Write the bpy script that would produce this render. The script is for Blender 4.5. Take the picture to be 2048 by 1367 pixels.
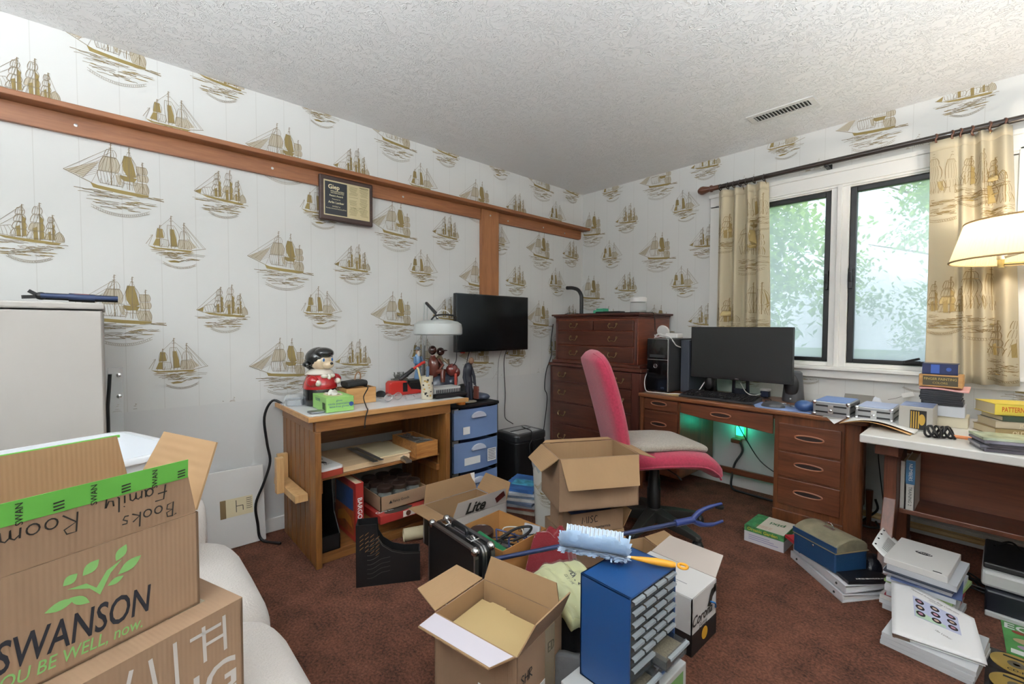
import bpy, math, random
from mathutils import Vector, Matrix, noise
for _o in list(bpy.data.objects): bpy.data.objects.remove(_o)
scene = bpy.context.scene
COL = scene.collection
rnd = random.Random(7)
PI = math.pi
V = Vector

# ------------------------------------------------------------------ camera
yaw, pit, roll = math.radians(47.956), math.radians(1.938), math.radians(0.215)
cam_d = bpy.data.cameras.new('camera'); cam = bpy.data.objects.new('camera', cam_d); COL.objects.link(cam)
cam_d.sensor_width = 36; cam_d.lens = 890.6 / 2048 * 36; cam_d.clip_start = .02; cam_d.clip_end = 200
_f0 = V((-math.sin(yaw), math.cos(yaw), 0)); _r0 = V((math.cos(yaw), math.sin(yaw), 0)); _u0 = V((0, 0, 1))
_f = _f0 * math.cos(pit) - _u0 * math.sin(pit); _u = _u0 * math.cos(pit) + _f0 * math.sin(pit)
_r = _r0 * math.cos(roll) + _u * math.sin(roll); _u2 = -_r0 * math.sin(roll) + _u * math.cos(roll)
_m = Matrix((_r, _u2, -_f)).transposed().to_4x4(); _m.translation = (2.668, -3.289, 1.124)
cam.matrix_world = _m
scene.camera = cam

# ------------------------------------------------------------------ sky, sun, exposure
CEIL = 2.35
FILL_W = (82, 195)      # watts of the two added fill lamps, used where they are built
w = bpy.data.worlds.new('sky'); scene.world = w; w.use_nodes = True
_nt = w.node_tree; _bg = _nt.nodes['Background']
_sky = _nt.nodes.new('ShaderNodeTexSky'); _sky.sky_type = 'HOSEK_WILKIE'; _sky.turbidity = 4.0; _sky.sun_direction = V((.35, -.55, .75)).normalized()
_mx = _nt.nodes.new('ShaderNodeMixRGB'); _mx.inputs[0].default_value = .72; _mx.inputs[2].default_value = (.78, .89, 1.0, 1)
_nt.links.new(_sky.outputs[0], _mx.inputs[1]); _nt.links.new(_mx.outputs[0], _bg.inputs[0])
_bg.inputs[1].default_value = 2.7
sun_d = bpy.data.lights.new('sun', 'SUN'); sun_d.energy = 6; sun_d.angle = .01; sun_d.color = (1, .95, .86)
sun = bpy.data.objects.new('sun', sun_d); COL.objects.link(sun)
sun.rotation_euler = V((-.35, .55, -.75)).to_track_quat('-Z', 'Y').to_euler(); sun.location = (6, -10, 12)
# window portal: only helps sampling of the sky through the window
pd = bpy.data.lights.new('window_portal', 'AREA'); pd.shape = 'RECTANGLE'; pd.size = 1.35; pd.size_y = 1.1
pd.cycles.is_portal = True
po = bpy.data.objects.new('window_portal', pd); COL.objects.link(po); po.location = (1.98, .16, 1.44); po.rotation_euler = (-PI / 2, 0, 0)
vs = scene.view_settings
vs.view_transform = 'Standard'; vs.look = 'None'; vs.gamma = 1.0; vs.exposure = 0.65; vs.use_curve_mapping = False
scene.cycles.use_denoising = True
scene.cycles.max_bounces = 10; scene.cycles.diffuse_bounces = 6; scene.cycles.transparent_max_bounces = 12
scene.cycles.sample_clamp_indirect = 8

# ------------------------------------------------------------------ materials
def lin(c):
    c = c.lstrip('#'); r = [int(c[i:i + 2], 16) / 255 for i in (0, 2, 4)]
    return tuple((x / 12.92 if x <= .04045 else ((x + .055) / 1.055) ** 2.4) for x in r) + (1,)
MATS = {}
def mat(name, col, rough=.6, metal=0, var=0, vscale=8, bump=0, bscale=60, coat=0, sheen=0, alpha=1, trans=0, emit=None, estr=0, spec=None):
    if name in MATS: return MATS[name]
    m = bpy.data.materials.new(name); m.use_nodes = True; nt = m.node_tree; b = nt.nodes['Principled BSDF']
    c = lin(col)
    b.inputs['Base Color'].default_value = c; b.inputs['Roughness'].default_value = rough; b.inputs['Metallic'].default_value = metal
    if spec is not None: b.inputs['Specular IOR Level'].default_value = spec
    if coat: b.inputs['Coat Weight'].default_value = coat
    if sheen: b.inputs['Sheen Weight'].default_value = sheen
    if alpha < 1: b.inputs['Alpha'].default_value = alpha
    if trans: b.inputs['Transmission Weight'].default_value = trans
    if emit: b.inputs['Emission Color'].default_value = lin(emit); b.inputs['Emission Strength'].default_value = estr
    tc = None
    if var or bump:
        tc = nt.nodes.new('ShaderNodeTexCoord')
    if var:
        n = nt.nodes.new('ShaderNodeTexNoise'); n.inputs['Scale'].default_value = vscale; n.inputs['Detail'].default_value = 5
        nt.links.new(tc.outputs['Object'], n.inputs['Vector'])
        r = nt.nodes.new('ShaderNodeValToRGB'); r.color_ramp.elements[0].position = .3; r.color_ramp.elements[1].position = .7
        r.color_ramp.elements[0].color = tuple(x * (1 - var) for x in c[:3]) + (1,)
        r.color_ramp.elements[1].color = tuple(min(1, x * (1 + var)) for x in c[:3]) + (1,)
        nt.links.new(n.outputs['Fac'], r.inputs[0]); nt.links.new(r.outputs[0], b.inputs['Base Color'])
    if bump:
        n = nt.nodes.new('ShaderNodeTexNoise'); n.inputs['Scale'].default_value = bscale; n.inputs['Detail'].default_value = 4
        nt.links.new(tc.outputs['Object'], n.inputs['Vector'])
        bp = nt.nodes.new('ShaderNodeBump'); bp.inputs['Strength'].default_value = bump; bp.inputs['Distance'].default_value = .01
        nt.links.new(n.outputs['Fac'], bp.inputs['Height']); nt.links.new(bp.outputs[0], b.inputs['Normal'])
    MATS[name] = m; return m
def wood(name, c1, c2, axis='y', scale=1.0, rough=.42, coat=.15):
    if name in MATS: return MATS[name]
    m = bpy.data.materials.new(name); m.use_nodes = True; nt = m.node_tree; b = nt.nodes['Principled BSDF']
    tc = nt.nodes.new('ShaderNodeTexCoord'); mp = nt.nodes.new('ShaderNodeMapping')
    s = {'x': (1.2, 14, 14), 'y': (14, 1.2, 14), 'z': (14, 14, 1.2)}[axis]
    mp.inputs['Scale'].default_value = [k * scale for k in s]
    nt.links.new(tc.outputs['Object'], mp.inputs['Vector'])
    n = nt.nodes.new('ShaderNodeTexNoise'); n.inputs['Scale'].default_value = 2.2; n.inputs['Detail'].default_value = 7; n.inputs['Roughness'].default_value = .62; n.inputs['Distortion'].default_value = .7
    nt.links.new(mp.outputs[0], n.inputs['Vector'])
    n2 = nt.nodes.new('ShaderNodeTexNoise'); n2.inputs['Scale'].default_value = 12; n2.inputs['Detail'].default_value = 3
    nt.links.new(mp.outputs[0], n2.inputs['Vector'])
    mx = nt.nodes.new('ShaderNodeMath'); mx.operation = 'MULTIPLY_ADD'; mx.inputs[1].default_value = .3
    nt.links.new(n2.outputs['Fac'], mx.inputs[0]); nt.links.new(n.outputs['Fac'], mx.inputs[2])
    r = nt.nodes.new('ShaderNodeValToRGB'); r.color_ramp.elements[0].position = .45; r.color_ramp.elements[1].position = .85
    r.color_ramp.elements[0].color = lin(c1); r.color_ramp.elements[1].color = lin(c2)
    nt.links.new(mx.outputs[0], r.inputs[0]); nt.links.new(r.outputs[0], b.inputs['Base Color'])
    b.inputs['Roughness'].default_value = rough; b.inputs['Coat Weight'].default_value = coat; b.inputs['Coat Roughness'].default_value = .3
    bp = nt.nodes.new('ShaderNodeBump'); bp.inputs['Strength'].default_value = .06; bp.inputs['Distance'].default_value = .004
    nt.links.new(mx.outputs[0], bp.inputs['Height']); nt.links.new(bp.outputs[0], b.inputs['Normal'])
    MATS[name] = m; return m
def clear(name, col, fac=.2, rough=.1):
    """cheap clear plastic / glass: mostly transparent, some gloss"""
    if name in MATS: return MATS[name]
    m = bpy.data.materials.new(name); m.use_nodes = True; nt = m.node_tree
    for n in list(nt.nodes): nt.nodes.remove(n)
    o = nt.nodes.new('ShaderNodeOutputMaterial'); t = nt.nodes.new('ShaderNodeBsdfTransparent'); p = nt.nodes.new('ShaderNodeBsdfPrincipled'); x = nt.nodes.new('ShaderNodeMixShader')
    t.inputs[0].default_value = (.97, .97, .97, 1); p.inputs['Base Color'].default_value = lin(col); p.inputs['Roughness'].default_value = rough
    x.inputs[0].default_value = fac
    nt.links.new(t.outputs[0], x.inputs[1]); nt.links.new(p.outputs[0], x.inputs[2]); nt.links.new(x.outputs[0], o.inputs[0])
    MATS[name] = m; return m

# ------------------------------------------------------------------ mesh builder
PM = {}
class MB:
    def __init__(s): s.v = []; s.f = []; s.mi = []; s.sm = []; s.M = None
    def add(s, vs, fs, m=0, smooth=False):
        k = len(s.v)
        if s.M is not None: vs = [s.M @ V(p) for p in vs]
        s.v += [tuple(p) for p in vs]
        for f in fs: s.f.append([i + k for i in f]); s.mi.append(m); s.sm.append(smooth)
        return s
    def box(s, x0, y0, z0, x1, y1, z1, m=0):
        vs = [(x0, y0, z0), (x1, y0, z0), (x1, y1, z0), (x0, y1, z0), (x0, y0, z1), (x1, y0, z1), (x1, y1, z1), (x0, y1, z1)]
        return s.add(vs, [(3, 2, 1, 0), (4, 5, 6, 7), (0, 1, 5, 4), (1, 2, 6, 5), (2, 3, 7, 6), (3, 0, 4, 7)], m)
    def obox(s, c, size, R=None, m=0):
        R = R or Matrix.Identity(3); hx, hy, hz = [k / 2 for k in size]; c = V(c)
        vs = [c + R @ V(p) for p in ((-hx, -hy, -hz), (hx, -hy, -hz), (hx, hy, -hz), (-hx, hy, -hz), (-hx, -hy, hz), (hx, -hy, hz), (hx, hy, hz), (-hx, hy, hz))]
        return s.add(vs, [(3, 2, 1, 0), (4, 5, 6, 7), (0, 1, 5, 4), (1, 2, 6, 5), (2, 3, 7, 6), (3, 0, 4, 7)], m)
    def bar(s, a, b, wd, th, m=0, up=(0, 0, 1)):
        a = V(a); b = V(b); d = (b - a); L = d.length; d.normalize(); u = V(up)
        sd = d.cross(u)
        if sd.length < 1e-4: sd = d.cross(V((1, 0, 0)))
        sd.normalize(); u = sd.cross(d)
        return s.obox((a + b) / 2, (L, wd, th), Matrix((d, sd, u)).transposed(), m)
    def prism(s, poly, axis, a, b, m=0):
        n = len(poly)
        def pt(p, h):
            return {'z': (p[0], p[1], h), 'x': (h, p[0], p[1]), 'y': (p[0], h, p[1])}[axis]
        vs = [pt(p, a) for p in poly] + [pt(p, b) for p in poly]
        fs = [list(range(n))[::-1], list(range(n, 2 * n))] + [(i, (i + 1) % n, n + (i + 1) % n, n + i) for i in range(n)]
        return s.add(vs, fs, m)
    def tube(s, pts, r, n=8, m=0, closed=False, caps=True):
        pts = [V(p) for p in pts]; N = len(pts); vs = []; fs = []
        rs = r if isinstance(r, (list, tuple)) else [r] * N
        ref = None
        for i, p in enumerate(pts):
            if closed: t = pts[(i + 1) % N] - pts[i - 1]
            else: t = pts[min(i + 1, N - 1)] - pts[max(i - 1, 0)]
            if t.length < 1e-9: t = V((0, 0, 1))
            t.normalize()
            if ref is None:
                ref = t.cross(V((0, 0, 1)))
                if ref.length < .05: ref = t.cross(V((1, 0, 0)))
            ref = ref - t * ref.dot(t)
            if ref.length < 1e-6: ref = t.orthogonal()
            ref.normalize(); bn = t.cross(ref)
            for k in range(n):
                a = 2 * PI * k / n; vs.append(p + (ref * math.cos(a) + bn * math.sin(a)) * rs[i])
        for i in range(N if closed else N - 1):
            j = (i + 1) % N
            for k in range(n): fs.append((i * n + k, i * n + (k + 1) % n, j * n + (k + 1) % n, j * n + k))
        s.add(vs, fs, m, True)
        if caps and not closed:
            k = len(s.v) - N * n
            s.f.append([k + i for i in range(n)][::-1]); s.mi.append(m); s.sm.append(False)
            s.f.append([k + (N - 1) * n + i for i in range(n)]); s.mi.append(m); s.sm.append(False)
        return s
    def lathe(s, prof, n=24, c=(0, 0, 0), m=0, axis='z', sx=1, sy=1):
        vs = []; fs = []
        for r, z in prof:
            for k in range(n):
                a = 2 * PI * k / n; x, y = r * math.cos(a) * sx, r * math.sin(a) * sy
                p = {'z': (x, y, z), 'x': (z, x, y), 'y': (y, z, x)}[axis]
                vs.append((c[0] + p[0], c[1] + p[1], c[2] + p[2]))
        for i in range(len(prof) - 1):
            for k in range(n): fs.append((i * n + k, i * n + (k + 1) % n, (i + 1) * n + (k + 1) % n, (i + 1) * n + k))
        s.add(vs, fs, m, True); k0 = len(s.v) - len(vs)
        if prof[0][0] > 1e-5: s.f.append([k0 + i for i in range(n)][::-1]); s.mi.append(m); s.sm.append(False)
        if prof[-1][0] > 1e-5: s.f.append([k0 + len(vs) - n + i for i in range(n)]); s.mi.append(m); s.sm.append(False)
        return s
    def ell(s, c, r, nu=16, nv=10, m=0, R=None):
        vs = []; fs = []; c = V(c)
        for i in range(nv + 1):
            th = PI * i / nv
            for k in range(nu):
                a = 2 * PI * k / nu
                p = V((r[0] * math.sin(th) * math.cos(a), r[1] * math.sin(th) * math.sin(a), -r[2] * math.cos(th)))
                if R: p = R @ p
                vs.append(c + p)
        for i in range(nv):
            for k in range(nu): fs.append((i * nu + k, i * nu + (k + 1) % nu, (i + 1) * nu + (k + 1) % nu, (i + 1) * nu + k))
        return s.add(vs, fs, m, True)
    def sheet(s, fn, nu, nv, m=0, smooth=True):
        vs = [fn(i / nu, j / nv) for j in range(nv + 1) for i in range(nu + 1)]
        fs = [(j * (nu + 1) + i, j * (nu + 1) + i + 1, (j + 1) * (nu + 1) + i + 1, (j + 1) * (nu + 1) + i) for j in range(nv) for i in range(nu)]
        return s.add(vs, fs, m, smooth)
    def stroke(s, pts, wd, o, X, Y, m=0, off=0):
        """flat polyline ribbon in the plane o + x X + y Y"""
        o = V(o); X = V(X); Y = V(Y); N = X.cross(Y).normalized() * off
        n = len(pts); vs = []; fs = []
        for i in range(n):
            a = pts[max(i - 1, 0)]; b = pts[min(i + 1, n - 1)]
            dx, dy = b[0] - a[0], b[1] - a[1]; L = math.hypot(dx, dy) or 1
            px, py = -dy / L * wd / 2, dx / L * wd / 2
            for sg in (1, -1): vs.append(o + X * (pts[i][0] + sg * px) + Y * (pts[i][1] + sg * py) + N)
        for i in range(n - 1): fs.append((2 * i + 1, 2 * i + 3, 2 * i + 2, 2 * i))
        return s.add(vs, fs, m)
    def poly(s, pts, o, X, Y, m=0, off=0):
        o = V(o); X = V(X); Y = V(Y); N = X.cross(Y).normalized() * off
        return s.add([o + X * p[0] + Y * p[1] + N for p in pts], [list(range(len(pts)))], m)
    def rect(s, x0, y0, x1, y1, o, X, Y, m=0, off=0):
        return s.poly([(x0, y0), (x1, y0), (x1, y1), (x0, y1)], o, X, Y, m, off)
    def text(s, t, o, X, Y, size, m=0, off=.0006, align='CENTER', bold=0, shear=0, sx=1):
        tv, tf = text_mesh(t, align, bold, shear)
        o = V(o); X = V(X).normalized(); Y = V(Y).normalized(); N = X.cross(Y) * off
        return s.add([o + X * p[0] * size * sx + Y * p[1] * size + N for p in tv], tf, m)
    def hand(s, t, o, X, Y, size, wd, m=0, off=.0008):
        x = 0
        for ch in t:
            g = GLY.get(ch, (.4, []))
            for st in g[1]:
                pts = [((x + p[0]) * size, p[1] * size) for p in st]
                s.stroke(pts, wd, o, V(X).normalized(), V(Y).normalized(), m, off)
            x += g[0] + .18
        return s
    def build(s, name, mats, parent=None, world=False, bevel=0, seg=2, subsurf=0, solid=0, recalc=False, share=None):
        if not isinstance(mats, (list, tuple)): mats = [mats]
        me = bpy.data.meshes.new(name); vs_ = s.v
        if world and parent is not None:
            I = PM[parent].inverted(); vs_ = [tuple(I @ V(p)) for p in s.v]
        me.from_pydata(vs_, [], s.f)
        for m in mats: me.materials.append(m)
        me.polygons.foreach_set('material_index', s.mi); me.polygons.foreach_set('use_smooth', s.sm)
        me.update()
        if any(s.sm): me.set_sharp_from_angle(angle=math.radians(42))
        o = bpy.data.objects.new(name, me); COL.objects.link(o)
        if parent is not None: o.parent = parent; PM[o] = PM[parent].copy()
        else: PM[o] = Matrix.Identity(4)
        if solid:
            md = o.modifiers.new('thickness', 'SOLIDIFY'); md.thickness = solid; md.offset = 0
        if bevel:
            md = o.modifiers.new('bevel', 'BEVEL'); md.width = bevel; md.segments = seg; md.limit_method = 'ANGLE'; md.angle_limit = math.radians(40)
        if subsurf:
            md = o.modifiers.new('subsurf', 'SUBSURF'); md.levels = subsurf; md.render_levels = subsurf
        return o
TXT = {}
def text_mesh(t, align, bold, shear):
    k = (t, align, bold, shear)
    if k in TXT: return TXT[k]
    cu = bpy.data.curves.new('t', 'FONT'); cu.body = t; cu.size = 1; cu.align_x = align; cu.align_y = 'CENTER'; cu.offset = bold; cu.shear = shear; cu.resolution_u = 3
    ob = bpy.data.objects.new('t', cu); COL.objects.link(ob)
    dg = bpy.context.evaluated_depsgraph_get(); me = bpy.data.meshes.new_from_object(ob.evaluated_get(dg))
    r = ([tuple(v.co) for v in me.vertices], [list(p.vertices) for p in me.polygons])
    bpy.data.objects.remove(ob); bpy.data.curves.remove(cu); bpy.data.meshes.remove(me)
    TXT[k] = r; return r
def arc(cx, cy, rx, ry, a0, a1, n=8):
    return [(cx + rx * math.cos(math.radians(a0 + (a1 - a0) * i / n)), cy + ry * math.sin(math.radians(a0 + (a1 - a0) * i / n))) for i in range(n + 1)]
GLY = {
 'M': (.8, [[(0, 0), (.12, .95), (.4, .25), (.7, 1), (.8, 0)]]), 'I': (.15, [[(.07, 0), (.1, 1)]]),
 'S': (.5, [[(.5, .9), (.25, 1), (.05, .8), (.25, .55), (.45, .3), (.25, 0), (0, .1)]]), 'C': (.55, [[(.5, .9), (.25, 1), (0, .55), (.15, .05), (.55, .1)]]),
 'H': (.55, [[(0, 0), (.03, 1)], [(.5, 0), (.55, 1)], [(0, .5), (.55, .5)]]), 'R': (.55, [[(0, 0), (.05, 1), (.4, 1), (.5, .75), (.05, .5), (.55, 0)]]),
 'E': (.45, [[(.45, 1), (0, 1), (0, 0), (.45, 0)], [(0, .5), (.35, .5)]]), 'D': (.55, [[(0, 0), (.02, 1), (.4, .85), (.55, .5), (.4, .1), (0, 0)]]),
 'B': (.6, [[(-.1, .9), (.15, 1), (.1, 0), (.45, .1), (.5, .4), (.15, .52), (.5, .65), (.45, .95), (.1, 1)]]),
 'F': (.55, [[(0, 0), (.1, 1), (.6, 1)], [(-.1, .5), (.45, .52)]]),
 'o': (.45, [arc(.22, .25, .22, .25, 0, 360, 12)]), 'k': (.45, [[(.03, 1), (0, 0)], [(.4, .55), (.03, .25), (.45, 0)]]),
 's': (.35, [[(.35, .5), (.1, .52), (.08, .35), (.3, .2), (.2, 0), (0, .03)]]), 'a': (.45, [arc(.2, .25, .2, .25, 20, 380, 10), [(.42, .5), (.42, .05), (.5, 0)]]),
 'm': (.7, [[(0, 0), (.03, .5), (.05, .35), (.2, .5), (.32, .4), (.33, 0), (.35, .35), (.5, .5), (.63, .4), (.66, 0)]]),
 'i': (.12, [[(.05, .5), (.06, 0)], [(.06, .7), (.09, .75)]]), 'l': (.14, [[(.05, 1), (.05, .05), (.14, 0)]]),
 'y': (.42, [[(0, .5), (.05, .15), (.25, .1), (.4, .5)], [(.42, .5), (.35, -.2), (.15, -.4), (.02, -.25)]]),
}
def rz(a): return Matrix.Rotation(a, 3, 'Z')
def rx(a): return Matrix.Rotation(a, 3, 'X')
def ry(a): return Matrix.Rotation(a, 3, 'Y')
def tag(o, label, cat, group=None):
    o['label'] = label; o['category'] = cat
    if group: o['group'] = group
    return o
def thing(name, label, cat, loc=(0, 0, 0), rotz=0, group=None):
    o = bpy.data.objects.new(name, None); COL.objects.link(o); o.empty_display_size = .05
    o.location = loc; o.rotation_euler = (0, 0, rotz); tag(o, label, cat, group)
    PM[o] = Matrix.Translation(loc) @ Matrix.Rotation(rotz, 4, 'Z')
    return o
def struct(o): o['kind'] = 'structure'; return o
def stuff(o): o['kind'] = 'stuff'; return o
def rrect(x0, y0, x1, y1, r, n=4):
    p = []
    for cx_, cy_, a in ((x1 - r, y1 - r, 0), (x0 + r, y1 - r, 90), (x0 + r, y0 + r, 180), (x1 - r, y0 + r, 270)):
        p += arc(cx_, cy_, r, r, a, a + 90, n)
    return p
def smooth_path(pts, k=6):
    """Catmull-Rom through points"""
    P_ = [V(p) for p in pts]; P_ = [P_[0] * 2 - P_[1]] + P_ + [P_[-1] * 2 - P_[-2]]; out = []
    for i in range(1, len(P_) - 2):
        for j in range(k):
            t = j / k; a, b, c, d = P_[i - 1], P_[i], P_[i + 1], P_[i + 2]
            out.append(.5 * ((2 * b) + (c - a) * t + (2 * a - 5 * b + 4 * c - d) * t * t + (3 * b - a - 3 * c + d) * t ** 3))
    return out + [P_[-2]]
X_, Y_, Z_ = V((1, 0, 0)), V((0, 1, 0)), V((0, 0, 1))

# shared materials
WHITE = mat('white_paint', '#e4e3e0', .5)
BLACK = mat('black_plastic', '#141416', .45)
DARK = mat('dark_grey_plastic', '#2b2c2e', .4)
GLOSSBLACK = mat('gloss_black', '#0b0b0d', .12, coat=.5)
STEEL = mat('brushed_steel', '#b9bcbe', .3, metal=1)
CHROME = mat('chrome', '#d8dadc', .12, metal=1)
BRASS = mat('aged_brass', '#9a8660', .35, metal=1)
PAPER = mat('white_paper', '#e6e6e4', .7)
CREAMP = mat('cream_paper', '#d8cba8', .75)
INK = mat('black_ink', '#1b1b1d', .7)
CARD = mat('cardboard', '#94785f', .8, var=.08, vscale=5)
CARDIN = mat('cardboard_inner', '#9b7c5a', .8, var=.06, vscale=5)
CARDW = mat('white_carton', '#c9c7c6', .7)
for _cm in (CARD, CARDIN):
    _n = _cm.node_tree; _b = _n.nodes['Principled BSDF']; _tc = _n.nodes.new('ShaderNodeTexCoord'); _wv = _n.nodes.new('ShaderNodeTexWave'); _wv.inputs['Scale'].default_value = 45; _wv.inputs['Distortion'].default_value = .6
    _n.links.new(_tc.outputs['Object'], _wv.inputs['Vector']); _bp = _n.nodes.new('ShaderNodeBump'); _bp.inputs['Strength'].default_value = .12; _bp.inputs['Distance'].default_value = .003
    _n.links.new(_wv.outputs['Fac'], _bp.inputs['Height']); _n.links.new(_bp.outputs[0], _b.inputs['Normal'])
PAGES = mat('book_pages', '#c9bb9c', .8)
LAMPGREY = mat('pale_grey_enamel', '#b9bdbb', .35)
# ================================================================== THE SETTING
RX, RY = 3.55, -4.5
def carpet_mat():
    m = bpy.data.materials.new('brown_carpet'); m.use_nodes = True; nt = m.node_tree; b = nt.nodes['Principled BSDF']
    tc = nt.nodes.new('ShaderNodeTexCoord')
    n1 = nt.nodes.new('ShaderNodeTexNoise'); n1.inputs['Scale'].default_value = 105; n1.inputs['Detail'].default_value = 6; n1.inputs['Roughness'].default_value = .7
    n2 = nt.nodes.new('ShaderNodeTexNoise'); n2.inputs['Scale'].default_value = 9; n2.inputs['Detail'].default_value = 4
    for n in (n1, n2): nt.links.new(tc.outputs['Object'], n.inputs['Vector'])
    r = nt.nodes.new('ShaderNodeValToRGB'); r.color_ramp.elements[0].position = .32; r.color_ramp.elements[1].position = .68
    r.color_ramp.elements[0].color = lin('#140804'); r.color_ramp.elements[1].color = lin('#ab6c53')
    mx = nt.nodes.new('ShaderNodeMath'); mx.operation = 'MULTIPLY_ADD'; mx.inputs[1].default_value = .3
    nt.links.new(n2.outputs['Fac'], mx.inputs[0])
    sc = nt.nodes.new('ShaderNodeMath'); sc.operation = 'MULTIPLY'; sc.inputs[1].default_value = .7
    nt.links.new(n1.outputs['Fac'], sc.inputs[0]); nt.links.new(sc.outputs[0], mx.inputs[2])
    nt.links.new(mx.outputs[0], r.inputs[0]); nt.links.new(r.outputs[0], b.inputs['Base Color'])
    b.inputs['Roughness'].default_value = .95; b.inputs['Sheen Weight'].default_value = .06; b.inputs['Specular IOR Level'].default_value = .05
    bp = nt.nodes.new('ShaderNodeBump'); bp.inputs['Strength'].default_value = 1.0; bp.inputs['Distance'].default_value = .02
    nt.links.new(n1.outputs['Fac'], bp.inputs['Height']); nt.links.new(bp.outputs[0], b.inputs['Normal'])
    return m
mb = MB(); mb.box(-.1, RY - .1, -.1, RX + .1, .12, 0); floor = struct(mb.build('floor', carpet_mat()))
def ceiling_mat():
    m = bpy.data.materials.new('textured_ceiling'); m.use_nodes = True; nt = m.node_tree; b = nt.nodes['Principled BSDF']
    b.inputs['Base Color'].default_value = lin('#ececec'); b.inputs['Roughness'].default_value = .8
    tc = nt.nodes.new('ShaderNodeTexCoord')
    wp = nt.nodes.new('ShaderNodeTexNoise'); wp.inputs['Scale'].default_value = 13; wp.inputs['Detail'].default_value = 2
    nt.links.new(tc.outputs['Object'], wp.inputs['Vector'])
    ad = nt.nodes.new('ShaderNodeMixRGB'); ad.blend_type = 'LINEAR_LIGHT'; ad.inputs[0].default_value = .09
    nt.links.new(tc.outputs['Object'], ad.inputs[1]); nt.links.new(wp.outputs['Color'], ad.inputs[2])
    n = nt.nodes.new('ShaderNodeTexNoise'); n.inputs['Scale'].default_value = 19; n.inputs['Detail'].default_value = 3; n.inputs['Distortion'].default_value = 1.6
    nt.links.new(ad.outputs[0], n.inputs['Vector'])
    # thin ridges where the noise crosses its middle value
    a = nt.nodes.new('ShaderNodeMath'); a.operation = 'SUBTRACT'; a.inputs[1].default_value = .5; nt.links.new(n.outputs['Fac'], a.inputs[0])
    c = nt.nodes.new('ShaderNodeMath'); c.operation = 'ABSOLUTE'; nt.links.new(a.outputs[0], c.inputs[0])
    r = nt.nodes.new('ShaderNodeValToRGB'); r.color_ramp.elements[0].position = .0; r.color_ramp.elements[0].color = (1, 1, 1, 1); r.color_ramp.elements[1].position = .045; r.color_ramp.elements[1].color = (0, 0, 0, 1)
    nt.links.new(c.outputs[0], r.inputs[0])
    bp = nt.nodes.new('ShaderNodeBump'); bp.inputs['Strength'].default_value = .55; bp.inputs['Distance'].default_value = .009
    nt.links.new(r.outputs[0], bp.inputs['Height']); nt.links.new(bp.outputs[0], b.inputs['Normal'])
    return m
mb = MB(); mb.box(-.1, RY - .1, CEIL, RX + .1, .12, CEIL + .12); ceiling = struct(mb.build('ceiling', ceiling_mat()))
def wallpaper_mat(name, axis, low):
    """off-white paper with faint vertical lines; plain paint below `low`"""
    m = bpy.data.materials.new(name); m.use_nodes = True; nt = m.node_tree; b = nt.nodes['Principled BSDF']
    tc = nt.nodes.new('ShaderNodeTexCoord'); sp = nt.nodes.new('ShaderNodeSeparateXYZ'); nt.links.new(tc.outputs['Object'], sp.inputs[0])
    fr = nt.nodes.new('ShaderNodeMath'); fr.operation = 'MULTIPLY'; fr.inputs[1].default_value = 1 / .135; nt.links.new(sp.outputs[axis], fr.inputs[0])
    f2 = nt.nodes.new('ShaderNodeMath'); f2.operation = 'FRACT'; nt.links.new(fr.outputs[0], f2.inputs[0])
    lt = nt.nodes.new('ShaderNodeMath'); lt.operation = 'LESS_THAN'; lt.inputs[1].default_value = .022; nt.links.new(f2.outputs[0], lt.inputs[0])
    mx = nt.nodes.new('ShaderNodeMixRGB'); mx.inputs[1].default_value = lin('#d4d4d2'); mx.inputs[2].default_value = lin('#c9c8c5'); nt.links.new(lt.outputs[0], mx.inputs[0])
    gt = nt.nodes.new('ShaderNodeMath'); gt.operation = 'LESS_THAN'; gt.inputs[1].default_value = low; nt.links.new(sp.outputs['Z'], gt.inputs[0])
    m2 = nt.nodes.new('ShaderNodeMixRGB'); nt.links.new(gt.outputs[0], m2.inputs[0]); nt.links.new(mx.outputs[0], m2.inputs[1]); m2.inputs[2].default_value = lin('#cfcfce')
    nt.links.new(m2.outputs[0], b.inputs['Base Color']); b.inputs['Roughness'].default_value = .7
    return m
LOW = .73
WPL = wallpaper_mat('ship_wallpaper', 'Y', LOW); WPB = wallpaper_mat('ship_wallpaper_window', 'X', LOW - .02)
PLAIN = mat('plain_wall_paint', '#d3d1cd', .7)
mb = MB(); mb.box(-.1, RY, 0, 0, .1, CEIL); wall_left = struct(mb.build('wall_left', WPL))
WX0, WX1, WZ0, WZ1 = 1.27, 2.69, .885, 2.0
mb = MB(); mb.box(0, 0, 0, WX0, .12, CEIL); mb.box(WX1, 0, 0, RX, .12, CEIL); mb.box(WX0, 0, 0, WX1, .12, WZ0); mb.box(WX0, 0, WZ1, WX1, .12, CEIL)
wall_back = struct(mb.build('wall_back', WPB))
mb = MB(); mb.box(RX, RY, 0, RX + .1, .12, CEIL); struct(mb.build('wall_right', PLAIN))
mb = MB(); mb.box(-.1, RY - .1, 0, RX + .1, RY, CEIL); struct(mb.build('wall_front', PLAIN))
mb = MB(); mb.box(0, -.014, 0, RX, 0, .075); struct(mb.build('baseboard_back', WHITE, bevel=.003))
mb = MB(); mb.box(0, RY, 0, .014, -.014, .075); struct(mb.build('baseboard_left', WHITE, bevel=.003))
mb = MB(); mb.tube([(1.95, -.022, .035), (RX, -.022, .035)], .012, 8); mb.tube([(1.95, -.018, .052), (RX, -.018, .052)], .006, 8)
struct(mb.build('trim_1', wood('light_pine', '#c9a367', '#dcbd86', 'x')))

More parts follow.
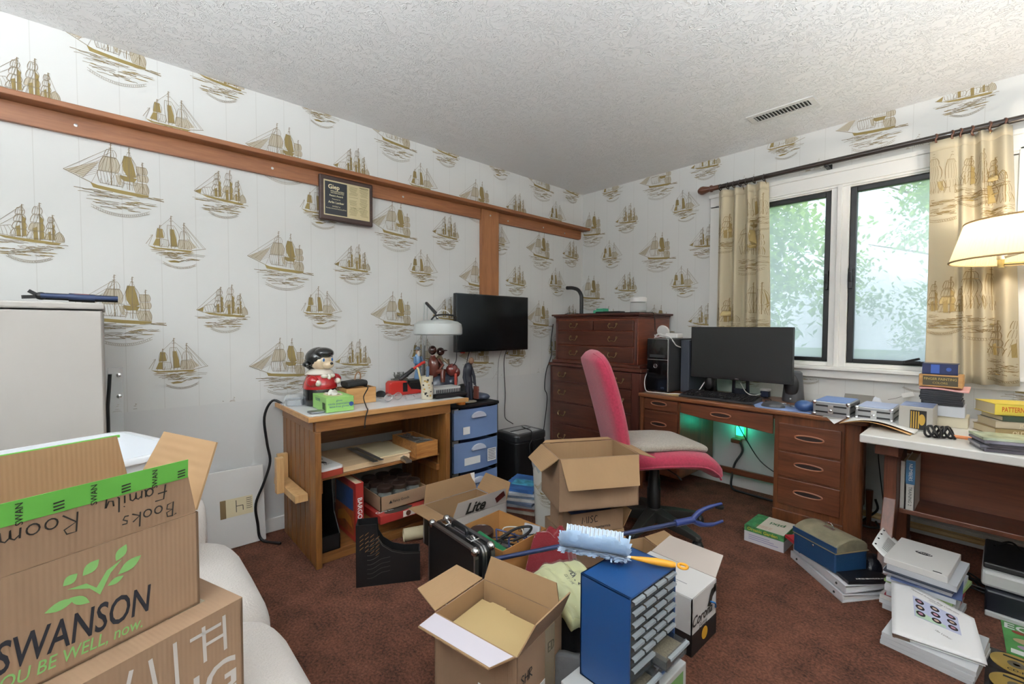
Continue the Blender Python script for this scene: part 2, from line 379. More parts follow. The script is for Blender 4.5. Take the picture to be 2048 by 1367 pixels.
# ---- ship prints of the wallpaper
def ship_shapes(kind):
    r = random.Random({'A': 3, 'B': 5, 'C': 9}[kind]); F = []; L = []
    def sail(q, fill=None, n=4, w=1.0, bulge=.12):
        """quad sail tl,tr,br,bl with curved hatch lines"""
        tl, tr, br, bl = [V((*p, 0)) for p in q]
        def side(a, b, s):
            d = b - a; nrm = V((-d.y, d.x, 0)) * s
            return [a + d * t + nrm * math.sin(PI * t) for t in (0, .2, .4, .6, .8, 1)]
        lft = side(tl, bl, -bulge * .4); rgt = side(tr, br, bulge)
        out = lft + rgt[::-1]
        if fill is not None: F.append(([(p.x, p.y) for p in out], fill))
        L.append(([(p.x, p.y) for p in out + [out[0]]], w))
        for i in range(1, n):
            t = i / n
            L.append(([((a.lerp(b, t)).x, (a.lerp(b, t)).y) for a, b in zip(lft, rgt)], w * .6))
    def mast(x, y0, y1): L.append(([(x, y0), (x + 1, y1)], 1.6)); L.append(([(x - 9, y1 - 22), (x + 10, y1 - 22)], 1)); L.append(([(x - 14, y1 - 50), (x + 14, y1 - 50)], 1)); L.append(([(x + 1, y1), (x + 14, y1 - 5), (x + 2, y1 - 9)], 1.2))
    def water(cx, w0, w1, y0, y1, n):
        for i in range(n):
            t = i / n; y = y0 + (y1 - y0) * t + r.uniform(-4, 4); hw = w0 + (w1 - w0) * t
            a = cx + r.uniform(-1, .5) * hw; ln = r.uniform(.25, .9) * hw; b = min(a + ln, cx + hw)
            k = 7; L.append(([(a + (b - a) * j / k, y + 3 * math.sin(j * 1.9 + i) + r.uniform(-1.5, 1.5)) for j in range(k + 1)], r.uniform(.7, 1.6)))
            if r.random() < .4:
                c = r.uniform(a, b); l2 = r.uniform(25, 60); F.append(([(c - l2, y), (c - l2 * .3, y + 5), (c + l2 * .5, y + 3), (c + l2, y - 2), (c + l2 * .2, y - 5), (c - l2 * .5, y - 4)], 1))
    def banner(cx, w, y, d, h):
        for k in (0, h): L.append(([(cx + w * t, y - k - d * (1 - t * t)) for t in [i / 10 - 1 for i in range(21)]], .8))
        for i in range(26):
            t = -0.9 + 1.8 * i / 25; yy = y - d * (1 - t * t) - h * .2; q = r.random()
            L.append(([(cx + w * t - 3, yy), (cx + w * t + r.uniform(-2, 3), yy - h * .6), (cx + w * t + 3, yy - (h * .1 if q > .5 else h * .6))], .8))
    if kind == 'A':
        F.append(([(200, -500), (250, -517), (400, -532), (620, -545), (612, -566), (560, -573), (400, -565), (218, -545)], 1))
        L.append(([(25, -420), (205, -503)], 1.6)); L.append(([(25, -420), (345, -155)], .8)); L.append(([(60, -430), (350, -190)], .8)); L.append(([(100, -440), (300, -250), (150, -470)], .9))
        F.append(([(32, -420), (262, -300), (230, -350), (150, -465)], 2))
        for i in range(7): L.append(([(40 + i * 17, -425 - i * 7), (270 - i * 5, -290 - i * 20)], .6))
        mast(345, -500, -105); mast(475, -520, -115); mast(572, -540, -235)
        sail([(318, -172), (368, -172), (384, -238), (297, -238)], None, 4); sail([(292, -243), (386, -243), (396, -374), (256, -376)], 2, 6, 1.1)
        sail([(250, -382), (412, -382), (420, -500), (266, -492)], None, 8, 1.2); F.append(([(375, -395), (412, -395), (420, -490), (395, -480), (380, -440)], 2))
        F.append(([(440, -202), (490, -206), (510, -290), (527, -388), (470, -412), (432, -340), (424, -262)], 1)); sail([(440, -202), (490, -206), (527, -388), (430, -380)], None, 5)
        F.append(([(405, -392), (530, -402), (512, -438), (440, -440), (415, -425)], 1)); sail([(408, -392), (530, -402), (520, -470), (420, -460)], None, 5)
        sail([(532, -282), (600, -282), (605, -350), (532, -352)], 2, 5); sail([(532, -360), (610, -360), (610, -420), (540, -424)], 2, 4); sail([(500, -440), (602, -440), (614, -540), (520, -534)], 2, 7)
        for i in range(9): L.append(([(270 + i * 38, -495 - i * 4), (282 + i * 38 + r.uniform(-20, 20), -450 - i * 2)], .8))
        for a, b in ((345, 205), (475, 320), (475, 600), (572, 618)): L.append(([(a, -150 if a < 500 else -250), (b, -510 if b < 400 else -540)], .6))
        water(400, 330, 200, -560, -720, 30); L.append(([(610, -570), (735, -583)], 2.5)); banner(410, 210, -700, 62, 22); sc = .335 / 715; o = (400, -545)
    elif kind == 'B':
        F.append(([(985, -535), (1100, -548), (1370, -566), (1355, -582), (1200, -580), (1040, -560)], 1)); L.append(([(930, -515), (990, -540)], 1.6)); L.append(([(930, -515), (1140, -280)], .8)); L.append(([(950, -520), (1130, -350)], .8))
        F.append(([(935, -515), (995, -480), (985, -532)], 1))
        for x, y0, y1 in ((1140, -545, -270), (1242, -560, -240), (1318, -570, -330)): mast(x, y0, y1)
        for x, y1, hh, ww in ((1135, -300, 240, 60), (1235, -275, 280, 66), (1312, -350, 200, 40)):
            for k in range(4):
                t0, t1 = k / 4, (k + .9) / 4; w0, w1 = ww * (.35 + .65 * t0), ww * (.35 + .65 * t1)
                sail([(x - w0 * .9, y1 - hh * t0), (x + w0 * .6, y1 - hh * t0), (x + w1 * .5, y1 - hh * t1), (x - w1 * 1.1, y1 - hh * t1)], 2 if r.random() < .45 else None, 4, 1.1, .16)
            F.append(([(x + ww * .1, y1 - hh * .25), (x + ww * .42, y1 - hh * .35), (x + ww * .5, y1 - hh * .95), (x + ww * .05, y1 - hh * .98)], 1))
            F.append(([(x - ww * .5, y1 - hh * .66), (x - ww * .1, y1 - hh * .6), (x - ww * .05, y1 - hh), (x - ww * .45, y1 - hh)], 1))
        sail([(1000, -470), (1075, -450), (1100, -545), (1010, -530)], None, 4); sail([(1330, -500), (1360, -470), (1390, -555), (1335, -560)], 2, 5)
        for a, b in ((1140, 1080), (1242, 1180), (1318, 1390)): L.append(([(a, -330), (b, -555)], .6))
        water(1165, 255, 150, -575, -700, 26); banner(1180, 135, -690, 45, 18); sc = .25 / 520; o = (1165, -565)
    else:
        F.append(([(655, -1068), (720, -1080), (985, -1080), (1000, -1076), (975, -1096), (700, -1094)], 1)); L.append(([(640, -1055), (690, -965), (672, -975)], 1)); L.append(([(985, -1080), (1100, -1050)], 1.3))
        for x, y0, y1 in ((742, -1070, -870), (827, -1075, -770), (925, -1075, -820)): mast(x, y0, y1)
        F.append(([(727, -900), (762, -905), (772, -985), (715, -990)], 1)); sail([(727, -900), (762, -905), (772, -985), (715, -990)], None, 3); F.append(([(715, -995), (745, -995), (740, -1065), (690, -1060)], 1)); sail([(745, -995), (800, -1000), (800, -1065), (740, -1065)], None, 5)
        F.append(([(820, -895), (848, -895), (865, -975), (875, -1055), (822, -1060)], 1)); sail([(800, -860), (850, -860), (880, -1050), (815, -1055)], None, 4)
        sail([(905, -905), (945, -905), (970, -980), (890, -985)], None, 4); sail([(885, -990), (960, -990), (985, -1070), (880, -1070)], 2, 6)
        for b in (1010, 1045, 1080, 1095): L.append(([(925, -830 - (1100 - b) * .5), (b, -1050)], .8)); 
        F.append(([(950, -960), (1030, -1045), (985, -1065)], 2)); L.append(([(827, -800), (925, -900)], .7)); L.append(([(827, -790), (740, -890)], .7)); L.append(([(690, -970), (660, -1065)], .8))
        for i in range(6): L.append(([(700 + i * 50, -1075), (712 + i * 50, -1040)], .9))
        water(885, 245, 150, -1095, -1180, 22); F.append(([(770, -1180), (800, -1195), (850, -1185), (900, -1195), (930, -1180), (880, -1205), (820, -1208)], 1)); banner(890, 130, -1205, 42, 16); sc = .25 / 500; o = (885, -1083)
    return [([((x - o[0]) * sc, (y - o[1]) * sc) for x, y in p], m) for p, m in F], [([((x - o[0]) * sc, (y - o[1]) * sc) for x, y in p], w_ * .0016) for p, w_ in L]
SHIP = {k: ship_shapes(k) for k in 'ABC'}
LINE = mat('print_line_brown', '#83745a', .8); BROWN = mat('print_brown', '#94814f', .8); WASH = mat('print_wash', '#bdb4a2', .8)
SHIPM = [LINE, BROWN, WASH]
def ship_mb(kind):
    m = MB(); F, L = SHIP[kind]
    for i, (p, mi) in enumerate(F): m.poly(p, (0, 0, 0), X_, Y_, mi, .0004 + .00003 * i)
    for i, (p, w_) in enumerate(L): m.stroke(p, w_, (0, 0, 0), X_, Y_, 0, .0015 + .000003 * i)
    return m
SHIPMESH = {}
for k in 'ABC':
    o_ = ship_mb(k).build('ship_print', SHIPM); SHIPMESH[k] = o_.data; bpy.data.objects.remove(o_)
def place_ship(kind, wall, a, z, keep=None):
    left = wall is wall_left
    R = Matrix((Y_, Z_, X_)).transposed() if left else Matrix((X_, Z_, -Y_)).transposed()
    R4 = R.to_4x4(); R4.translation = (0, a, z) if left else (a, 0, z)
    if keep is None: o = bpy.data.objects.new('ship_print', SHIPMESH[kind]); COL.objects.link(o)
    else:
        m = ship_mb(kind); n = MB(); n.v = m.v
        for f, mi, sm in zip(m.f, m.mi, m.sm):
            c = sum((V(m.v[i]) for i in f), V()) / len(f)
            if keep(a + c.x, z + c.y): n.f.append(f); n.mi.append(mi); n.sm.append(sm)
        if len(n.f) < 4: return
        o = n.build('ship_print', SHIPM)
    o.parent = wall; o.matrix_local = R4
DY, VV = .6731, .579
for kind, y0, z0 in (('A', -3.247, 1.722), ('B', -3.533, 1.468), ('C', -3.037, 1.487)):
    for k in range(-1, 6):
        for n in range(-2, 3):
            y = y0 + DY * k; z = z0 + VV * n - (VV / 2 if k % 2 else 0)
            if y > .12 or z < .5 or z > 2.55 or y < -4.0: continue
            cl = z < LOW + .18 or y > -.2
            place_ship(kind, wall_left, y, z, (lambda a, b: b > LOW + .005 and a < -.003) if cl else None)
for kind, x0, z0, odd in (('A', .10, 1.391, 0), ('B', .475, 1.437, 0), ('C', .329, 1.733, 0)):
    for k in range(-1, 6):
        for n in range(-2, 3):
            x = x0 + DY * k; z = z0 + VV * n - (VV / 2 if k % 2 else 0)
            if z < .5 or z > 2.55 or x > RX - .1: continue
            place_ship(kind, wall_back, x, z, lambda a, b: a > .004 and b > LOW - .015 and b < CEIL - .003 and not (1.19 < a < 2.78 and .80 < b < 2.11))

# ---- window
win = bpy.data.objects.new('window_1', None); COL.objects.link(win); PM[win] = Matrix.Translation((1.98, 0, WZ0)); win.location = (1.98, 0, WZ0); struct(win)
win['label'] = 'white double window with black framed sashes between the ship curtains'
mb = MB()
for a, b, c, d in ((1.20, 1.272, .885, 2.0), (2.688, 2.76, .885, 2.0)): mb.box(a, -.022, c, b, 0, d)
mb.box(1.20, -.022, 1.985, 2.76, 0, 2.06); mb.box(1.19, -.03, 2.06, 2.77, 0, 2.085); mb.box(1.20, -.012, 1.972, 2.76, 0, 1.99)
mb.build('casing', WHITE, win, True, bevel=.004)
mb = MB(); mb.box(1.18, -.05, .868, 2.78, .1, .89); mb.box(1.20, -.03, .82, 2.76, 0, .868); mb.build('sill', WHITE, win, True, bevel=.004)
mb = MB()
mb.box(1.272, .0, .89, 1.295, .1, 1.985); mb.box(2.665, .0, .89, 2.688, .1, 1.985); mb.box(1.272, 0, 1.965, 2.688, .1, 1.985); mb.box(1.272, 0, .89, 2.688, .1, .915)
mb.box(1.932, -.005, .89, 2.024, .1, 1.985); mb.box(1.965, -.018, .89, 1.99, 0, 1.985)
mb.build('frame', WHITE, win, True, bevel=.003)
BFRAME = mat('black_window_frame', '#17181b', .4)
dusty = bpy.data.materials.new('hazy_window_glass'); dusty.use_nodes = True; _n = dusty.node_tree
for q in list(_n.nodes): _n.nodes.remove(q)
_o = _n.nodes.new('ShaderNodeOutputMaterial'); _t = _n.nodes.new('ShaderNodeBsdfTransparent'); _tr = _n.nodes.new('ShaderNodeBsdfTranslucent'); _g = _n.nodes.new('ShaderNodeBsdfGlossy'); _x = _n.nodes.new('ShaderNodeMixShader'); _x2 = _n.nodes.new('ShaderNodeMixShader')
_tr.inputs[0].default_value = (.55, .55, .63, 1); _g.inputs['Roughness'].default_value = .03; _x2.inputs[0].default_value = .04
_tc = _n.nodes.new('ShaderNodeTexCoord'); _no = _n.nodes.new('ShaderNodeTexNoise'); _no.inputs['Scale'].default_value = 2.2; _no.inputs['Detail'].default_value = 6
_n.links.new(_tc.outputs['Object'], _no.inputs['Vector'])
_sp = _n.nodes.new('ShaderNodeSeparateXYZ'); _n.links.new(_tc.outputs['Object'], _sp.inputs[0])
_ma = _n.nodes.new('ShaderNodeMath'); _ma.operation = 'MULTIPLY_ADD'; _ma.inputs[1].default_value = -.36; _ma.inputs[2].default_value = .58; _n.links.new(_sp.outputs['Z'], _ma.inputs[0])
_mb = _n.nodes.new('ShaderNodeMath'); _mb.operation = 'MULTIPLY_ADD'; _mb.inputs[1].default_value = .35; _n.links.new(_no.outputs['Fac'], _mb.inputs[0]); _n.links.new(_ma.outputs[0], _mb.inputs[2]); _mb.use_clamp = True
_n.links.new(_mb.outputs[0], _x.inputs[0])
_n.links.new(_t.outputs[0], _x.inputs[1]); _n.links.new(_tr.outputs[0], _x.inputs[2]); _n.links.new(_x.outputs[0], _x2.inputs[1]); _n.links.new(_g.outputs[0], _x2.inputs[2]); _n.links.new(_x2.outputs[0], _o.inputs[0])
for a, b in ((1.297, 1.930), (2.026, 2.663)):
    mb = MB(); z0, z1, t = .917, 1.963, .03
    mb.box(a, .01, z0, a + t, .05, z1); mb.box(b - t, .01, z0, b, .05, z1); mb.box(a + t, .01, z0, b - t, .05, z0 + .024); mb.box(a + t, .01, z1 - t, b - t, .05, z1)
    sash = mb.build('sash', BFRAME, win, True, bevel=.003)
    mb = MB(); mb.box(a + t, .030, z0 + .024, b - t, .034, z1 - t); mb.build('pane', dusty, sash, True)
    mb = MB(); hx = b - .012 if a < 1.5 else a + .012
    mb.box(hx - .008, -.012, 1.36, hx + .008, .012, 1.48); mb.bar((hx, -.02, 1.40), (hx, -.03, 1.46), .014, .01); mb.build('latch', BFRAME, sash, True, bevel=.003)
mb = MB(); mb.box(2.29, -.03, .93, 2.36, .005, .945); mb.bar((2.30, -.03, .94), (2.36, -.045, .96), .012, .012); mb.build('crank', BFRAME, win, True, bevel=.002)

# ---- outside: lawn and trees seen through the panes
mb = MB(); mb.box(-16, .6, -.6, 20, 40, -.5); struct(mb.build('lawn', mat('lawn_grass', '#5d7a3a', .9, var=.3, vscale=3)))
LEAF = bpy.data.materials.new('leaf_green'); LEAF.use_nodes = True; _n = LEAF.node_tree; _b = _n.nodes['Principled BSDF']; _b.inputs['Base Color'].default_value = lin('#86ab4c'); _b.inputs['Roughness'].default_value = .5; _b.inputs['Subsurface Weight'].default_value = 0
_tr = _n.nodes.new('ShaderNodeBsdfTranslucent'); _tr.inputs[0].default_value = lin('#a6cf5c'); _x = _n.nodes.new('ShaderNodeMixShader'); _x.inputs[0].default_value = .45
_n.links.new(_b.outputs[0], _x.inputs[1]); _n.links.new(_tr.outputs[0], _x.inputs[2]); _n.links.new(_x.outputs[0], _n.nodes['Material Output'].inputs[0])
BARK = mat('tree_bark', '#6b6259', .9, bump=.5)
def tree(loc, h, rad, n, label, seed):
    t = thing('leafy_tree', label, 'tree', loc, 0, 'trees outside the window'); r = random.Random(seed)
    mb = MB(); mb.tube([(0, 0, 0), (.05, 0, h * .4), (-.05, .1, h * .8)], [.14, .1, .04], 8)
    for i in range(7):
        a = r.uniform(0, 6.28); z = h * r.uniform(.35, .7); mb.tube([(0, 0, z), (math.cos(a) * rad * .6, math.sin(a) * rad * .6, z + .6)], [.05, .015], 6)
    mb.build('trunk', BARK, t)
    mb = MB()
    cl = [V((r.gauss(0, .45) * rad, r.gauss(0, .4) * rad, h * .6 + r.gauss(0, .27) * h)) for _ in range(60)]
    for i in range(n):
        c = cl[r.randrange(len(cl))]; p = c + V((r.gauss(0, .3), r.gauss(0, .3), r.gauss(0, .22)))
        if p.z < .1: continue
        s = r.uniform(.06, .12); R = Matrix.Rotation(r.uniform(0, 6.28), 3, 'Z') @ Matrix.Rotation(r.uniform(-1.1, 1.1), 3, 'X')
        mb.add([p + R @ V(q) for q in ((0, -s, 0), (s * .5, 0, .01), (0, s, 0), (-s * .5, 0, .01))], [(0, 1, 2, 3)])
    stuff(mb.build('foliage', LEAF, t))
tree((-.9, 5.5, -.5), 5.5, 1.4, 9000, 'broad leafy tree outside the left window pane', 1)
tree((3.4, 8.0, -.5), 7.0, 2.2, 11000, 'tall leafy tree outside the right window pane', 2)
tree((-3.6, 9.0, -.5), 7.5, 2.4, 9000, 'distant leafy tree seen left through the window', 4)
tree((1.4, 14.5, -.5), 8.5, 3.0, 11000, 'distant leafy tree behind the two nearer ones', 5)

# ---- curtains, rod, rings
CURT = mat('cream_curtain', '#cfc3a8', .8, sheen=.2, var=.05, vscale=3, bump=.05, bscale=400)
_n = CURT.node_tree; _b = _n.nodes['Principled BSDF']; _tl = _n.nodes.new('ShaderNodeBsdfTranslucent'); _tl.inputs[0].default_value = lin('#ddd5c2'); _x = _n.nodes.new('ShaderNodeMixShader'); _x.inputs[0].default_value = .22
_n.links.new(_b.outputs[0], _x.inputs[1]); _n.links.new(_tl.outputs[0], _x.inputs[2]); _n.links.new(_x.outputs[0], _n.nodes['Material Output'].inputs[0])
def curtain(name, label, x0, x1, bx0, bx1, z0, z1, folds, flat, seed, ships, tops):
    t = thing(name, label, 'curtain', ((x0 + x1) / 2, -.09, z0), 0, 'window curtains')
    rr = random.Random(seed); ph = [rr.uniform(0, 6) for _ in range(4)]
    def yy(u, v):
        u2 = max(0, (u - flat) / (1 - flat)); env = min(1, u2 * 4) if flat else 1
        a = .034 * env * (1 - .35 * v)
        return -.09 + a * math.sin(2 * PI * folds * u2 + ph[0] + .5 * math.sin(4 * u2 + ph[1])) + .008 * math.sin(9 * u + ph[2] + v * 2) - .01 * (1 - v)
    def fn(u, v):
        xa = bx0 + (x0 - bx0) * v; xb = bx1 + (x1 - bx1) * v
        return V((xa + (xb - xa) * u + .004 * math.sin(20 * u + v * 3), yy(u, v), z0 + (z1 - z0) * v))
    mb = MB(); mb.sheet(fn, 110, 24); cl = mb.build('cloth', CURT, t, True, solid=.003)
    mb = MB()
    def pf(u, v):
        p = fn(u, .962 + .04 * v); p.y -= .003; return p
    mb.sheet(pf, 110, 2); mb.build('heading_tape', CURT, t, True, solid=.003)
    pr = MB()
    for kind, u0, z, sc, ulo, uhi in ships:
        F, L = SHIP[kind]; W = (bx1 - bx0) * 1.0
        src = ship_mb(kind); n0 = MB()
        vs = []; ok = []
        for p in src.v:
            u = u0 + p[0] * sc / W; v = (z + p[1] * sc - z0) / (z1 - z0)
            ok.append(ulo <= u <= uhi and .01 < v < .95); q = fn(min(1, max(0, u)), v); q.y -= .0035 + p[2]; vs.append(q)
        fs = [f for f in src.f if all(ok[i] for i in f)]
        k = len(pr.v); pr.v += [tuple(q) for q in vs]
        for f, mi in zip(src.f, src.mi):
            if all(ok[i] for i in f): pr.f.append([i + k for i in f]); pr.mi.append(mi); pr.sm.append(False)
    stuff(pr.build('ship_print', [mat('curtain_line', '#8f774c', .8), mat('curtain_brown', '#a08a58', .8), mat('curtain_wash', '#bca878', .8)], cl, True))
    for u in tops:
        p = fn(u, 1); mb = MB(); mb.tube([(p.x, p.y, p.z - .015), (p.x, -.09, p.z + .012)], .0025, 6); mb.build('hook', BRASS, t, True)
curtain('curtain', 'cream ship-print curtain left of the window, behind the monitor', 1.285, 1.605, 1.275, 1.635, .86, 2.075, 4, 0, 3,
        [('B', .12, 1.74, 1.1, 0, .35), ('A', .62, 1.60, 1.1, .45, 1), ('B', .15, 1.16, 1.1, 0, .5), ('A', .8, 1.2, 1.1, .6, 1), ('C', .85, 1.86, 1.1, .6, 1)], [.05, .2, .35, .5, .65, .8, .95])
curtain('curtain', 'cream ship-print curtain right of the window, behind the swing-arm lamp', 2.375, 2.665, 2.385, 2.715, .85, 2.09, 3, .32, 8,
        [('A', .16, 1.80, 1.15, 0, .36), ('B', .55, 1.83, 1.1, .3, 1), ('B', .15, 1.20, 1.2, 0, .45), ('C', .82, 1.72, 1.1, .6, 1), ('A', .62, 1.20, 1.2, .4, .8), ('B', .86, .98, 1.3, .68, 1)], [.05, .3, .45, .6, .75, .9])
RODW = mat('dark_bronze_rod', '#2a211d', .35, coat=.3); RINGW = wood('rod_walnut', '#4a2c1e', '#6d4330', 'x')
t = thing('curtain_rod', 'long dark curtain rod with turned wooden finial above the window', 'curtain rod', (1.95, -.09, 2.112))
mb = MB(); mb.tube([(1.25, -.09, 2.112), (2.95, -.09, 2.112)], .0155, 14); mb.build('pole', RODW, t, True)
mb = MB(); mb.lathe([(0, -.12), (.016, -.118), (.028, -.10), (.03, -.085), (.02, -.05), (.017, -.035), (.024, -.03), (.024, -.02), (.017, -.012), (.017, .03)], 18, (1.26, -.09, 2.112), axis='x'); mb.build('finial', RINGW, t, True)
for x in (1.92, 2.80):
    mb = MB(); mb.box(x - .008, -.09, 2.085, x + .008, 0, 2.097); mb.box(x - .012, -.008, 2.05, x + .012, 0, 2.12); mb.tube([(x, -.09, 2.09), (x, -.09, 2.098)], .012); mb.build('bracket', BLACK, t, True)
for x, od in zip((1.30, 1.35, 1.39, 1.43, 1.47, 1.52, 1.58), ('first', 'second', 'third', 'fourth', 'fifth', 'sixth', 'seventh')):
    g = MB(); g.tube([(x + .003 * math.sin(k), -.09 + .0215 * math.cos(k * PI / 9), 2.106 + .0215 * math.sin(k * PI / 9)) for k in range(18)], .0035, 8, closed=True)
    tag(g.build('curtain_ring', RODW), od + ' dark curtain ring from the turned finial', 'curtain ring', 'rings of the left curtain')
for x, od in zip((2.40, 2.46, 2.49, 2.53, 2.59, 2.64), ('first', 'second', 'third', 'fourth', 'fifth', 'sixth')):
    g = MB(); g.tube([(x + .003 * math.sin(k), -.09 + .0215 * math.cos(k * PI / 9), 2.106 + .0215 * math.sin(k * PI / 9)) for k in range(18)], .0045, 8, closed=True)
    tag(g.build('curtain_ring', RINGW), od + ' brown wooden ring from the left over the right-hand curtain', 'curtain ring', 'rings of the right curtain')

# ---- swing-arm lamp
t = thing('swing_arm_lamp', 'lit brass swing-arm wall lamp with pleated cream shade', 'lamp', (2.95, 0, 1.41))
SHADE = bpy.data.materials.new('pleated_shade'); SHADE.use_nodes = True; _n = SHADE.node_tree; _b = _n.nodes['Principled BSDF']; _b.inputs['Base Color'].default_value = lin('#d9cba4'); _b.inputs['Roughness'].default_value = .8
_tl = _n.nodes.new('ShaderNodeBsdfTranslucent'); _tl.inputs[0].default_value = lin('#e9d7aa'); _x = _n.nodes.new('ShaderNodeMixShader'); _x.inputs[0].default_value = .5
_n.links.new(_b.outputs[0], _x.inputs[1]); _n.links.new(_tl.outputs[0], _x.inputs[2]); _n.links.new(_x.outputs[0], _n.nodes['Material Output'].inputs[0])
LC = (2.725, -.45)
def shade_fn(u, v):
    a = 2 * PI * u; r = .24 + (.195 - .24) * v + .0016 * math.sin(a * 120)
    return V((LC[0] + r * math.cos(a), LC[1] + r * math.sin(a), 1.415 + .165 * v))
mb = MB(); mb.sheet(shade_fn, 720, 3); sh = mb.build('lamp_shade', SHADE, t, True)
TRIMB = mat('tan_braid', '#a98d63', .8)
for zz, rr_ in ((1.416, .241), (1.579, .196)):
    mb = MB(); mb.tube([(LC[0] + rr_ * math.cos(k * PI / 24), LC[1] + rr_ * math.sin(k * PI / 24), zz) for k in range(48)], .004, 6, closed=True); mb.build('braid_trim', TRIMB, sh, True)
mb = MB(); mb.tube([(LC[0] - .08, LC[1], 1.40), (LC[0] + .12, LC[1] + .02, 1.40), (3.02, -.16, 1.40), (2.95, -.02, 1.40)], .006, 8); mb.lathe([(.011, -.02), (.011, .03)], 12, (LC[0] - .08, LC[1], 1.405)); mb.build('arm', mat('pale_brass', '#c9b98a', .3, metal=1), t, True)
mb = MB(); mb.box(2.90, -.025, 1.30, 3.0, 0, 1.50); mb.build('wall_plate', mat('pale_brass', '#c9b98a'), t, True, bevel=.008)
mb = MB(); mb.lathe([(.013, 0), (.013, .03), (.012, .032)], 12, (LC[0] - .08, LC[1], 1.42)); mb.ell((LC[0] - .0, LC[1], 1.49), (.03, .03, .035), 14, 10, 1); mb.tube([(LC[0] - .08, LC[1], 1.43), (LC[0], LC[1], 1.455)], .01, 8)
mb.build('bulb', [mat('socket_white', '#d8d0c0', .5), mat('warm_bulb', '#ffe2b0', .5, emit='#ffe6bf', estr=30)], t, True)
ld = bpy.data.lights.new('lamp_bulb_light', 'POINT'); ld.energy = 7.5; ld.color = (1, .93, .82); ld.shadow_soft_size = .045
lo = bpy.data.objects.new('lamp_bulb_light', ld); COL.objects.link(lo); lo.location = (LC[0], LC[1], 1.535)

# ---- two unseen torchieres, added to bounce fill light off the ceiling
def torchiere(label, x, y, watt):
    t = thing('fill_torchiere', label, 'lamp', (x, y, 0), 0, 'added torchiere fill lamps')
    mb = MB(); mb.lathe([(.13, 0), (.13, .015), (.03, .03), (.012, .05), (.012, 1.55)], 20, (x, y, 0)); mb.build('stand', BLACK, t, True)
    mb = MB(); mb.lathe([(.012, 1.54), (.06, 1.56), (.15, 1.62), (.2, 1.70), (.195, 1.70), (.14, 1.63), (.05, 1.575), (0, 1.57)], 28, (x, y, 0)); mb.build('bowl', BLACK, t, True)
    ld = bpy.data.lights.new('fill_torchiere_light', 'POINT'); ld.energy = watt; ld.color = (.90, .965, 1); ld.shadow_soft_size = .06
    lo = bpy.data.objects.new('fill_torchiere_light', ld); COL.objects.link(lo); lo.location = (x, y, 1.645)
torchiere('tall black torchiere added as unseen fill light by the right wall', 3.3, -2.1, FILL_W[0])
torchiere('tall black torchiere added as unseen fill light behind the sofa', 2.15, -4.2, FILL_W[1])

# ---- ceiling vent
t = thing('ceiling_vent', 'white metal ceiling air vent with slanted louvres', 'vent', (1.785, -.445, CEIL))
VM = mat('vent_white', '#d9d8d6', .45)
mb = MB(); x0, x1, y0, y1 = 1.617, 1.952, -.515, -.375
mb.box(x0, y0, CEIL - .006, x1, y0 + .032, CEIL); mb.box(x0, y1 - .032, CEIL - .006, x1, y1, CEIL); mb.box(x0, y0 + .032, CEIL - .006, x0 + .03, y1 - .032, CEIL); mb.box(x1 - .03, y0 + .032, CEIL - .006, x1, y1 - .032, CEIL)
mb.build('frame', VM, t, True, bevel=.002)
mb = MB(); mb.box(x0 + .03, y0 + .032, CEIL - .001, x1 - .03, y1 - .032, CEIL - .0005); mb.build('duct_opening', mat('duct_dark', '#3a3a3a', .8), t, True)
for i in range(16):
    x = x0 + .04 + i * (x1 - x0 - .08) / 15; mb = MB(); mb.obox((x, (y0 + y1) / 2, CEIL - .006), (.012, y1 - y0 - .066, .0015), ry(.6)); mb.build('louvre', VM, t, True)

# ---- shelf ledge, post, screws
OAK = wood('oak_shelf', '#7a4a2b', '#9c6540', 'y'); OAKZ = wood('oak_post', '#8a5834', '#a87045', 'z')
t = thing('wall_shelf', 'long oak ledge shelf screwed along the ship wallpaper', 'shelf', (0, -2.2, 1.925))
mb = MB(); mb.box(0, RY + .02, 2.005, .092, -.003, 2.028); mb.build('ledge', OAK, t, True, bevel=.003)
mb = MB(); mb.box(.001, RY + .02, 1.925, .022, -1.222, 2.005); mb.build('back_board', OAK, t, True, bevel=.002)
mb = MB(); mb.prism([(-1.046, 1.925), (-.075, 1.925), (-.06, 1.93), (-.052, 1.94), (-.05, 1.955), (-.05, 2.005), (-1.046, 2.005)], 'x', .001, .022); mb.build('back_board', OAK, t, True, bevel=.002)
mb = MB(); mb.box(.001, -1.218, 1.25, .03, -1.05, 2.004); mb.build('post', OAKZ, t, True, bevel=.002)
for y, z, x in ((-3.38, 1.965, .022), (-2.63, 1.965, .022), (-1.86, 1.965, .022), (-1.135, 1.965, .03), (-.55, 1.965, .022), (-.28, 1.955, .022), (-.95, 1.955, .022)):
    mb = MB(); mb.lathe([(.0, .003), (.006, .002), (.007, 0)][::-1], 12, (x, y, z), axis='x'); mb.build('screw', STEEL, t, True)

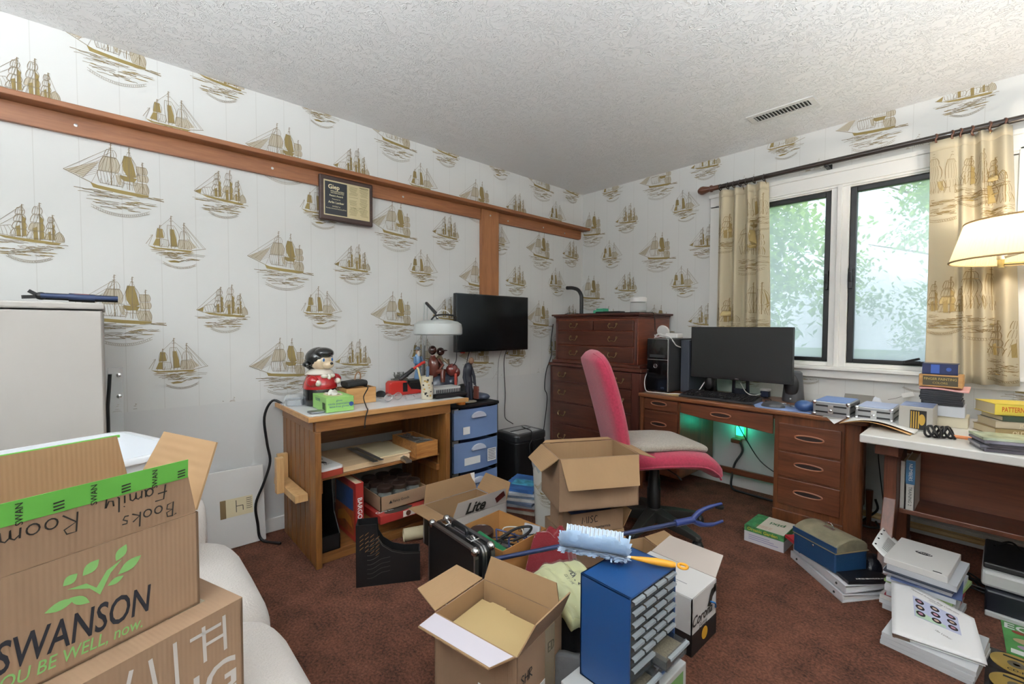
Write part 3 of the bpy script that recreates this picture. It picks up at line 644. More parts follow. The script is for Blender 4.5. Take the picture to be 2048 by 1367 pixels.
# ---- plaque
t = thing('award_plaque', 'dark wood award plaque with black and gold plate hanging under the shelf', 'plaque', (.03, -2.237, 1.73))
mb = MB(); mb.box(.024, -2.396, 1.732, .046, -2.077, 1.99); mb.build('board', wood('plaque_walnut', '#2c1a16', '#452a22', 'y'), t, True, bevel=.008)
GOLD = mat('pale_gold', '#c2b590', .35, metal=.35); NAVY = mat('plaque_black', '#20232a', .4)
mb = MB(); mb.box(.046, -2.372, 1.762, .0475, -2.1, 1.962); pl = mb.build('plate', GOLD, t, True)
mb = MB(); mb.box(.0475, -2.366, 1.768, .048, -2.238, 1.954); pn = mb.build('dark_panel', NAVY, pl, True)
mb = MB(); o0 = (.048, -2.302, 0)
def pt_(s_, y, z, sz, b=0): mb.text(s_, (.048, y, z), Y_, Z_, sz, 0, .0004, bold=b)
pt_('Giep', -2.315, 1.925, .034, .02); pt_('MOLDMAKERS', -2.295, 1.902, .012); pt_('INCORPORATED', -2.295, 1.892, .01); pt_('Patent Award', -2.302, 1.876, .014, .01); pt_('Presented to', -2.302, 1.857, .009); pt_('Arlin Lanker', -2.302, 1.838, .018, .01); pt_('PATENT #', -2.302, 1.815, .01); pt_('Powder-Actuated Fastening Drive', -2.302, 1.803, .0085)
mb.build('lettering', mat('gold_print', '#e2d6ae', .5), pl, True)
mb = MB()
for k in range(26):
    z = 1.945 - k * .0065
    if k % 9 == 8: continue
    for a, b in ((-2.228, -2.172), (-2.163, -2.108)):
        if 8 < k < 18 and b < -2.15 and rnd.random() < .5: continue
        mb.rect(a + rnd.uniform(0, .012), z, b - rnd.uniform(0, .012), z + .0018, (.0475, 0, 0), Y_, Z_, 0, .0004)
mb.rect(-2.163, 1.949, -2.108, 1.954, (.0475, 0, 0), Y_, Z_, 0, .0005)
for k in range(12): mb.stroke([(-2.215 + rnd.uniform(0, .1), 1.79 + rnd.uniform(0, .07)) for _ in range(3)], .0012, (.0475, 0, 0), Y_, Z_, 0, .0004) if k < 4 else None
mb.build('fine_print', mat('plate_print', '#77704f', .6), pl, True)
# ================================================================== FURNITURE
def pad(mb, spine, widths, thick, n=20, m=0, side=V((0, 1, 0)), exp=4.0):
    """closed upholstered slab swept along a spine; side = width direction"""
    S = [V(p) for p in spine]; N = len(S); vs = []; fs = []
    for i in range(N):
        t = (S[min(i + 1, N - 1)] - S[max(i - 1, 0)]).normalized(); nn = side.cross(t).normalized()
        for k in range(n):
            a = 2 * PI * k / n; c, s_ = math.cos(a), math.sin(a)
            x = math.copysign(abs(c) ** (2 / exp), c) * widths[i] / 2; y = math.copysign(abs(s_) ** (2 / 2.6), s_) * thick[i] / 2
            vs.append(S[i] + side * x + nn * y)
    for i in range(N - 1):
        for k in range(n): fs.append((i * n + k, i * n + (k + 1) % n, (i + 1) * n + (k + 1) % n, (i + 1) * n + k))
    fs.append(list(range(n))[::-1]); fs.append([(N - 1) * n + k for k in range(n)])
    return mb.add(vs, fs, m, True)

# ---- workbench
BW = wood('bench_oak', '#6f4624', '#976637', 'y'); BWZ = wood('bench_oak_upright', '#6a421f', '#906031', 'z'); BWX = wood('bench_oak_cross', '#6d4320', '#946233', 'x')
t = thing('workbench', 'oak workbench with white top, slatted sides and open shelves', 'workbench', (.31, -2.2, 0))
mb = MB(); mb.box(.03, -2.625, .694, .56, -1.755, .7095); mb.build('top', mat('bench_white_laminate', '#d9dadb', .35), t, True)
mb = MB(); mb.box(.56, -2.637, .688, .582, -1.745, .711); mb.build('front_edging', wood('edging_maple', '#a87845', '#c29460', 'y'), t, True, bevel=.003)
mb = MB(); mb.box(.03, -2.637, .688, .56, -2.625, .711); mb.build('side_edging', wood('edging_maple', '', ''), t, True, bevel=.002)
mb = MB(); mb.box(.545, -2.60, .636, .567, -1.862, .688); mb.build('front_apron', BW, t, True, bevel=.003)
mb = MB(); mb.box(.05, -2.605, .636, .545, -2.575, .688); mb.build('side_apron', BWX, t, True, bevel=.003)
mb = MB(); mb.box(.05, -1.895, .636, .545, -1.865, .688); mb.build('side_apron', BWX, t, True, bevel=.003)
for y in (-2.603, -1.893):
    for i in range(7):
        x0 = .05 + i * .0725; mb = MB(); mb.box(x0 + .0015, y, 0, x0 + .0695, y + .022, .636); mb.build('side_board', BWZ, t, True, bevel=.004)
mb = MB(); mb.box(.552, -2.606, 0, .572, -2.578, .636); mb.build('corner_post', BWZ, t, True, bevel=.003)
mb = MB(); mb.box(.552, -1.897, 0, .572, -1.868, .636); mb.build('corner_post', BWZ, t, True, bevel=.003)
mb = MB(); mb.box(.05, -2.58, .455, .07, -1.895, .525); mb.build('back_rail', BW, t, True, bevel=.003)
mb = MB(); mb.box(.05, -2.58, .385, .50, -1.895, .40); mb.build('middle_shelf', BW, t, True, bevel=.002)
mb = MB(); mb.box(.40, -2.581, .33, .52, -2.556, .40); mb.build('shelf_cleat', BW, t, True, bevel=.002)
mb = MB(); mb.box(.05, -1.915, .30, .50, -1.894, .335); mb.build('shelf_cleat', BW, t, True, bevel=.002)
mb = MB(); mb.box(.05, -2.58, .03, .535, -1.895, .05); mb.build('bottom_shelf', BW, t, True, bevel=.002)
mb = MB(); mb.box(.515, -2.58, 0, .535, -1.895, .03); mb.build('kick_board', BW, t, True, bevel=.002)
mb = MB(); mb.box(.06, -2.33, .05, .52, -1.90, .13); mb.build('riser_shelf', BW, t, True, bevel=.003)

PINE = wood('pale_pine', '#b98f5c', '#d0aa78', 'z')
t = thing('pine_clamp_bracket', 'pale pine U-shaped bracket fixed to the bench side', 'bracket', (.3, -2.63, .30))
mb = MB(); mb.box(.12, -2.655, .295, .152, -2.606, .455); mb.build('upright', PINE, t, True, bevel=.002)
mb = MB(); mb.box(.265, -2.70, .30, .30, -2.665, .475); mb.build('upright', PINE, t, True, bevel=.002)
mb = MB(); mb.box(.11, -2.665, .295, .47, -2.607, .33); mb.build('bar', PINE, t, True, bevel=.002)

# ---- wall TV
t = thing('wall_television', 'black flat-screen television mounted on the wall over the drawer tower', 'television', (.06, -1.167, .945))
mb = MB(); mb.box(.085, -1.513, .945, .12, -.82, 1.358); mb.box(.05, -1.40, .99, .085, -.93, 1.25); bz = mb.build('housing', GLOSSBLACK, t, True, bevel=.004)
mb = MB(); mb.box(.12, -1.503, .962, .1205, -.83, 1.35); mb.build('screen', mat('dark_screen', '#0d0e10', .18, spec=.35), t, True)
mb = MB(); mb.box(.005, -1.25, 1.08, .05, -1.02, 1.27); mb.build('wall_mount', BLACK, t, True)
mb = MB(); mb.box(.10, -1.465, .938, .118, -1.435, .946); mb.build('standby_light', mat('standby_red', '#b0362a', .4), t, True)
def cable(name, label, pts, r, m, cat='cable', k=6, group=None):
    mb = MB(); mb.tube(smooth_path(pts, k), r, 6); return tag(mb.build(name, m), label, cat, group)
cable('power_cable', 'thin black cable hanging from the television down to the shredder', [(.07, -1.00, .95), (.02, -.985, .85), (.018, -.97, .6), (.018, -.975, .45), (.05, -.99, .40), (.2, -1.05, .395)], .003, BLACK)
cable('signal_cable', 'black cable dropping from the television behind the suited figurine', [(.07, -1.36, .95), (.03, -1.355, .85), (.03, -1.33, .75), (.10, -1.30, .67), (.12, -1.34, .655)], .0035, BLACK)
cable('grey_signal_cable', 'grey cable on the wall between television and shredder', [(.06, -1.045, .95), (.012, -1.04, .8), (.012, -1.04, .3), (.03, -1.05, .1)], .0025, mat('grey_cable', '#8a8a88', .6))

# ---- translucent drawer tower
t = thing('drawer_tower', 'black plastic tower with translucent blue drawers beside the workbench', 'drawer unit', (.27, -1.61, 0))
BL = clear('blue_translucent', '#8fabdd', .62, .3)
mb = MB(); mb.box(.05, -1.80, .02, .47, -1.785, .645); mb.box(.05, -1.445, .02, .47, -1.43, .645); mb.box(.05, -1.80, .63, .485, -1.43, .648); mb.box(.05, -1.80, 0, .485, -1.43, .03)
for z in (.235, .435): mb.box(.05, -1.79, z, .47, -1.44, z + .008)
mb.build('frame', BLACK, t, True, bevel=.003)
for z0 in (.04, .245, .445):
    mb = MB()
    z1 = z0 + .18
    def ff(u, v, z0=z0, z1=z1):
        y = -1.783 + .336 * u; return V((.485 + .02 * math.sin(PI * u), y, z0 + (z1 - z0) * v))
    mb.sheet(ff, 16, 1); mb.box(.08, -1.782, z0, .485, -1.448, z0 + .003); mb.box(.08, -1.783, z0, .485, -1.78, z1 - .02); mb.box(.08, -1.45, z0, .485, -1.447, z1 - .02)
    dr = mb.build('drawer', BL, t, True)
    mb = MB(); mb.prism([(-1.615 + .055 * math.cos(a), z0 + .125 + .036 * math.sin(a)) for a in [PI * i / 10 for i in range(11)]], 'x', .504, .518); mb.build('handle', clear('frosted_plastic', '#d6dcea', .8, .3), dr, True, bevel=.003)
mb = MB(); mb.box(.505, -1.72, .285, .5058, -1.60, .33); mb.build('paper_label', PAPER, t, True)
mb = MB(); mb.box(.508, -1.545, .28, .5086, -1.475, .36); mb.build('paper_label', PAPER, t, True)
mb = MB(); mb.box(.505, -1.73, .475, .5058, -1.68, .52); mb.build('paper_label', PAPER, t, True)
mb = MB()
for k in range(7): mb.rect(-1.54, .29 + k * .01, -1.48 - rnd.uniform(0, .02), .2935 + k * .01, (.5087, 0, 0), Y_, Z_, 0, .0004)
mb.build('label_print', INK, t, True)
DRAWCONT = mat('drawer_contents_grey', '#8f8d88', .7, var=.3)
for i, (y, z, sx, sy, sz) in enumerate(((-1.62, .475, .2, .25, .05), (-1.6, .275, .22, .26, .06), (-1.62, .07, .2, .2, .08))):
    mb = MB()
    for k in range(7): mb.obox((.28 + rnd.uniform(-.1, .12), y + rnd.uniform(-.1, .1), z + rnd.uniform(0, .025)), (.1, .06, .02), rz(rnd.uniform(0, 3)) @ rx(rnd.uniform(-.3, .3)))
    tag(mb.build('drawer_contents', DRAWCONT), ['loose parts inside the top drawer of the blue drawer tower', 'loose parts inside the middle drawer of the blue drawer tower', 'loose parts inside the bottom drawer of the blue drawer tower'][i], 'parts')

# ---- shredder
t = thing('paper_shredder', 'black paper shredder with grey top and bundled cord by the wall', 'shredder', (.38, -1.12, 0))
mb = MB(); mb.prism(rrect(.24, -1.26, .47, -.97, .03), 'z', 0, .33); mb.build('bin', BLACK, t, True, bevel=.006)
mb = MB(); mb.prism(rrect(.235, -1.265, .475, -.965, .035), 'z', .33, .385); mb.build('head', DARK, t, True, bevel=.012)
mb = MB(); mb.box(.27, -1.22, .385, .44, -1.01, .387); mb.build('top_plate', mat('shredder_grey', '#9a9c9d', .4), t, True)
mb = MB(); mb.box(.345, -1.21, .387, .36, -1.02, .389); mb.build('slot', BLACK, t, True)
pts = [(.3, -1.05, .39), (.4, -1.1, .40), (.47, -1.12, .395), (.485, -1.13, .33)]
for k in range(5): pts += [(.49, -1.10 - .02 * (k % 2), .24 + .01 * k), (.492, -1.14 + .01 * k, .20), (.49, -1.16, .30), (.488, -1.13, .34)]
mb = MB(); mb.tube(smooth_path(pts, 5), .0035, 6); mb.build('cord', BLACK, t, True)

# ---- tall chest of drawers
MAH = wood('mahogany', '#3c1d15', '#5f3324', 'x', rough=.35); MAHY = wood('mahogany_side', '#5a2a1b', '#7d4029', 'y', rough=.35); MAHZ = wood('mahogany_upright', '#42201a', '#63352a', 'z', rough=.35)
t = thing('chest_of_drawers', 'tall mahogany chest-on-chest of drawers with brass pulls in the corner', 'chest of drawers', (.5, -.26, 0))
mb = MB(); mb.box(.062, -.495, .09, .938, -.03, .795); mb.build('lower_case', MAHZ, t, True, bevel=.004)
mb = MB(); mb.box(.102, -.472, .85, .898, -.03, 1.19); mb.build('upper_case', MAHY, t, True, bevel=.003)
mb = MB(); mb.box(.05, -.51, .80, .95, -.03, .825); mb.box(.075, -.49, .825, .925, -.03, .85); mb.build('waist_moulding', MAH, t, True, bevel=.006)
mb = MB(); mb.box(.10, -.475, 1.19, .90, -.03, 1.205); mb.box(.09, -.487, 1.205, .91, -.03, 1.215); mb.box(.075, -.50, 1.215, .925, -.02, 1.23); mb.build('cornice', MAH, t, True, bevel=.004)
mb = MB(); mb.box(.05, -.505, .075, .95, -.03, .10)
for x in (.06, .86):
    mb.box(x, -.505, 0, x + .085, -.42, .08)
    mb.box(x, -.12, 0, x + .085, -.04, .08)
mb.build('plinth', MAH, t, True, bevel=.005)
def bail(par, x, y, z, w_=.032):
    mb = MB(); mb.tube(smooth_path([(x - w_, y - .004, z + .012), (x - w_ - .004, y - .014, z), (x - w_ * .75, y - .017, z - .018), (x, y - .018, z - .013), (x + w_ * .75, y - .017, z - .018), (x + w_ + .004, y - .014, z), (x + w_, y - .004, z + .012)], 4), .0032, 6)
    for s_ in (-1, 1): mb.lathe([(.009, 0), (.008, -.004), (.004, -.012), (0, -.013)], 12, (x + s_ * w_, y, z + .012), axis='y')
    mb.build('pull', BRASS, par, True)
def drawer(x0, x1, z0, z1, y, pulls):
    mb = MB(); mb.box(x0, y - .012, z0, x1, y, z1); d = mb.build('drawer', MAH, t, True, bevel=.004)
    for p in pulls: bail(d, p, y - .012, (z0 + z1) / 2)
drawer(.135, .50, 1.10, 1.175, -.472, [.31]); drawer(.508, .865, 1.10, 1.175, -.472, [.69])
drawer(.135, .865, .982, 1.09, -.472, [.31, .69]); drawer(.135, .865, .862, .972, -.472, [.31, .69])
for z0, z1 in ((.675, .79), (.505, .665), (.325, .495), (.12, .315)): drawer(.10, .865, z0, z1, -.495, [.21, .77])
for x in (.108, .872):
    mb = MB(); mb.box(x, -.478, .852, x + .02, -.472, 1.185)
    for k in range(3): mb.tube([(x + .004 + k * .006, -.479, .88), (x + .004 + k * .006, -.479, 1.16)], .0025, 6)
    mb.build('fluted_column', MAHZ, t, True)
for x in (.872,):
    mb = MB(); mb.box(x, -.503, .12, x + .06, -.495, .79); mb.build('corner_stile', MAHZ, t, True, bevel=.003)

# ---- desk
WAL = wood('walnut', '#4d2817', '#74422a', 'x', rough=.38); WALZ = wood('walnut_upright', '#4f2a17', '#7a4627', 'z', rough=.38); WALT = wood('walnut_top', '#6a3f24', '#8d5a38', 'x', rough=.3, coat=.3)
t = thing('writing_desk', 'walnut kneehole writing desk under the window with recessed oval pulls', 'desk', (1.58, -.3, 0))
mb = MB(); mb.prism(rrect(.957, -.565, 2.238, -.025, .02), 'z', .645, .67); mb.build('desktop', WALT, t, True, bevel=.006)
mb = MB(); mb.box(.967, -.535, .125, 1.255, -.03, .645); mb.build('pedestal', WALZ, t, True, bevel=.004)
mb = MB(); mb.box(1.815, -.54, .10, 2.14, -.03, .645); mb.build('pedestal', WALZ, t, True, bevel=.004)
for k in range(34):
    y = -.52 + k * .0138; mb = MB(); mb.box(2.14, y, .105, 2.146, y + .009, .64); mb.build('reeded_strip', WALZ, t, True)
mb = MB(); mb.prism(rrect(2.135, -.555, 2.215, -.50, .02), 'z', .04, .645); mb.build('corner_column', WALZ, t, True)
mb = MB(); mb.tube([(.98, -.54, .0), (.98, -.54, .645)], [.014, .02], 10); mb.build('corner_column', WALZ, t, True)
mb = MB(); mb.box(1.815, -.55, .06, 2.14, -.535, .12); mb.build('base_rail', WALZ, t, True, bevel=.003)
for x, y in ((2.17, -.08), (.985, -.08)):
    mb = MB(); mb.tube([(x, y, 0), (x, y, .20)], [.011, .018], 10); mb.build('leg', WALZ, t, True)
mb = MB(); mb.box(1.255, -.10, .11, 1.815, -.08, .15); mb.build('stretcher', WAL, t, True, bevel=.003)
PULL = wood('pull_walnut', '#8a5236', '#a0684a', 'x'); PULLD = mat('pull_recess', '#22100a', .6)
def ovalpull(par, x, y, z, w_=.065):
    mb = MB(); n = 28
    out = [(x + w_ * math.cos(2 * PI * i / n), z + .014 * math.copysign(abs(math.sin(2 * PI * i / n)) ** .8, math.sin(2 * PI * i / n))) for i in range(n)]
    mb.tube([(p[0], y - .002, p[1]) for p in out], .0042, 6, closed=True); p_ = mb.build('pull_rim', PULL, par, True)
    mb = MB(); mb.prism(out, 'y', y - .0022, y - .0008); mb.build('pull_recess', PULLD, p_, True)
def ddrawer(x0, x1, z0, z1, y, px, w_=.065):
    mb = MB(); mb.box(x0, y - .012, z0, x1, y, z1); d = mb.build('drawer', WAL, t, True, bevel=.003); ovalpull(d, px, y - .012, (z0 + z1) / 2 + .008, w_)
ddrawer(1.0, 1.245, .565, .638, -.535, 1.11, .055)
mb = MB(); mb.prism([(1.262, .635), (1.262, .572), (1.4, .555), (1.53, .548), (1.66, .543), (1.808, .53), (1.808, .635)], 'y', -.545, -.53); d = mb.build('drawer', WAL, t, True, bevel=.003); ovalpull(d, 1.52, -.545, .592, .06)
ddrawer(1.0, 1.245, .37, .555, -.535, 1.11, .055); ddrawer(1.0, 1.245, .14, .36, -.535, 1.11, .055)
ddrawer(1.84, 2.125, .455, .60, -.54, 1.985); ddrawer(1.84, 2.125, .31, .445, -.54, 1.985); ddrawer(1.84, 2.125, .155, .30, -.54, 1.985)
mb = MB(); mb.box(1.262, -.53, .615, 1.815, -.05, .645); mb.build('under_rail', WAL, t, True)

# ---- white topped side table with book shelf
t = thing('side_table', 'wooden trestle table with white top and lower book shelf by the desk', 'table', (2.8, -.5, 0))
mb = MB(); mb.box(2.258, -.905, .635, 3.35, -.06, .67); mb.build('top', mat('table_white', '#cfcdc8', .4), t, True, bevel=.005)
MW = wood('table_mahogany', '#4a2413', '#6f3a22', 'x'); MWZ = wood('table_mahogany_upright', '#4f2714', '#73402a', 'z')
for x in (2.315, 3.2):
    mb = MB(); mb.prism([(-.86, 0), (-.74, 0), (-.60, .36), (-.60, .6), (-.70, .6), (-.70, .36)], 'x', x, x + .045); mb.build('trestle_leg', MWZ, t, True, bevel=.003)
    mb = MB(); mb.box(x, -.32, 0, x + .045, -.2, .6); mb.build('trestle_leg', MWZ, t, True, bevel=.003)
    mb = MB(); mb.prism([(-.80, .575), (-.72, .555), (-.66, .575), (-.12, .6), (-.12, .635), (-.80, .635)], 'x', x - .02, x + .06); mb.build('bearer', MWZ, t, True, bevel=.003)
mb = MB(); mb.box(2.36, -.615, .28, 3.2, -.40, .302); mb.build('book_shelf', MW, t, True, bevel=.003)
mb = MB(); mb.box(2.36, -.40, .29, 3.2, -.385, .62); mb.build('back_panel', wood('panel_mahogany', '#5a2c17', '#7a4226', 'x', .7), t, True)
mb = MB(); mb.box(2.33, -.86, 0, 2.36, -.14, .03); mb.build('foot', MWZ, t, True, bevel=.004)

# ---- office chair
t = thing('office_chair', 'pink fabric swivel chair with black five-star base turned sideways', 'chair', (1.383, -1.065, 0), math.atan2(.8, .6))
PINK = mat('pink_wool', '#a92c49', .9, var=.16, vscale=90, bump=.4, bscale=500, sheen=.3)
mb = MB(); sp_ = smooth_path([(-.26, 0, .425), (-.2, 0, .43), (-.08, 0, .44), (.08, 0, .44), (.19, 0, .425), (.255, 0, .385), (.275, 0, .355)], 3); n_ = len(sp_)
pad(mb, sp_, [.40 + .07 * math.sin(PI * min(1, .2 + i / n_ * .9)) for i in range(n_)], [.04 + .065 * math.sin(PI * (i + .5) / n_) ** .5 for i in range(n_)])
seat = mb.build('seat', PINK, t)
mb = MB(); pts = [(x, y, z - .016) for x, y, z in [tuple(p) for p in sp_]]
for sg in (-1, 1):
    mb.tube([(p[0], sg * (.40 + .07 * math.sin(PI * min(1, .2 + i / n_ * .9))) / 2 * .985, p[2]) for i, p in enumerate(pts)], .005, 6)
mb.build('seat_piping', PINK, seat)
mb = MB(); sp_ = smooth_path([(-.205, 0, .40), (-.222, 0, .46), (-.235, 0, .54), (-.262, 0, .66), (-.30, 0, .80), (-.335, 0, .91), (-.36, 0, .965), (-.375, 0, .985)], 3); n_ = len(sp_)
wd_ = [.34 + .07 * math.sin(PI * min(1, i / (n_ - 1) * 1.05)) - .14 * max(0, (i / (n_ - 1) - .7) / .3) ** 2 for i in range(n_)]; th_ = [.05 + .045 * math.sin(PI * (i + .3) / n_) ** .6 for i in range(n_)]; th_[-1] = .03; wd_[-1] = .16; wd_[-2] = .21; wd_[-3] = .25
pad(mb, sp_, wd_, th_); back = mb.build('backrest', PINK, t)
mb = MB()
for sg in (-1, 1): mb.tube([(p.x + .004, sg * wd_[i] / 2 * .985, p.z) for i, p in enumerate(sp_)], .005, 6)
mb.build('backrest_piping', PINK, back)
mb = MB(); mb.lathe([(.036, .10), (.036, .235), (.032, .24), (.032, .29), (.028, .295), (.026, .38)], 20); mb.build('gas_column', BLACK, t)
mb = MB(); mb.box(-.12, -.08, .365, .12, .08, .395); mb.tube([(.02, -.06, .375), (.05, -.17, .36), (.06, -.2, .345)], .005, 6); mb.build('mechanism', BLACK, t, bevel=.006)
BASEB = mat('chair_base_black', '#2a2a28', .5)
for k in range(5):
    a = 2 * PI * k / 5 - math.atan2(.8, .6) + math.radians(-82); c, s_ = math.cos(a), math.sin(a)
    mb = MB(); vs = []
    for q, (rr_, hw, zt, zb) in enumerate(((.03, .032, .125, .06), (.15, .027, .105, .055), (.28, .018, .075, .048), (.295, .012, .068, .05))):
        for sg in (-1, 1): vs += [(rr_ * c - sg * hw * s_, rr_ * s_ + sg * hw * c, zt), (rr_ * c - sg * hw * s_, rr_ * s_ + sg * hw * c, zb)]
    fs = []
    for q in range(3):
        b = q * 4; fs += [(b, b + 4, b + 6, b + 2), (b + 1, b + 3, b + 7, b + 5), (b, b + 1, b + 5, b + 4), (b + 2, b + 6, b + 7, b + 3)]
    fs += [(0, 2, 3, 1), (12, 13, 15, 14)]
    mb.add(vs, fs); lg = mb.build('base_leg', BASEB, t, bevel=.006)
    mb = MB(); ca = a + .8 * k
    for off in (-.014, .014): mb.ell((.28 * c - off * math.sin(ca), .28 * s_ + off * math.cos(ca), .026), (.026, .026, .026), 14, 10)
    mb.tube([(.28 * c, .28 * s_, .03), (.28 * c, .28 * s_, .06)], .007, 8); mb.build('caster', BLACK, lg)
mb = MB(); mb.lathe([(.045, .055), (.05, .09), (.04, .13)], 20); mb.build('hub', BASEB, t)

CUSH = mat('grey_fleece', '#a39a8c', .95, var=.2, vscale=120, bump=.8, bscale=260, sheen=.4)
t = thing('seat_cushion', 'flat grey fleece cushion lying on the pink chair seat', 'cushion', (1.383, -1.065, .487), math.atan2(.8, .6) + .12)
mb = MB(); pad(mb, smooth_path([(-.20, 0, .018), (-.1, 0, .016), (.06, 0, .014), (.17, 0, .004), (.205, 0, -.006)], 4), [.30] + [.37] * 15 + [.33], [.018] + [.042] * 15 + [.016], 24, exp=7); mb.build('cover', CUSH, t)

# ---- cream sofa
SOFA = mat('cream_corduroy', '#cfc8c2', .95, bump=.35, bscale=180, sheen=.3)
t = thing('sofa', 'cream textured sofa along the left foreground carrying the cartons', 'sofa', (1.2, -3.45, 0))
for x0, x1 in ((.785, 1.33), (1.335, 1.96)):
    mb = MB(); pad(mb, smooth_path([(0, -3.80, .30), (0, -3.6, .31), (0, -3.3, .31), (0, -3.14, .305), (0, -3.065, .29), (0, -3.02, .25), (0, -3.01, .20)], 4), [(x1 - x0) * k for k in [.96] + [1] * 19 + [.985, .97, .94, .9, .8]], [.18] * 17 + [.18, .17, .16, .14, .12, .10, .08, .05], 28, side=V((1, 0, 0)), exp=7)
    mb.M = None; mb.v = [(p[0] + (x0 + x1) / 2, p[1], p[2]) for p in mb.v]; mb.build('seat_cushion', SOFA, t, True)
mb = MB(); mb.box(.62, -3.85, .04, 1.98, -3.05, .24); mb.build('base', SOFA, t, True, bevel=.03, seg=4)
mb = MB(); pad(mb, smooth_path([(.70, -3.85, .28), (.70, -3.5, .28), (.70, -3.12, .28), (.70, -3.06, .28), (.70, -3.04, .28)], 4), [.16] * 13 + [.155, .14, .12, .07], [.42] * 13 + [.41, .40, .37, .28], 28, side=V((1, 0, 0)), exp=3); mb.build('arm', SOFA, t, True)
mb = MB(); mb.box(.62, -4.1, .04, 1.98, -3.82, .80); mb.build('back', SOFA, t, True, bevel=.06, seg=4)
for x, y in ((.68, -3.1), (1.93, -3.1), (.68, -4.05), (1.93, -4.05)):
    mb = MB(); mb.tube([(x, y, 0), (x, y, .05)], .02, 10); mb.build('foot', BLACK, t, True)

# ---- beige cabinet
CABM = mat('beige_steel', '#aaa59f', .55, bump=.02, bscale=300)
t = thing('storage_cabinet', 'tall beige metal storage cabinet behind the sofa against the wall', 'cabinet', (.35, -3.75, 0))
mb = MB(); mb.box(.10, -4.2, .0, .585, -3.308, 1.175); mb.build('body', CABM, t, True, bevel=.004)
mb = MB(); mb.box(.585, -4.195, .05, .60, -3.311, 1.172); mb.build('door', CABM, t, True, bevel=.003)
mb = MB(); mb.box(.095, -4.205, 1.178, .60, -3.303, 1.20); mb.build('lid', CABM, t, True, bevel=.005)
mb = MB(); mb.box(.59, -3.33, .55, .61, -3.312, .62); mb.build('hinge', STEEL, t, True)
# ================================================================== CARTONS
def carton(name, label, cat, loc, rot, w_, d_, h, flaps, mo=None, mi=None, th=.004, group=None):
    mo = mo or CARD; mi = mi or CARDIN
    t = thing(name, label, cat, loc, rot, group); mats = [mo, mi]
    mb = MB(); x, y = w_ / 2, d_ / 2
    def wb(a, inner):
        k = len(mb.mi); mb.box(*a)
        if inner is not None: mb.mi[k + inner] = 1
    wb((-x, -y, 0, x, y, th), 1)
    wb((-x, -y, 0, x, -y + th, h), 4); wb((-x, y - th, 0, x, y, h), 2); wb((-x, -y, 0, -x + th, y, h), 3); wb((x - th, -y, 0, x, y, h), 5)
    mb.build('body', mats, t)
    FR = {}
    S = {'-y': (V((0, -y, h)), V((1, 0, 0)), V((0, -1, 0)), w_), '+y': (V((0, y, h)), V((-1, 0, 0)), V((0, 1, 0)), w_), '+x': (V((x, 0, h)), V((0, 1, 0)), V((1, 0, 0)), d_), '-x': (V((-x, 0, h)), V((0, -1, 0)), V((-1, 0, 0)), d_)}
    for k, (L, ang) in flaps.items():
        hg, E, out, W = S[k[:2]]; a = math.radians(ang); D = Z_ * math.cos(a) + out * math.sin(a); N = E.cross(D)
        if N.dot(out * math.cos(a) - Z_ * math.sin(a)) < 0: N = -N
        t_ = .0035; W2 = W - .008; c = hg + D * (L / 2 + .002) - N * t_ / 2; tp = .02 if L < .15 else .012
        mb = MB(); p = [hg - N * 0 + E * sx + D * ly for sx, ly in ((-W2 / 2, .002), (W2 / 2, .002), (W2 / 2 - tp, L), (-W2 / 2 + tp, L))]
        vs = p + [q - N * t_ for q in p]
        mb.add(vs, [(0, 1, 2, 3)], 0); mb.add(vs, [(7, 6, 5, 4)], 1); mb.add(vs, [(0, 4, 5, 1), (1, 5, 6, 2), (2, 6, 7, 3), (3, 7, 4, 0)], 1)
        f = mb.build('flap', mats, t); FR[k] = (f, hg, E, D, N, W2, L)
    FR['t'] = t
    return FR
GREEN = mat('green_packing_tape', '#5fa844', .5); LOGO_G = mat('logo_green', '#7fb468', .7); LOGO_N = mat('logo_navy', '#22242c', .7); WPRINT = mat('white_box_print', '#c3bdb8', .7); MARKER = mat('marker_black', '#26241f', .6)
u_ = V((-.357, .934, 0)); aw = V((-.934, -.357, 0)); rot_s = math.atan2(.934, -.357)
# lower carton on the sofa
w_, d_, h_ = .50, .36, .20; cn = V((1.706, -3.112, 0)) - u_ * w_ / 2 + aw * d_ / 2
lc = carton('shipping_carton', 'closed brown shipping carton with white lettering under the green-taped box', 'box', (cn.x, cn.y, .402), rot_s, w_, d_, h_, {}, th=.005)['t']
mb = MB(); mb.box(-w_ / 2, -d_ / 2, h_, w_ / 2, -.003, h_ + .005); mb.box(-w_ / 2, .003, h_, w_ / 2, d_ / 2, h_ + .005); mb.build('top_flaps', CARD, lc)
FO = V((0, -d_ / 2, 0)); mb = MB()
mb.text('ING', FO + V((.165, 0, .075)), X_, Z_, .085, 0, .0008, bold=.01); mb.text('OVE', FO + V((.165, 0, .02)), X_, Z_, .075, 0, .0008, bold=.01)
for a, b in (((-.05, .17), (-.02, .03)), ((-.02, .03), (.015, .18)), ((.015, .18), (.045, .05)), ((.045, .05), (.075, .185)), ((.10, .185), (.11, .11)), ((.135, .19), (.138, .11)), ((.18, .19), (.182, .125)), ((.158, .178), (.21, .178)), ((.182, .155), (.215, .155)), ((.215, .19), (.217, .125))): mb.stroke([a, b], .006, FO, X_, Z_, 0, .0008)
mb.build('lettering', WPRINT, lc)
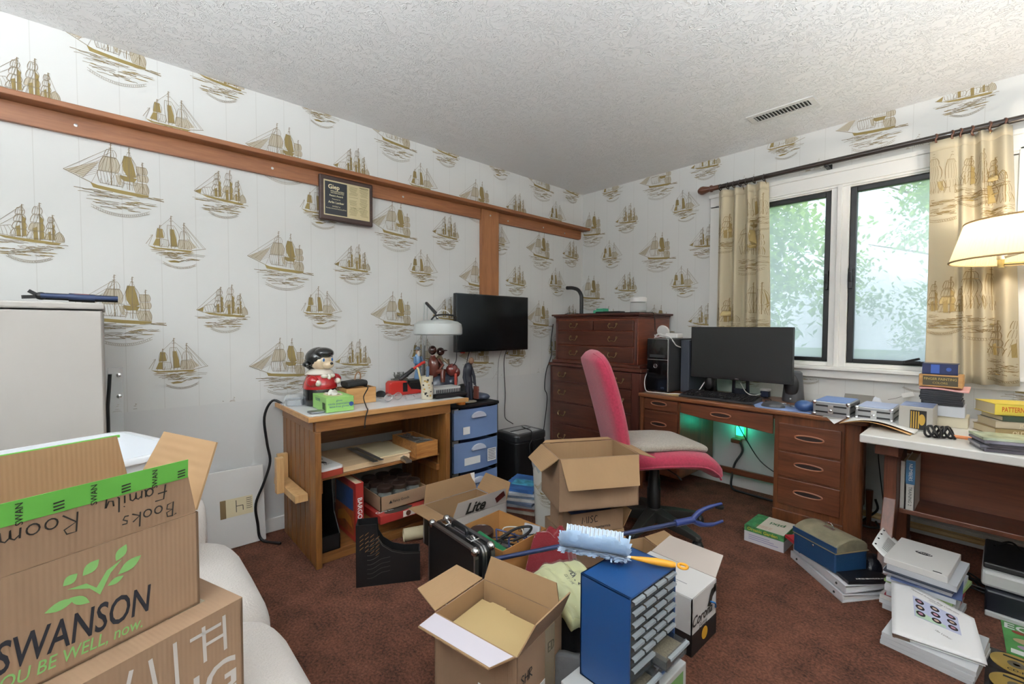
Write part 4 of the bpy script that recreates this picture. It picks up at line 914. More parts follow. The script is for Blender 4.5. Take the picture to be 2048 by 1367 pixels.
mb = MB(); mb.prism([(-d_ / 2 - .001, -.002), (d_ / 2 + .001, -.002)] and [(-d_ / 2 + .05, h_ + .0055), (d_ / 2, h_ + .0055), (d_ / 2, h_ + .0062), (-d_ / 2 + .05, h_ + .0062)], 'x', w_ / 2 - .1, w_ / 2 - .04); mb.build('clear_tape', clear('packing_tape', '#cdbfa0', .4, .2), lc)
# green-taped SWANSON carton
w_, d_, h_ = .38, .24, .172; cn = V((1.676, -3.175, 0)) - u_ * w_ / 2 + aw * d_ / 2
fr = carton('book_carton', 'open brown carton with green tape and a leaf logo on the sofa', 'box', (cn.x, cn.y, .6085), rot_s, w_, d_, h_, {'-y': (.102, 4), '+y': (.118, 2), '+x': (.125, 24), '-x': (.11, 30)}, th=.004)
t = fr['t']; FO = V((0, -d_ / 2, 0)); mb = MB()
mb.text('SWANSON', FO + V((.022, 0, .056)), V((1, 0, -.05)), V((.05, 0, 1)), .062, 0, .0008, bold=.012, shear=.1, sx=.58); mb.build('brand_lettering', LOGO_N, t)
mb = MB(); mb.text('YOU BE WELL, now.', FO + V((.012, 0, .022)), V((1, 0, -.05)), Z_, .027, 0, .0008, shear=.2, bold=.006, sx=.75); mb.build('tagline', LOGO_G, t); mb = MB()
def leaf(cx_, cz_, L, wd, a):
    cz_ += .03
    c, s_ = math.cos(a), math.sin(a); pts = [(L * k / 6 - L / 2, wd * math.sin(PI * k / 6)) for k in range(7)] + [(L / 2 - L * k / 6, -wd * math.sin(PI * k / 6)) for k in range(1, 6)]
    mb.poly([(cx_ + p[0] * c - p[1] * s_, cz_ + p[0] * s_ + p[1] * c) for p in pts], FO, X_, Z_, 0, .0008)
for a in ((.0, .072, .034, .007, .1), (.022, .068, .03, .006, -.7), (.012, .105, .02, .007, .6), (.036, .112, .026, .008, .7), (.074, .118, .026, .007, 1.0), (.085, .093, .036, .008, .5), (.066, .076, .022, .005, .3)): leaf(*a)
mb.poly([(q[0], q[1] + .03) for q in ((.008, .092), (.03, .09), (.042, .077), (.055, .098), (.075, .107), (.06, .092), (.046, .064), (.034, .08))], FO, X_, Z_, 0, .0008)
mb.build('logo_print', LOGO_G, t)
f, hg, E, D, N, W2, L = fr['-y']
mb = MB(); o = hg + D * (L - .03) + N * .0006; mb.obox(o + D * .0155, (W2 - .03, .001, .033), Matrix((E, N, D)).transposed()); tp = mb.build('green_tape', GREEN, f)
mb = MB()
for k in range(9):
    c = o + E * (-.16 + k * .04) + N * .0008
    if k % 2: mb.text('SWAN', c + D * .012, D, -E, .011, 0, .0006, bold=.01)
    else:
        for q in range(3): mb.stroke([(-.006, .004 + q * .005), (.006, .005 + q * .005)], .0022, c, E, D, 0, .0006)
stuff(mb.build('tape_print', MARKER, tp))
mb = MB(); mb.hand('Books', hg + E * (W2 / 2 - .035) + D * .034, -E, -D, .025, .0022); mb.build('handwriting', MARKER, f); mb = MB(); mb.hand('Family', hg + E * (W2 / 2 - .05) + D * .069, -E, -D, .025, .0022); mb.build('handwriting', MARKER, f); mb = MB(); mb.hand('Room', hg + E * (W2 / 2 - .165) + D * .064, -E, -D, .03, .0022); mb.build('handwriting', MARKER, f)
f, hg, E, D, N, W2, L = fr['+y']
mb = MB(); mb.obox(hg + D * (L - .001), (W2 - .03, .006, .005), Matrix((E, N, D)).transposed()); mb.build('green_tape', GREEN, f)
# white plastic tote behind
t = thing('plastic_tote', 'large white plastic tote behind the green-taped carton', 'tote', (1.03, -3.50, .402), rot_s)
TOTE = mat('white_plastic', '#dfe2e6', .35); bx_, by_ = .32, .2
mb = MB()
def ring(k, z, n=6): return [(p[0], p[1], z) for p in rrect(-bx_ * k, -by_ * k, bx_ * k, by_ * k, .05, n)]
loops = [ring(.9, 0), ring(.985, .36), ring(.985, .375), ring(1.04, .375), ring(1.05, .372), ring(1.05, .36)]
inner = [ring(.97, .375), ring(.88, .01)]
vs = []; fs = []; n = len(loops[0])
for lp in loops: vs += lp
for i in range(len(loops) - 1):
    for k in range(n): fs.append((i * n + k, i * n + (k + 1) % n, (i + 1) * n + (k + 1) % n, (i + 1) * n + k))
fs.append(list(range(n))[::-1]); mb.add(vs, fs, 0, True)
vs = inner[0] + inner[1]; mb.add(vs, [(k, n + k, n + (k + 1) % n, (k + 1) % n) for k in range(n)] + [list(range(n, 2 * n))], 0, True); mb.build('bin', TOTE, t)

# ---- tripod legs on the cabinet, clear panel beside it
t = thing('folded_tripod', 'folded black tripod lying on top of the beige cabinet', 'tripod', (.36, -3.36, 1.20))
for k, (dy, r, m) in enumerate(((0, .010, BLACK), (.018, .008, mat('tripod_blue', '#2a3a5e', .4)), (-.014, .008, BLACK))):
    mb = MB(); mb.tube([(.36 + dy, -3.47, 1.225 + .004 * k), (.36 + dy, -3.265, 1.222 + .004 * k)], r, 10); mb.tube([(.36 + dy, -3.40, 1.224 + .004 * k), (.36 + dy, -3.33, 1.222 + .004 * k)], r * 1.35, 10); mb.build('leg', m, t, True)
mb = MB(); mb.bar((.36, -3.47, 1.225), (.36, -3.50, 1.245), .02, .012); mb.bar((.36, -3.48, 1.225), (.37, -3.515, 1.222), .02, .012); mb.ell((.36, -3.47, 1.228), (.018, .018, .014)); mb.build('head', BLACK, t, True)
mb = MB(); mb.box(.352, -3.385, 1.236, .368, -3.345, 1.2395); mb.build('red_sleeve', mat('red_label', '#8e3a36', .5), t, True)
t = thing('acrylic_panel', 'clear acrylic panel with metal bolts leaning beside the beige cabinet', 'panel', (.2, -3.28, .4))
mb = MB(); mb.box(.28, -3.30, .0, .285, -3.255, .955); mb.build('sheet', clear('acrylic', '#dfe3e4', .25, .05), t, True)
for z in (.925, .84):
    mb = MB(); mb.lathe([(.008, 0), (.008, .01), (0, .012)], 14, (.285, -3.268, z), axis='x'); mb.build('bolt', CHROME, t, True)
mb = MB(); mb.tube([(.29, -3.294, .93), (.29, -3.297, .88), (.29, -3.303, .80), (.29, -3.303, .5)], .006, 8); mb.build('strap', BLACK, t, True)

# ---- white board leaning on the wall with sticker
t = thing('leaning_board', 'white melamine board with a chair-diagram sticker leaning against the wall', 'board', (.05, -2.9, 0))
R = ry(-.12); mb = MB(); mb.obox((.055, -3.05, .195), (.016, .70, .39), R); bd = mb.build('board', mat('melamine_white', '#d8d6d3', .4), t, True, bevel=.002)
def onb(y, z): return V((.055, 0, .195)) + R @ V((.0083, 0, z - .195)) + V((0, y, 0))
mb = MB(); mb.add([onb(-2.90, .155), onb(-2.755, .155), onb(-2.755, .245), onb(-2.90, .245)], [(0, 1, 2, 3)]); lb = mb.build('sticker', CREAMP, bd, True)
mb = MB(); Rz = R @ Z_
for a, b in (((-2.83, .20), (-2.83, .235)), ((-2.83, .205), (-2.80, .205)), ((-2.80, .205), (-2.80, .18)), ((-2.83, .2), (-2.83, .175))): mb.stroke([(a[0], a[1] - .195), (b[0], b[1] - .195)], .003, V((.0635, 0, .195)), Y_, Rz, 0, .0012)
for k in range(6): mb.stroke([(-2.785, .235 - k * .01 - .195), (-2.76, .235 - k * .01 - .195)], .0025, V((.0635, 0, .195)), Y_, Rz, 0, .0012)
mb.rect(-2.90, .155 - .195, -2.875, .245 - .195, V((.0635, 0, .195)), Y_, Rz, 1, .0012); mb.build('sticker_print', [INK, mat('kraft_brown', '#7d6645', .8)], lb, True)
cable('lamp_cord', 'thick black cord drooping from the workbench past the white board', [(.08, -2.60, .70), (.05, -2.652, .725), (.04, -2.69, .64), (.045, -2.68, .5), (.05, -2.668, .4), (.06, -2.70, .3), (.08, -2.745, .2), (.09, -2.74, .1), (.10, -2.725, .012), (.2, -2.66, .008)], .007, BLACK)

# ================================================================== ON THE WORKBENCH
ZB = .7115
t = thing('cookie_jar', 'glazed ceramic cookie jar of a dog in black cap and red jacket', 'cookie jar', (.25, -2.472, ZB), 0.35)
CBLK = mat('ceramic_black', '#1a1b1d', .15, coat=.6); CRED = mat('ceramic_red', '#a5161c', .12, coat=.7); CCRM = mat('ceramic_cream', '#d9c3a4', .2, coat=.5); CWHT = mat('ceramic_white', '#dcd6cb', .18, coat=.6)
mb = MB(); mb.lathe([(.06, 0), (.075, .005), (.082, .04), (.083, .08), (.078, .095)], 28); mb.build('base', CBLK, t)
mb = MB(); mb.lathe([(.084, .088), (.086, .098), (.082, .115), (.068, .15), (.05, .17)], 28); mb.ell((.03, -.07, .13), (.035, .028, .03)); mb.ell((.03, .072, .13), (.035, .028, .03)); mb.build('jacket', CRED, t)
mb = MB(); mb.lathe([(.055, .155), (.072, .165), (.06, .18), (.045, .19)], 24); mb.ell((.06, .0, .15), (.022, .014, .018)); mb.ell((.06, .022, .155), (.02, .018, .012)); mb.ell((.06, -.022, .155), (.02, .018, .012)); mb.build('bow_collar', CWHT, t)
for sg in (-1, 1): mb = MB(); mb.ell((.062, sg * .062, .122), (.018, .014, .016)); mb.build('paw', CWHT, t)
mb = MB(); mb.ell((.012, 0, .228), (.056, .058, .048), 20, 14); mb.ell((.06, 0, .212), (.03, .03, .022)); mb.build('face', CCRM, t)
mb = MB(); mb.ell((-.006, 0, .245), (.066, .07, .058), 22, 14); mb.ell((-.035, 0, .22), (.042, .06, .045)); mb.ell((.03, 0, .272), (.05, .052, .03)); mb.build('cap', CBLK, t)
for sg in (-1, 1): mb = MB(); mb.ell((-.02, sg * .068, .215), (.022, .016, .014), R=rx(-.5 * sg)); mb.build('ear', CBLK, t)
mb = MB(); mb.ell((.089, 0, .22), (.008, .008, .007)); mb.build('nose', CBLK, t)
for sg in (-1, 1):
    mb = MB(); mb.ell((.057, sg * .026, .238), (.006, .011, .013)); e = mb.build('eye', CWHT, t); mb = MB(); mb.ell((.062, sg * .026, .238), (.003, .006, .009)); mb.build('iris', mat('ceramic_blue', '#3a6fb0', .2), e)

t = thing('tape_roll_bag', 'roll of clear tape in a plastic bag at the bench corner', 'tape', (.17, -2.575, ZB))
mb = MB(); mb.lathe([(.045, 0), (.045, .03), (.03, .03), (.03, 0), (.045, 0)], 24, (.17, -2.575, ZB)); mb.build('roll', mat('tape_amber', '#8b8f97', .3), t, True)
def bagf(u, v):
    a = 2 * PI * u; r = .06 * (1 - .55 * v) * (1 + .1 * math.sin(5 * a) + .05 * math.sin(9 * a)); return V((.17 + r * math.cos(a), -2.575 + r * math.sin(a) * 1.05, ZB + .001 + .055 * math.sin(v * PI / 2)))
mb = MB(); mb.sheet(bagf, 30, 6); mb.build('plastic_bag', clear('clear_bag', '#d7dcdf', .3, .15), t, True)
mb = MB(); c = (.545, -2.60); mb.prism([(c[0] + (.035 if k % 2 else .014) * math.cos(k * PI / 5), c[1] + (.03 if k % 2 else .013) * math.sin(k * PI / 5)) for k in range(10)], 'z', ZB, ZB + .0015); tag(mb.build('paper_scrap', PAPER), 'torn star-shaped paper scrap at the bench corner', 'paper')
mb = MB(); mb.prism(rrect(.44, -2.60, .50, -2.53, .01), 'z', ZB, ZB + .008); tag(mb.build('metal_plate', mat('grey_metal', '#8d9194', .35, metal=.7), bevel=.002), 'small flat grey metal plate beside the green glove box', 'plate')
# glove box
t = thing('glove_box', 'light green glove dispenser box on the bench front', 'box', (.415, -2.466, ZB), -.03)
GB = mat('glove_green', '#8fc06a', .5); mb = MB(); mb.box(-.105, -.066, 0, .105, .066, .072); mb.build('carton', GB, t, bevel=.002)
mb = MB(); mb.prism([(.07 * math.cos(k * PI / 12), .042 * math.sin(k * PI / 12)) for k in range(24)], 'z', .0722, .0728); mb.build('opening', CREAMP, t)
def glv(u, v): return V((-.045 + .09 * u, -.028 + .056 * v, .073 + .022 * math.sin(PI * u) * math.sin(PI * v) + .006 * math.sin(u * 14 + v * 9)))
mb = MB(); mb.sheet(glv, 12, 8); mb.build('glove', mat('latex_white', '#dcd9d0', .6), t)
mb = MB()
for k, (s_, z) in enumerate((('glove', .055), ('nitrile examination', .04), ('latex-free gloves', .026))): mb.text(s_, (.1052, -.005, z), Y_, Z_, .014, 0, .0006)
mb.lathe([(.011, 0), (.011, .0006)], 16, (.1055, .053, .033), axis='x'); mb.build('print', mat('print_blue', '#2c4a86', .6), t); mb = MB(); mb.text('GLOVES', (-.02, -.0665, .05), X_, Z_, .02, 0, .0006)
mb.build('brand_print', mat('print_blue', ''), t); mb = MB()
for k in range(12): mb.rect(.05 + k * .0035, .012, .0515 + k * .0035 + (.001 if k % 3 else 0), .045, (0, -.0665, 0), X_, Z_, 1, .0006)
stuff(mb.build('barcode', [INK, INK], t))
# small wooden box with pouch
t = thing('wooden_box', 'small open pine box on the bench behind the green glove box', 'box', (.30, -2.296, ZB)); SP = wood('spruce', '#b07f49', '#cda06a', 'y')
mb = MB(); mb.box(.355, -2.378, ZB, .365, -2.214, ZB + .083); mb.build('front', SP, t, True, bevel=.0015)
mb = MB(); mb.box(.235, -2.378, ZB, .245, -2.214, ZB + .083); mb.build('back', SP, t, True, bevel=.0015)
for y in (-2.378, -2.222): mb = MB(); mb.box(.245, y, ZB, .355, y + .008, ZB + .083); mb.build('side', SP, t, True, bevel=.0015)
mb = MB(); mb.box(.245, -2.37, ZB, .355, -2.222, ZB + .006); mb.build('bottom', SP, t, True)
mb = MB(); mb.lathe([(.007, 0), (.007, .0008)], 12, (.3652, -2.345, ZB + .04), axis='x'); mb.build('knot', mat('knot_dark', '#4d321c', .7), t, True)
t = thing('black_pouch', 'black zip pouch lying on the small pine box', 'pouch', (.31, -2.31, .795))
mb = MB(); pad(mb, smooth_path([(.31, -2.375, .812), (.31, -2.34, .815), (.31, -2.29, .818), (.31, -2.25, .814)], 4), [.06] + [.10] * 11 + [.06], [.015] + [.035] * 11 + [.018], 18, side=V((1, 0, 0))); mb.build('body', mat('black_nylon', '#1b1b1c', .7, bump=.3), t, True)
mb = MB(); mb.tube(smooth_path([(.31, -2.31, .832), (.31, -2.305, .86), (.31, -2.29, .875), (.31, -2.278, .86), (.31, -2.28, .832)], 5), .004, 6); mb.build('loop', mat('tan_leather', '#8c6a4c', .6), t, True)
cable('pouch_cord', 'thin black cord hanging over the bench front from the pouch', [(.34, -2.27, .80), (.42, -2.285, .80), (.40, -2.30, .75), (.50, -2.33, .716), (.583, -2.36, .715), (.592, -2.375, .68), (.592, -2.38, .63)], .003, BLACK)
def glasses(name, label, c, rot, m, lens):
    t = thing(name, label, 'glasses', c, rot)
    mb = MB()
    for sg in (-1, 1):
        mb.tube([(.012 * 0 + .0, sg * .034 + .027 * math.cos(k * PI / 10), .022 + .02 * math.sin(k * PI / 10)) for k in range(20)], .0022, 6, closed=True)
    mb.tube([(0, -.009, .026), (0, 0, .03), (0, .009, .026)], .002, 6); mb.build('rims', m, t)
    for sg in (-1, 1):
        mb = MB(); mb.tube([(0, sg * .062, .026), (-.06, sg * .064, .022), (-.11, sg * .058, .006)], .0022, 6); mb.build('temple', m, t)
        mb = MB(); mb.lathe([(.025, 0), (.025, .001)], 20, (0, sg * .034, .022), axis='x', sx=1.05, sy=.78); mb.build('lens', lens, t)
CL = clear('lens_clear', '#dfe6e8', .12, .03)
glasses('eyeglasses', 'wire eyeglasses lying on the bench in front of the red dispenser', (.40, -2.13, ZB), .25, STEEL, CL)
glasses('sunglasses', 'black sunglasses lying between the pine box and the red dispenser', (.25, -2.17, ZB + .0), -.6, BLACK, clear('lens_dark', '#20242a', .8, .1))
def blist(u, v): return V((.30 + .14 * v, -2.07 + .15 * u, ZB + .003 + .02 * abs(math.sin(u * 8 + v * 3)) * math.sin(PI * v)))
mb = MB(); mb.sheet(blist, 24, 10); tag(mb.build('clear_blister_pack', clear('blister_plastic', '#dde2e5', .3, .05)), 'crumpled clear plastic packaging beside the red tape dispenser', 'packaging')
# red tape dispenser
t = thing('tape_dispenser', 'red plastic packing-tape dispenser on the bench', 'tape dispenser', (.20, -1.97, ZB)); RED = mat('red_plastic', '#b52a22', .35)
mb = MB(); mb.prism([(-2.075, ZB), (-1.84, ZB), (-1.85, ZB + .018), (-1.93, ZB + .03), (-1.965, ZB + .085), (-2.06, ZB + .088), (-2.075, ZB + .075)], 'x', .19, .25); mb.build('body', RED, t, True, bevel=.006)
mb = MB(); mb.box(.2505, -1.99, ZB + .02, .2515, -1.96, ZB + .075); mb.build('slot', BLACK, t, True)
mb = MB(); mb.tube([(.21, -1.99, .80), (.215, -1.93, .84), (.215, -1.90, .86)], .013, 10); mb.build('grip', BLACK, t, True)
mb = MB(); mb.tube([(.215, -1.90, .86), (.218, -1.84, .895), (.218, -1.82, .90)], .009, 10); mb.build('handle', RED, t, True)
mb = MB()
for k in range(70):
    a = rnd.uniform(0, 6.28); mb.tube([(.13, -1.98 + .001 * k, .80), (.13 + .025 * math.cos(a), -1.985 + .001 * k, .80 + .03 * abs(math.sin(a)) + .01)], .0012, 4)
mb.tube([(.13, -1.98, .80), (.13, -1.89, .81)], .006, 6); mb.box(.115, -2.0, ZB, .145, -1.90, .80); tag(mb.build('bottle_brush', mat('brush_grey', '#55554f', .8)), 'dark bristle brush lying behind the red tape dispenser', 'brush')
mb = MB(); mb.box(.06, -1.90, ZB, .17, -1.78, .775); mb.box(.065, -1.895, .775, .165, -1.785, .785); tag(mb.build('black_case', BLACK, bevel=.006), 'small black case under the blue figurine', 'case')
# figurines
def figure(mb, c, h, m_body, m_head, m_hat, lean=0):
    x, y, z = c
    mb.lathe([(.26 * h * .42, 0), (.28 * h * .42, .05 * h), (.2 * h * .42, .3 * h), (.24 * h * .42, .45 * h), (.27 * h * .42, .62 * h), (.2 * h * .42, .74 * h), (.06 * h, .79 * h)], 18, c, m_body)
    mb.ell((x, y, z + .86 * h), (.065 * h, .065 * h, .085 * h), 14, 10, m_head)
    for sg in (-1, 1): mb.tube([(x, y + sg * .11 * h, z + .70 * h), (x + .05 * h, y + sg * .14 * h, z + .52 * h), (x + .11 * h, y + sg * .04 * h, z + .47 * h)], [.045 * h, .04 * h, .03 * h], 8, m_body)
t = thing('blue_figurine', 'blue glazed figurine of a standing man in a hat', 'figurine', (.115, -1.81, .785))
mb = MB(); figure(mb, (.115, -1.81, .785), .205, 0, 1, 0); mb.build('body', [mat('glaze_blue', '#5f83a8', .3, coat=.3), mat('glaze_flesh', '#b08a70', .4)], t, True)
mb = MB(); mb.lathe([(.024, 0), (.024, .003), (.014, .004), (.012, .018), (0, .02)], 16, (.115, -1.81, .785 + .19)); mb.build('hat', mat('glaze_grey', '#5a646e', .4), t, True)
mb = MB(); mb.ell((.131, -1.81, .785 + .165), (.008, .012, .02)); mb.build('beard', mat('glaze_white', '#c8c2b8', .4), t, True)
t = thing('seated_pair_figurine', 'brown glazed figurine of a seated pair on a dark rock base', 'figurine', (.22, -1.70, ZB)); CHO = mat('glaze_chestnut', '#5a2a20', .2, coat=.5); ROCK = mat('glaze_slate', '#353a48', .35, coat=.3, var=.3, vscale=30)
mb = MB(); pts = [(.075, 0), (.08, .02), (.07, .06), (.055, .09), (.03, .11)]; mb.lathe(pts, 12, (.22, -1.70, ZB), 0, 'z', .8, 1.2); mb.ell((.25, -1.64, ZB + .05), (.04, .04, .04)); mb.build('rock_base', ROCK, t, True)
mb = MB(); mb.tube(smooth_path([(.21, -1.745, ZB + .09), (.215, -1.75, ZB + .15), (.21, -1.755, ZB + .20), (.21, -1.757, ZB + .23)], 4), [.03, .034, .037, .038, .038, .037, .036, .034, .03, .026, .02, .016, .014], 12); mb.tube([(.23, -1.74, ZB + .12), (.28, -1.725, ZB + .13), (.285, -1.73, ZB + .06)], [.024, .022, .014], 10); mb.tube([(.22, -1.72, ZB + .20), (.255, -1.71, ZB + .165), (.26, -1.74, ZB + .14)], [.013, .011, .01], 8); mb.build('sitter_body', CHO, t, True)
mb = MB(); mb.ell((.212, -1.76, ZB + .262), (.026, .027, .03)); mb.build('sitter_head', mat('glaze_dark_brown', '#3a1d16', .2, coat=.5), t, True)
mb = MB(); mb.tube(smooth_path([(.20, -1.70, ZB + .10), (.20, -1.705, ZB + .16), (.20, -1.70, ZB + .20), (.20, -1.698, ZB + .225)], 4), [.028] * 4 + [.03] * 4 + [.026, .024, .02, .016, .012], 12); mb.tube([(.22, -1.68, ZB + .20), (.245, -1.655, ZB + .17), (.25, -1.665, ZB + .20)], [.012, .01, .008], 8); mb.build('sitter_body', mat('glaze_olive', '#6a5a44', .35, coat=.3), t, True)
mb = MB(); mb.ell((.205, -1.695, ZB + .25), (.025, .027, .027)); mb.ell((.225, -1.685, ZB + .258), (.028, .026, .006)); mb.build('sitter_head', mat('glaze_dark_brown', ''), t, True)
mb = MB(); mb.ell((.25, -1.635, ZB + .13), (.035, .045, .042)); mb.ell((.27, -1.61, ZB + .115), (.02, .022, .03)); mb.tube([(.26, -1.62, ZB + .11), (.265, -1.615, ZB + .05)], [.016, .012], 8); mb.build('dog', mat('glaze_red_brown', '#6e2f2a', .2, coat=.6), t, True)
mb = MB(); mb.tube([(.32, -1.955 + .3, ZB), (.32, -1.655, ZB + .07)], .009, 10); mb.lathe([(.009, .07), (.009, .11), (.004, .115)], 10, (.32, -1.655, ZB)); tag(mb.build('glue_tube', mat('red_white_tube', '#b84a3e', .4)), 'small red glue tube standing right of the seated pair', 'tube')
t = thing('label_can', 'tall cream can with printed label holding tools on the bench front', 'can', (.46, -1.95, ZB))
mb = MB(); mb.lathe([(.033, 0), (.034, .002), (.034, .128), (.035, .13), (.033, .13), (.032, .01), (0, .01)], 24, (.46, -1.95, ZB)); mb.build('body', mat('can_cream', '#cfc7b2', .45, var=.12, vscale=40), t, True)
mb = MB()
for k in range(14): a = rnd.uniform(-.9, .9) - .4; z = ZB + rnd.uniform(.02, .11); mb.obox((.46 + .0345 * math.cos(a), -1.95 + .0345 * math.sin(a), z), (.001, .010, rnd.uniform(.004, .014)), rz(a), k % 2)
mb.build('label_marks', [mat('mark_ochre', '#b08a3a', .6), INK], t, True)
mb = MB(); mb.tube([(.46, -1.955, ZB + .02), (.455, -1.94, ZB + .185)], .009, 8); tag(mb.build('screwdriver', mat('tool_blue_grey', '#5b6f88', .4)), 'blue-grey tool handle standing in the cream can', 'tool')
mb = MB(); mb.tube([(.45, -1.965, ZB + .02), (.43, -1.99, ZB + .17), (.425, -1.995, ZB + .18)], .006, 8); tag(mb.build('pencil', mat('tool_cream', '#c9b98a', .5)), 'pale pencil standing in the cream can', 'pencil')
t = thing('white_device_box', 'white box with rows of keys on the bench right end', 'device', (.38, -1.79, ZB))
mb = MB(); mb.box(.33, -1.885, ZB, .43, -1.695, ZB + .05); mb.build('body', mat('device_grey', '#b9bab8', .4), t, True, bevel=.004)
mb = MB()
for k in range(14): mb.rect(-1.87 + k * .0125, ZB + .012, -1.862 + k * .0125, ZB + .038, (.43, 0, 0), Y_, Z_, 0, .0008)
mb.build('print', DARK, t, True)
t = thing('remote_control', 'black remote control on the bench front edge', 'remote control', (.485, -1.81, ZB))
mb = MB(); mb.box(.46, -1.92, ZB, .51, -1.70, ZB + .022); mb.build('body', BLACK, t, True, bevel=.006)
mb = MB()
for i in range(3):
    for j in range(12): mb.box(.467 + i * .013, -1.905 + j * .016, ZB + .022, .475 + i * .013, -1.896 + j * .016, ZB + .024)
stuff(mb.build('buttons', DARK, t, True))
# magnifier lamp
t = thing('magnifier_lamp', 'white round magnifier lamp on a spring arm over the bench', 'lamp', (.08, -1.75, ZB))
mb = MB(); mb.lathe([(.0, .055), (.06, .052), (.12, .04), (.143, .025), (.148, 0), (.148, -.035), (.14, -.042), (.11, -.042), (.11, -.02), (0, -.018)], 40, (.33, -1.793, 1.115)); hd = mb.build('head', LAMPGREY, t, True)
mb = MB(); mb.tube(smooth_path([(.36, -1.86, 1.165), (.40, -1.85, 1.19), (.42, -1.78, 1.195), (.40, -1.71, 1.185), (.37, -1.69, 1.16)], 5), .005, 6); mb.build('cord_loop', BLACK, hd, True)
for dy in (-.012, .012): mb = MB(); mb.tube([(.09, -1.75 + dy, .99), (.12, -1.75 + dy, 1.28)], .005, 8); mb.build('lower_arm', LAMPGREY, t, True)
mb = MB(); mb.tube([(.12, -1.75, 1.28), (.21, -1.73, 1.20), (.26, -1.75, 1.165)], .008, 8); mb.bar((.12, -1.75, 1.28), (.2, -1.725, 1.21), .02, .012); mb.build('upper_arm', DARK, t, True)
mb = MB(); mb.tube([(.25, -1.70 + .05 * math.cos(k * PI / 10), 1.195 + .035 * math.sin(k * PI / 10)) for k in range(14)], .004, 6); mb.build('handle_ring', WHITE, t, True)
mb = MB(); mb.tube([(.08, -1.75, ZB), (.085, -1.75, 1.0)], .012, 10); mb.lathe([(.05, 0), (.05, .012), (.02, .02)], 20, (.08, -1.75, ZB)); mb.build('post', STEEL, t, True)
cable('magnifier_cable', 'thin black cable from the magnifier lamp curving behind the figurines', [(.36, -1.66, 1.08), (.33, -1.655, .99), (.30, -1.64, .90), (.24, -1.66, .84)], .0025, BLACK)
# ---- on the drawer tower
ZT = .6485
t = thing('suited_figurine', 'dark figurine of a stooping man in a suit with a suitcase', 'figurine', (.42, -1.62, ZT)); SUIT = mat('glaze_navy', '#23252f', .4)
mb = MB()
for sg in (-1, 1): mb.tube([(.42, -1.62 + sg * .014, ZT + .005), (.415, -1.62 + sg * .014, ZT + .07), (.41, -1.62 + sg * .01, ZT + .14)], [.011, .013, .016], 10)
mb.tube(smooth_path([(.41, -1.62, ZT + .13), (.405, -1.625, ZT + .18), (.41, -1.62, ZT + .225), (.42, -1.615, ZT + .245)], 4), [.026] * 4 + [.03] * 4 + [.028, .026, .022, .016, .01], 12)
mb.tube([(.41, -1.60, ZT + .22), (.425, -1.588, ZT + .16), (.43, -1.585, ZT + .11)], [.011, .01, .008], 8); mb.tube([(.41, -1.645, ZT + .22), (.41, -1.655, ZT + .16), (.42, -1.65, ZT + .11)], [.011, .01, .008], 8); mb.build('suit', SUIT, t, True)
mb = MB(); mb.ell((.428, -1.612, ZT + .262), (.018, .017, .022)); mb.build('head', mat('glaze_brown_face', '#7a5a44', .5), t, True)
mb = MB(); mb.box(.41, -1.583, ZT + .02, .45, -1.567, ZT + .10); mb.build('suitcase', mat('glaze_maroon', '#6b3a30', .4), t, True, bevel=.003)
mb = MB(); mb.ell((.42, -1.62, ZT + .006), (.04, .05, .010)); mb.build('base', mat('glaze_stone', '#8d8577', .6), t, True)
mb = MB(); mb.lathe([(.028, 0), (.028, .024), (.018, .024), (.018, 0), (.028, 0)], 24, (.44, -1.70, ZT)); tag(mb.build('orange_tape_roll', mat('tape_orange', '#c9732b', .4)), 'small orange tape roll on the blue drawer tower', 'tape')
mb = MB(); pad(mb, [(.36, -1.53, ZT + .02), (.36, -1.51, ZT + .022), (.36, -1.47, ZT + .022), (.36, -1.45, ZT + .018)], [.10, .15, .15, .11], [.02, .038, .038, .02], 16, side=V((1, 0, 0))); tag(mb.build('eyeglass_case', mat('case_slate', '#4c5262', .5)), 'slate-grey eyeglass case on the right of the drawer tower', 'case')
mb = MB(); mb.ell((.22, -1.52, ZT + .045), (.06, .07, .045)); mb.ell((.2, -1.47, ZT + .03), (.05, .04, .03)); tag(mb.build('black_bag', mat('black_nylon', '')), 'black cloth bag at the back of the drawer tower', 'bag')
# ================================================================== IN THE WORKBENCH
t = thing('sketch_pad', 'sketch pad with a bird drawing on the middle bench shelf', 'sketch pad', (.38, -2.52, .401), .12)
mb = MB(); mb.prism(rrect(-.13, -.055, .13, .055, .012), 'z', .03, .042); mb.build('pages', PAPER, t)
mb = MB(); mb.prism(rrect(-.132, -.057, .132, .057, .012), 'z', .0, .03); mb.build('red_cover', mat('pad_red', '#9d3b2a', .6), t)
mb = MB()
for k in range(14):
    x, y = rnd.uniform(-.06, .08), rnd.uniform(-.03, .03); mb.stroke([(x + rnd.uniform(-.03, .03), y + rnd.uniform(-.015, .015)) for _ in range(4)], .002, (0, 0, .042), X_, Y_, 0, .0006)
mb.poly([(-.01, -.02), (.02, -.01), (.045, .012), (.03, .018), (.0, .008), (-.02, -.005)], (0, 0, .042), X_, Y_, 0, .0006); mb.build('drawing', INK, t)
mb = MB(); mb.box(.13, -2.46, .401, .49, -2.08, .427); tag(mb.build('plywood_board', wood('birch_ply', '#c9ab85', '#d9c09c', 'y'), bevel=.001), 'pale plywood drawing board lying on the middle bench shelf', 'board')
mb = MB(); mb.box(.18, -2.28, .4272, .47, -2.05, .433); tag(mb.build('paper_stack', CREAMP), 'thin stack of paper on the plywood board', 'paper')
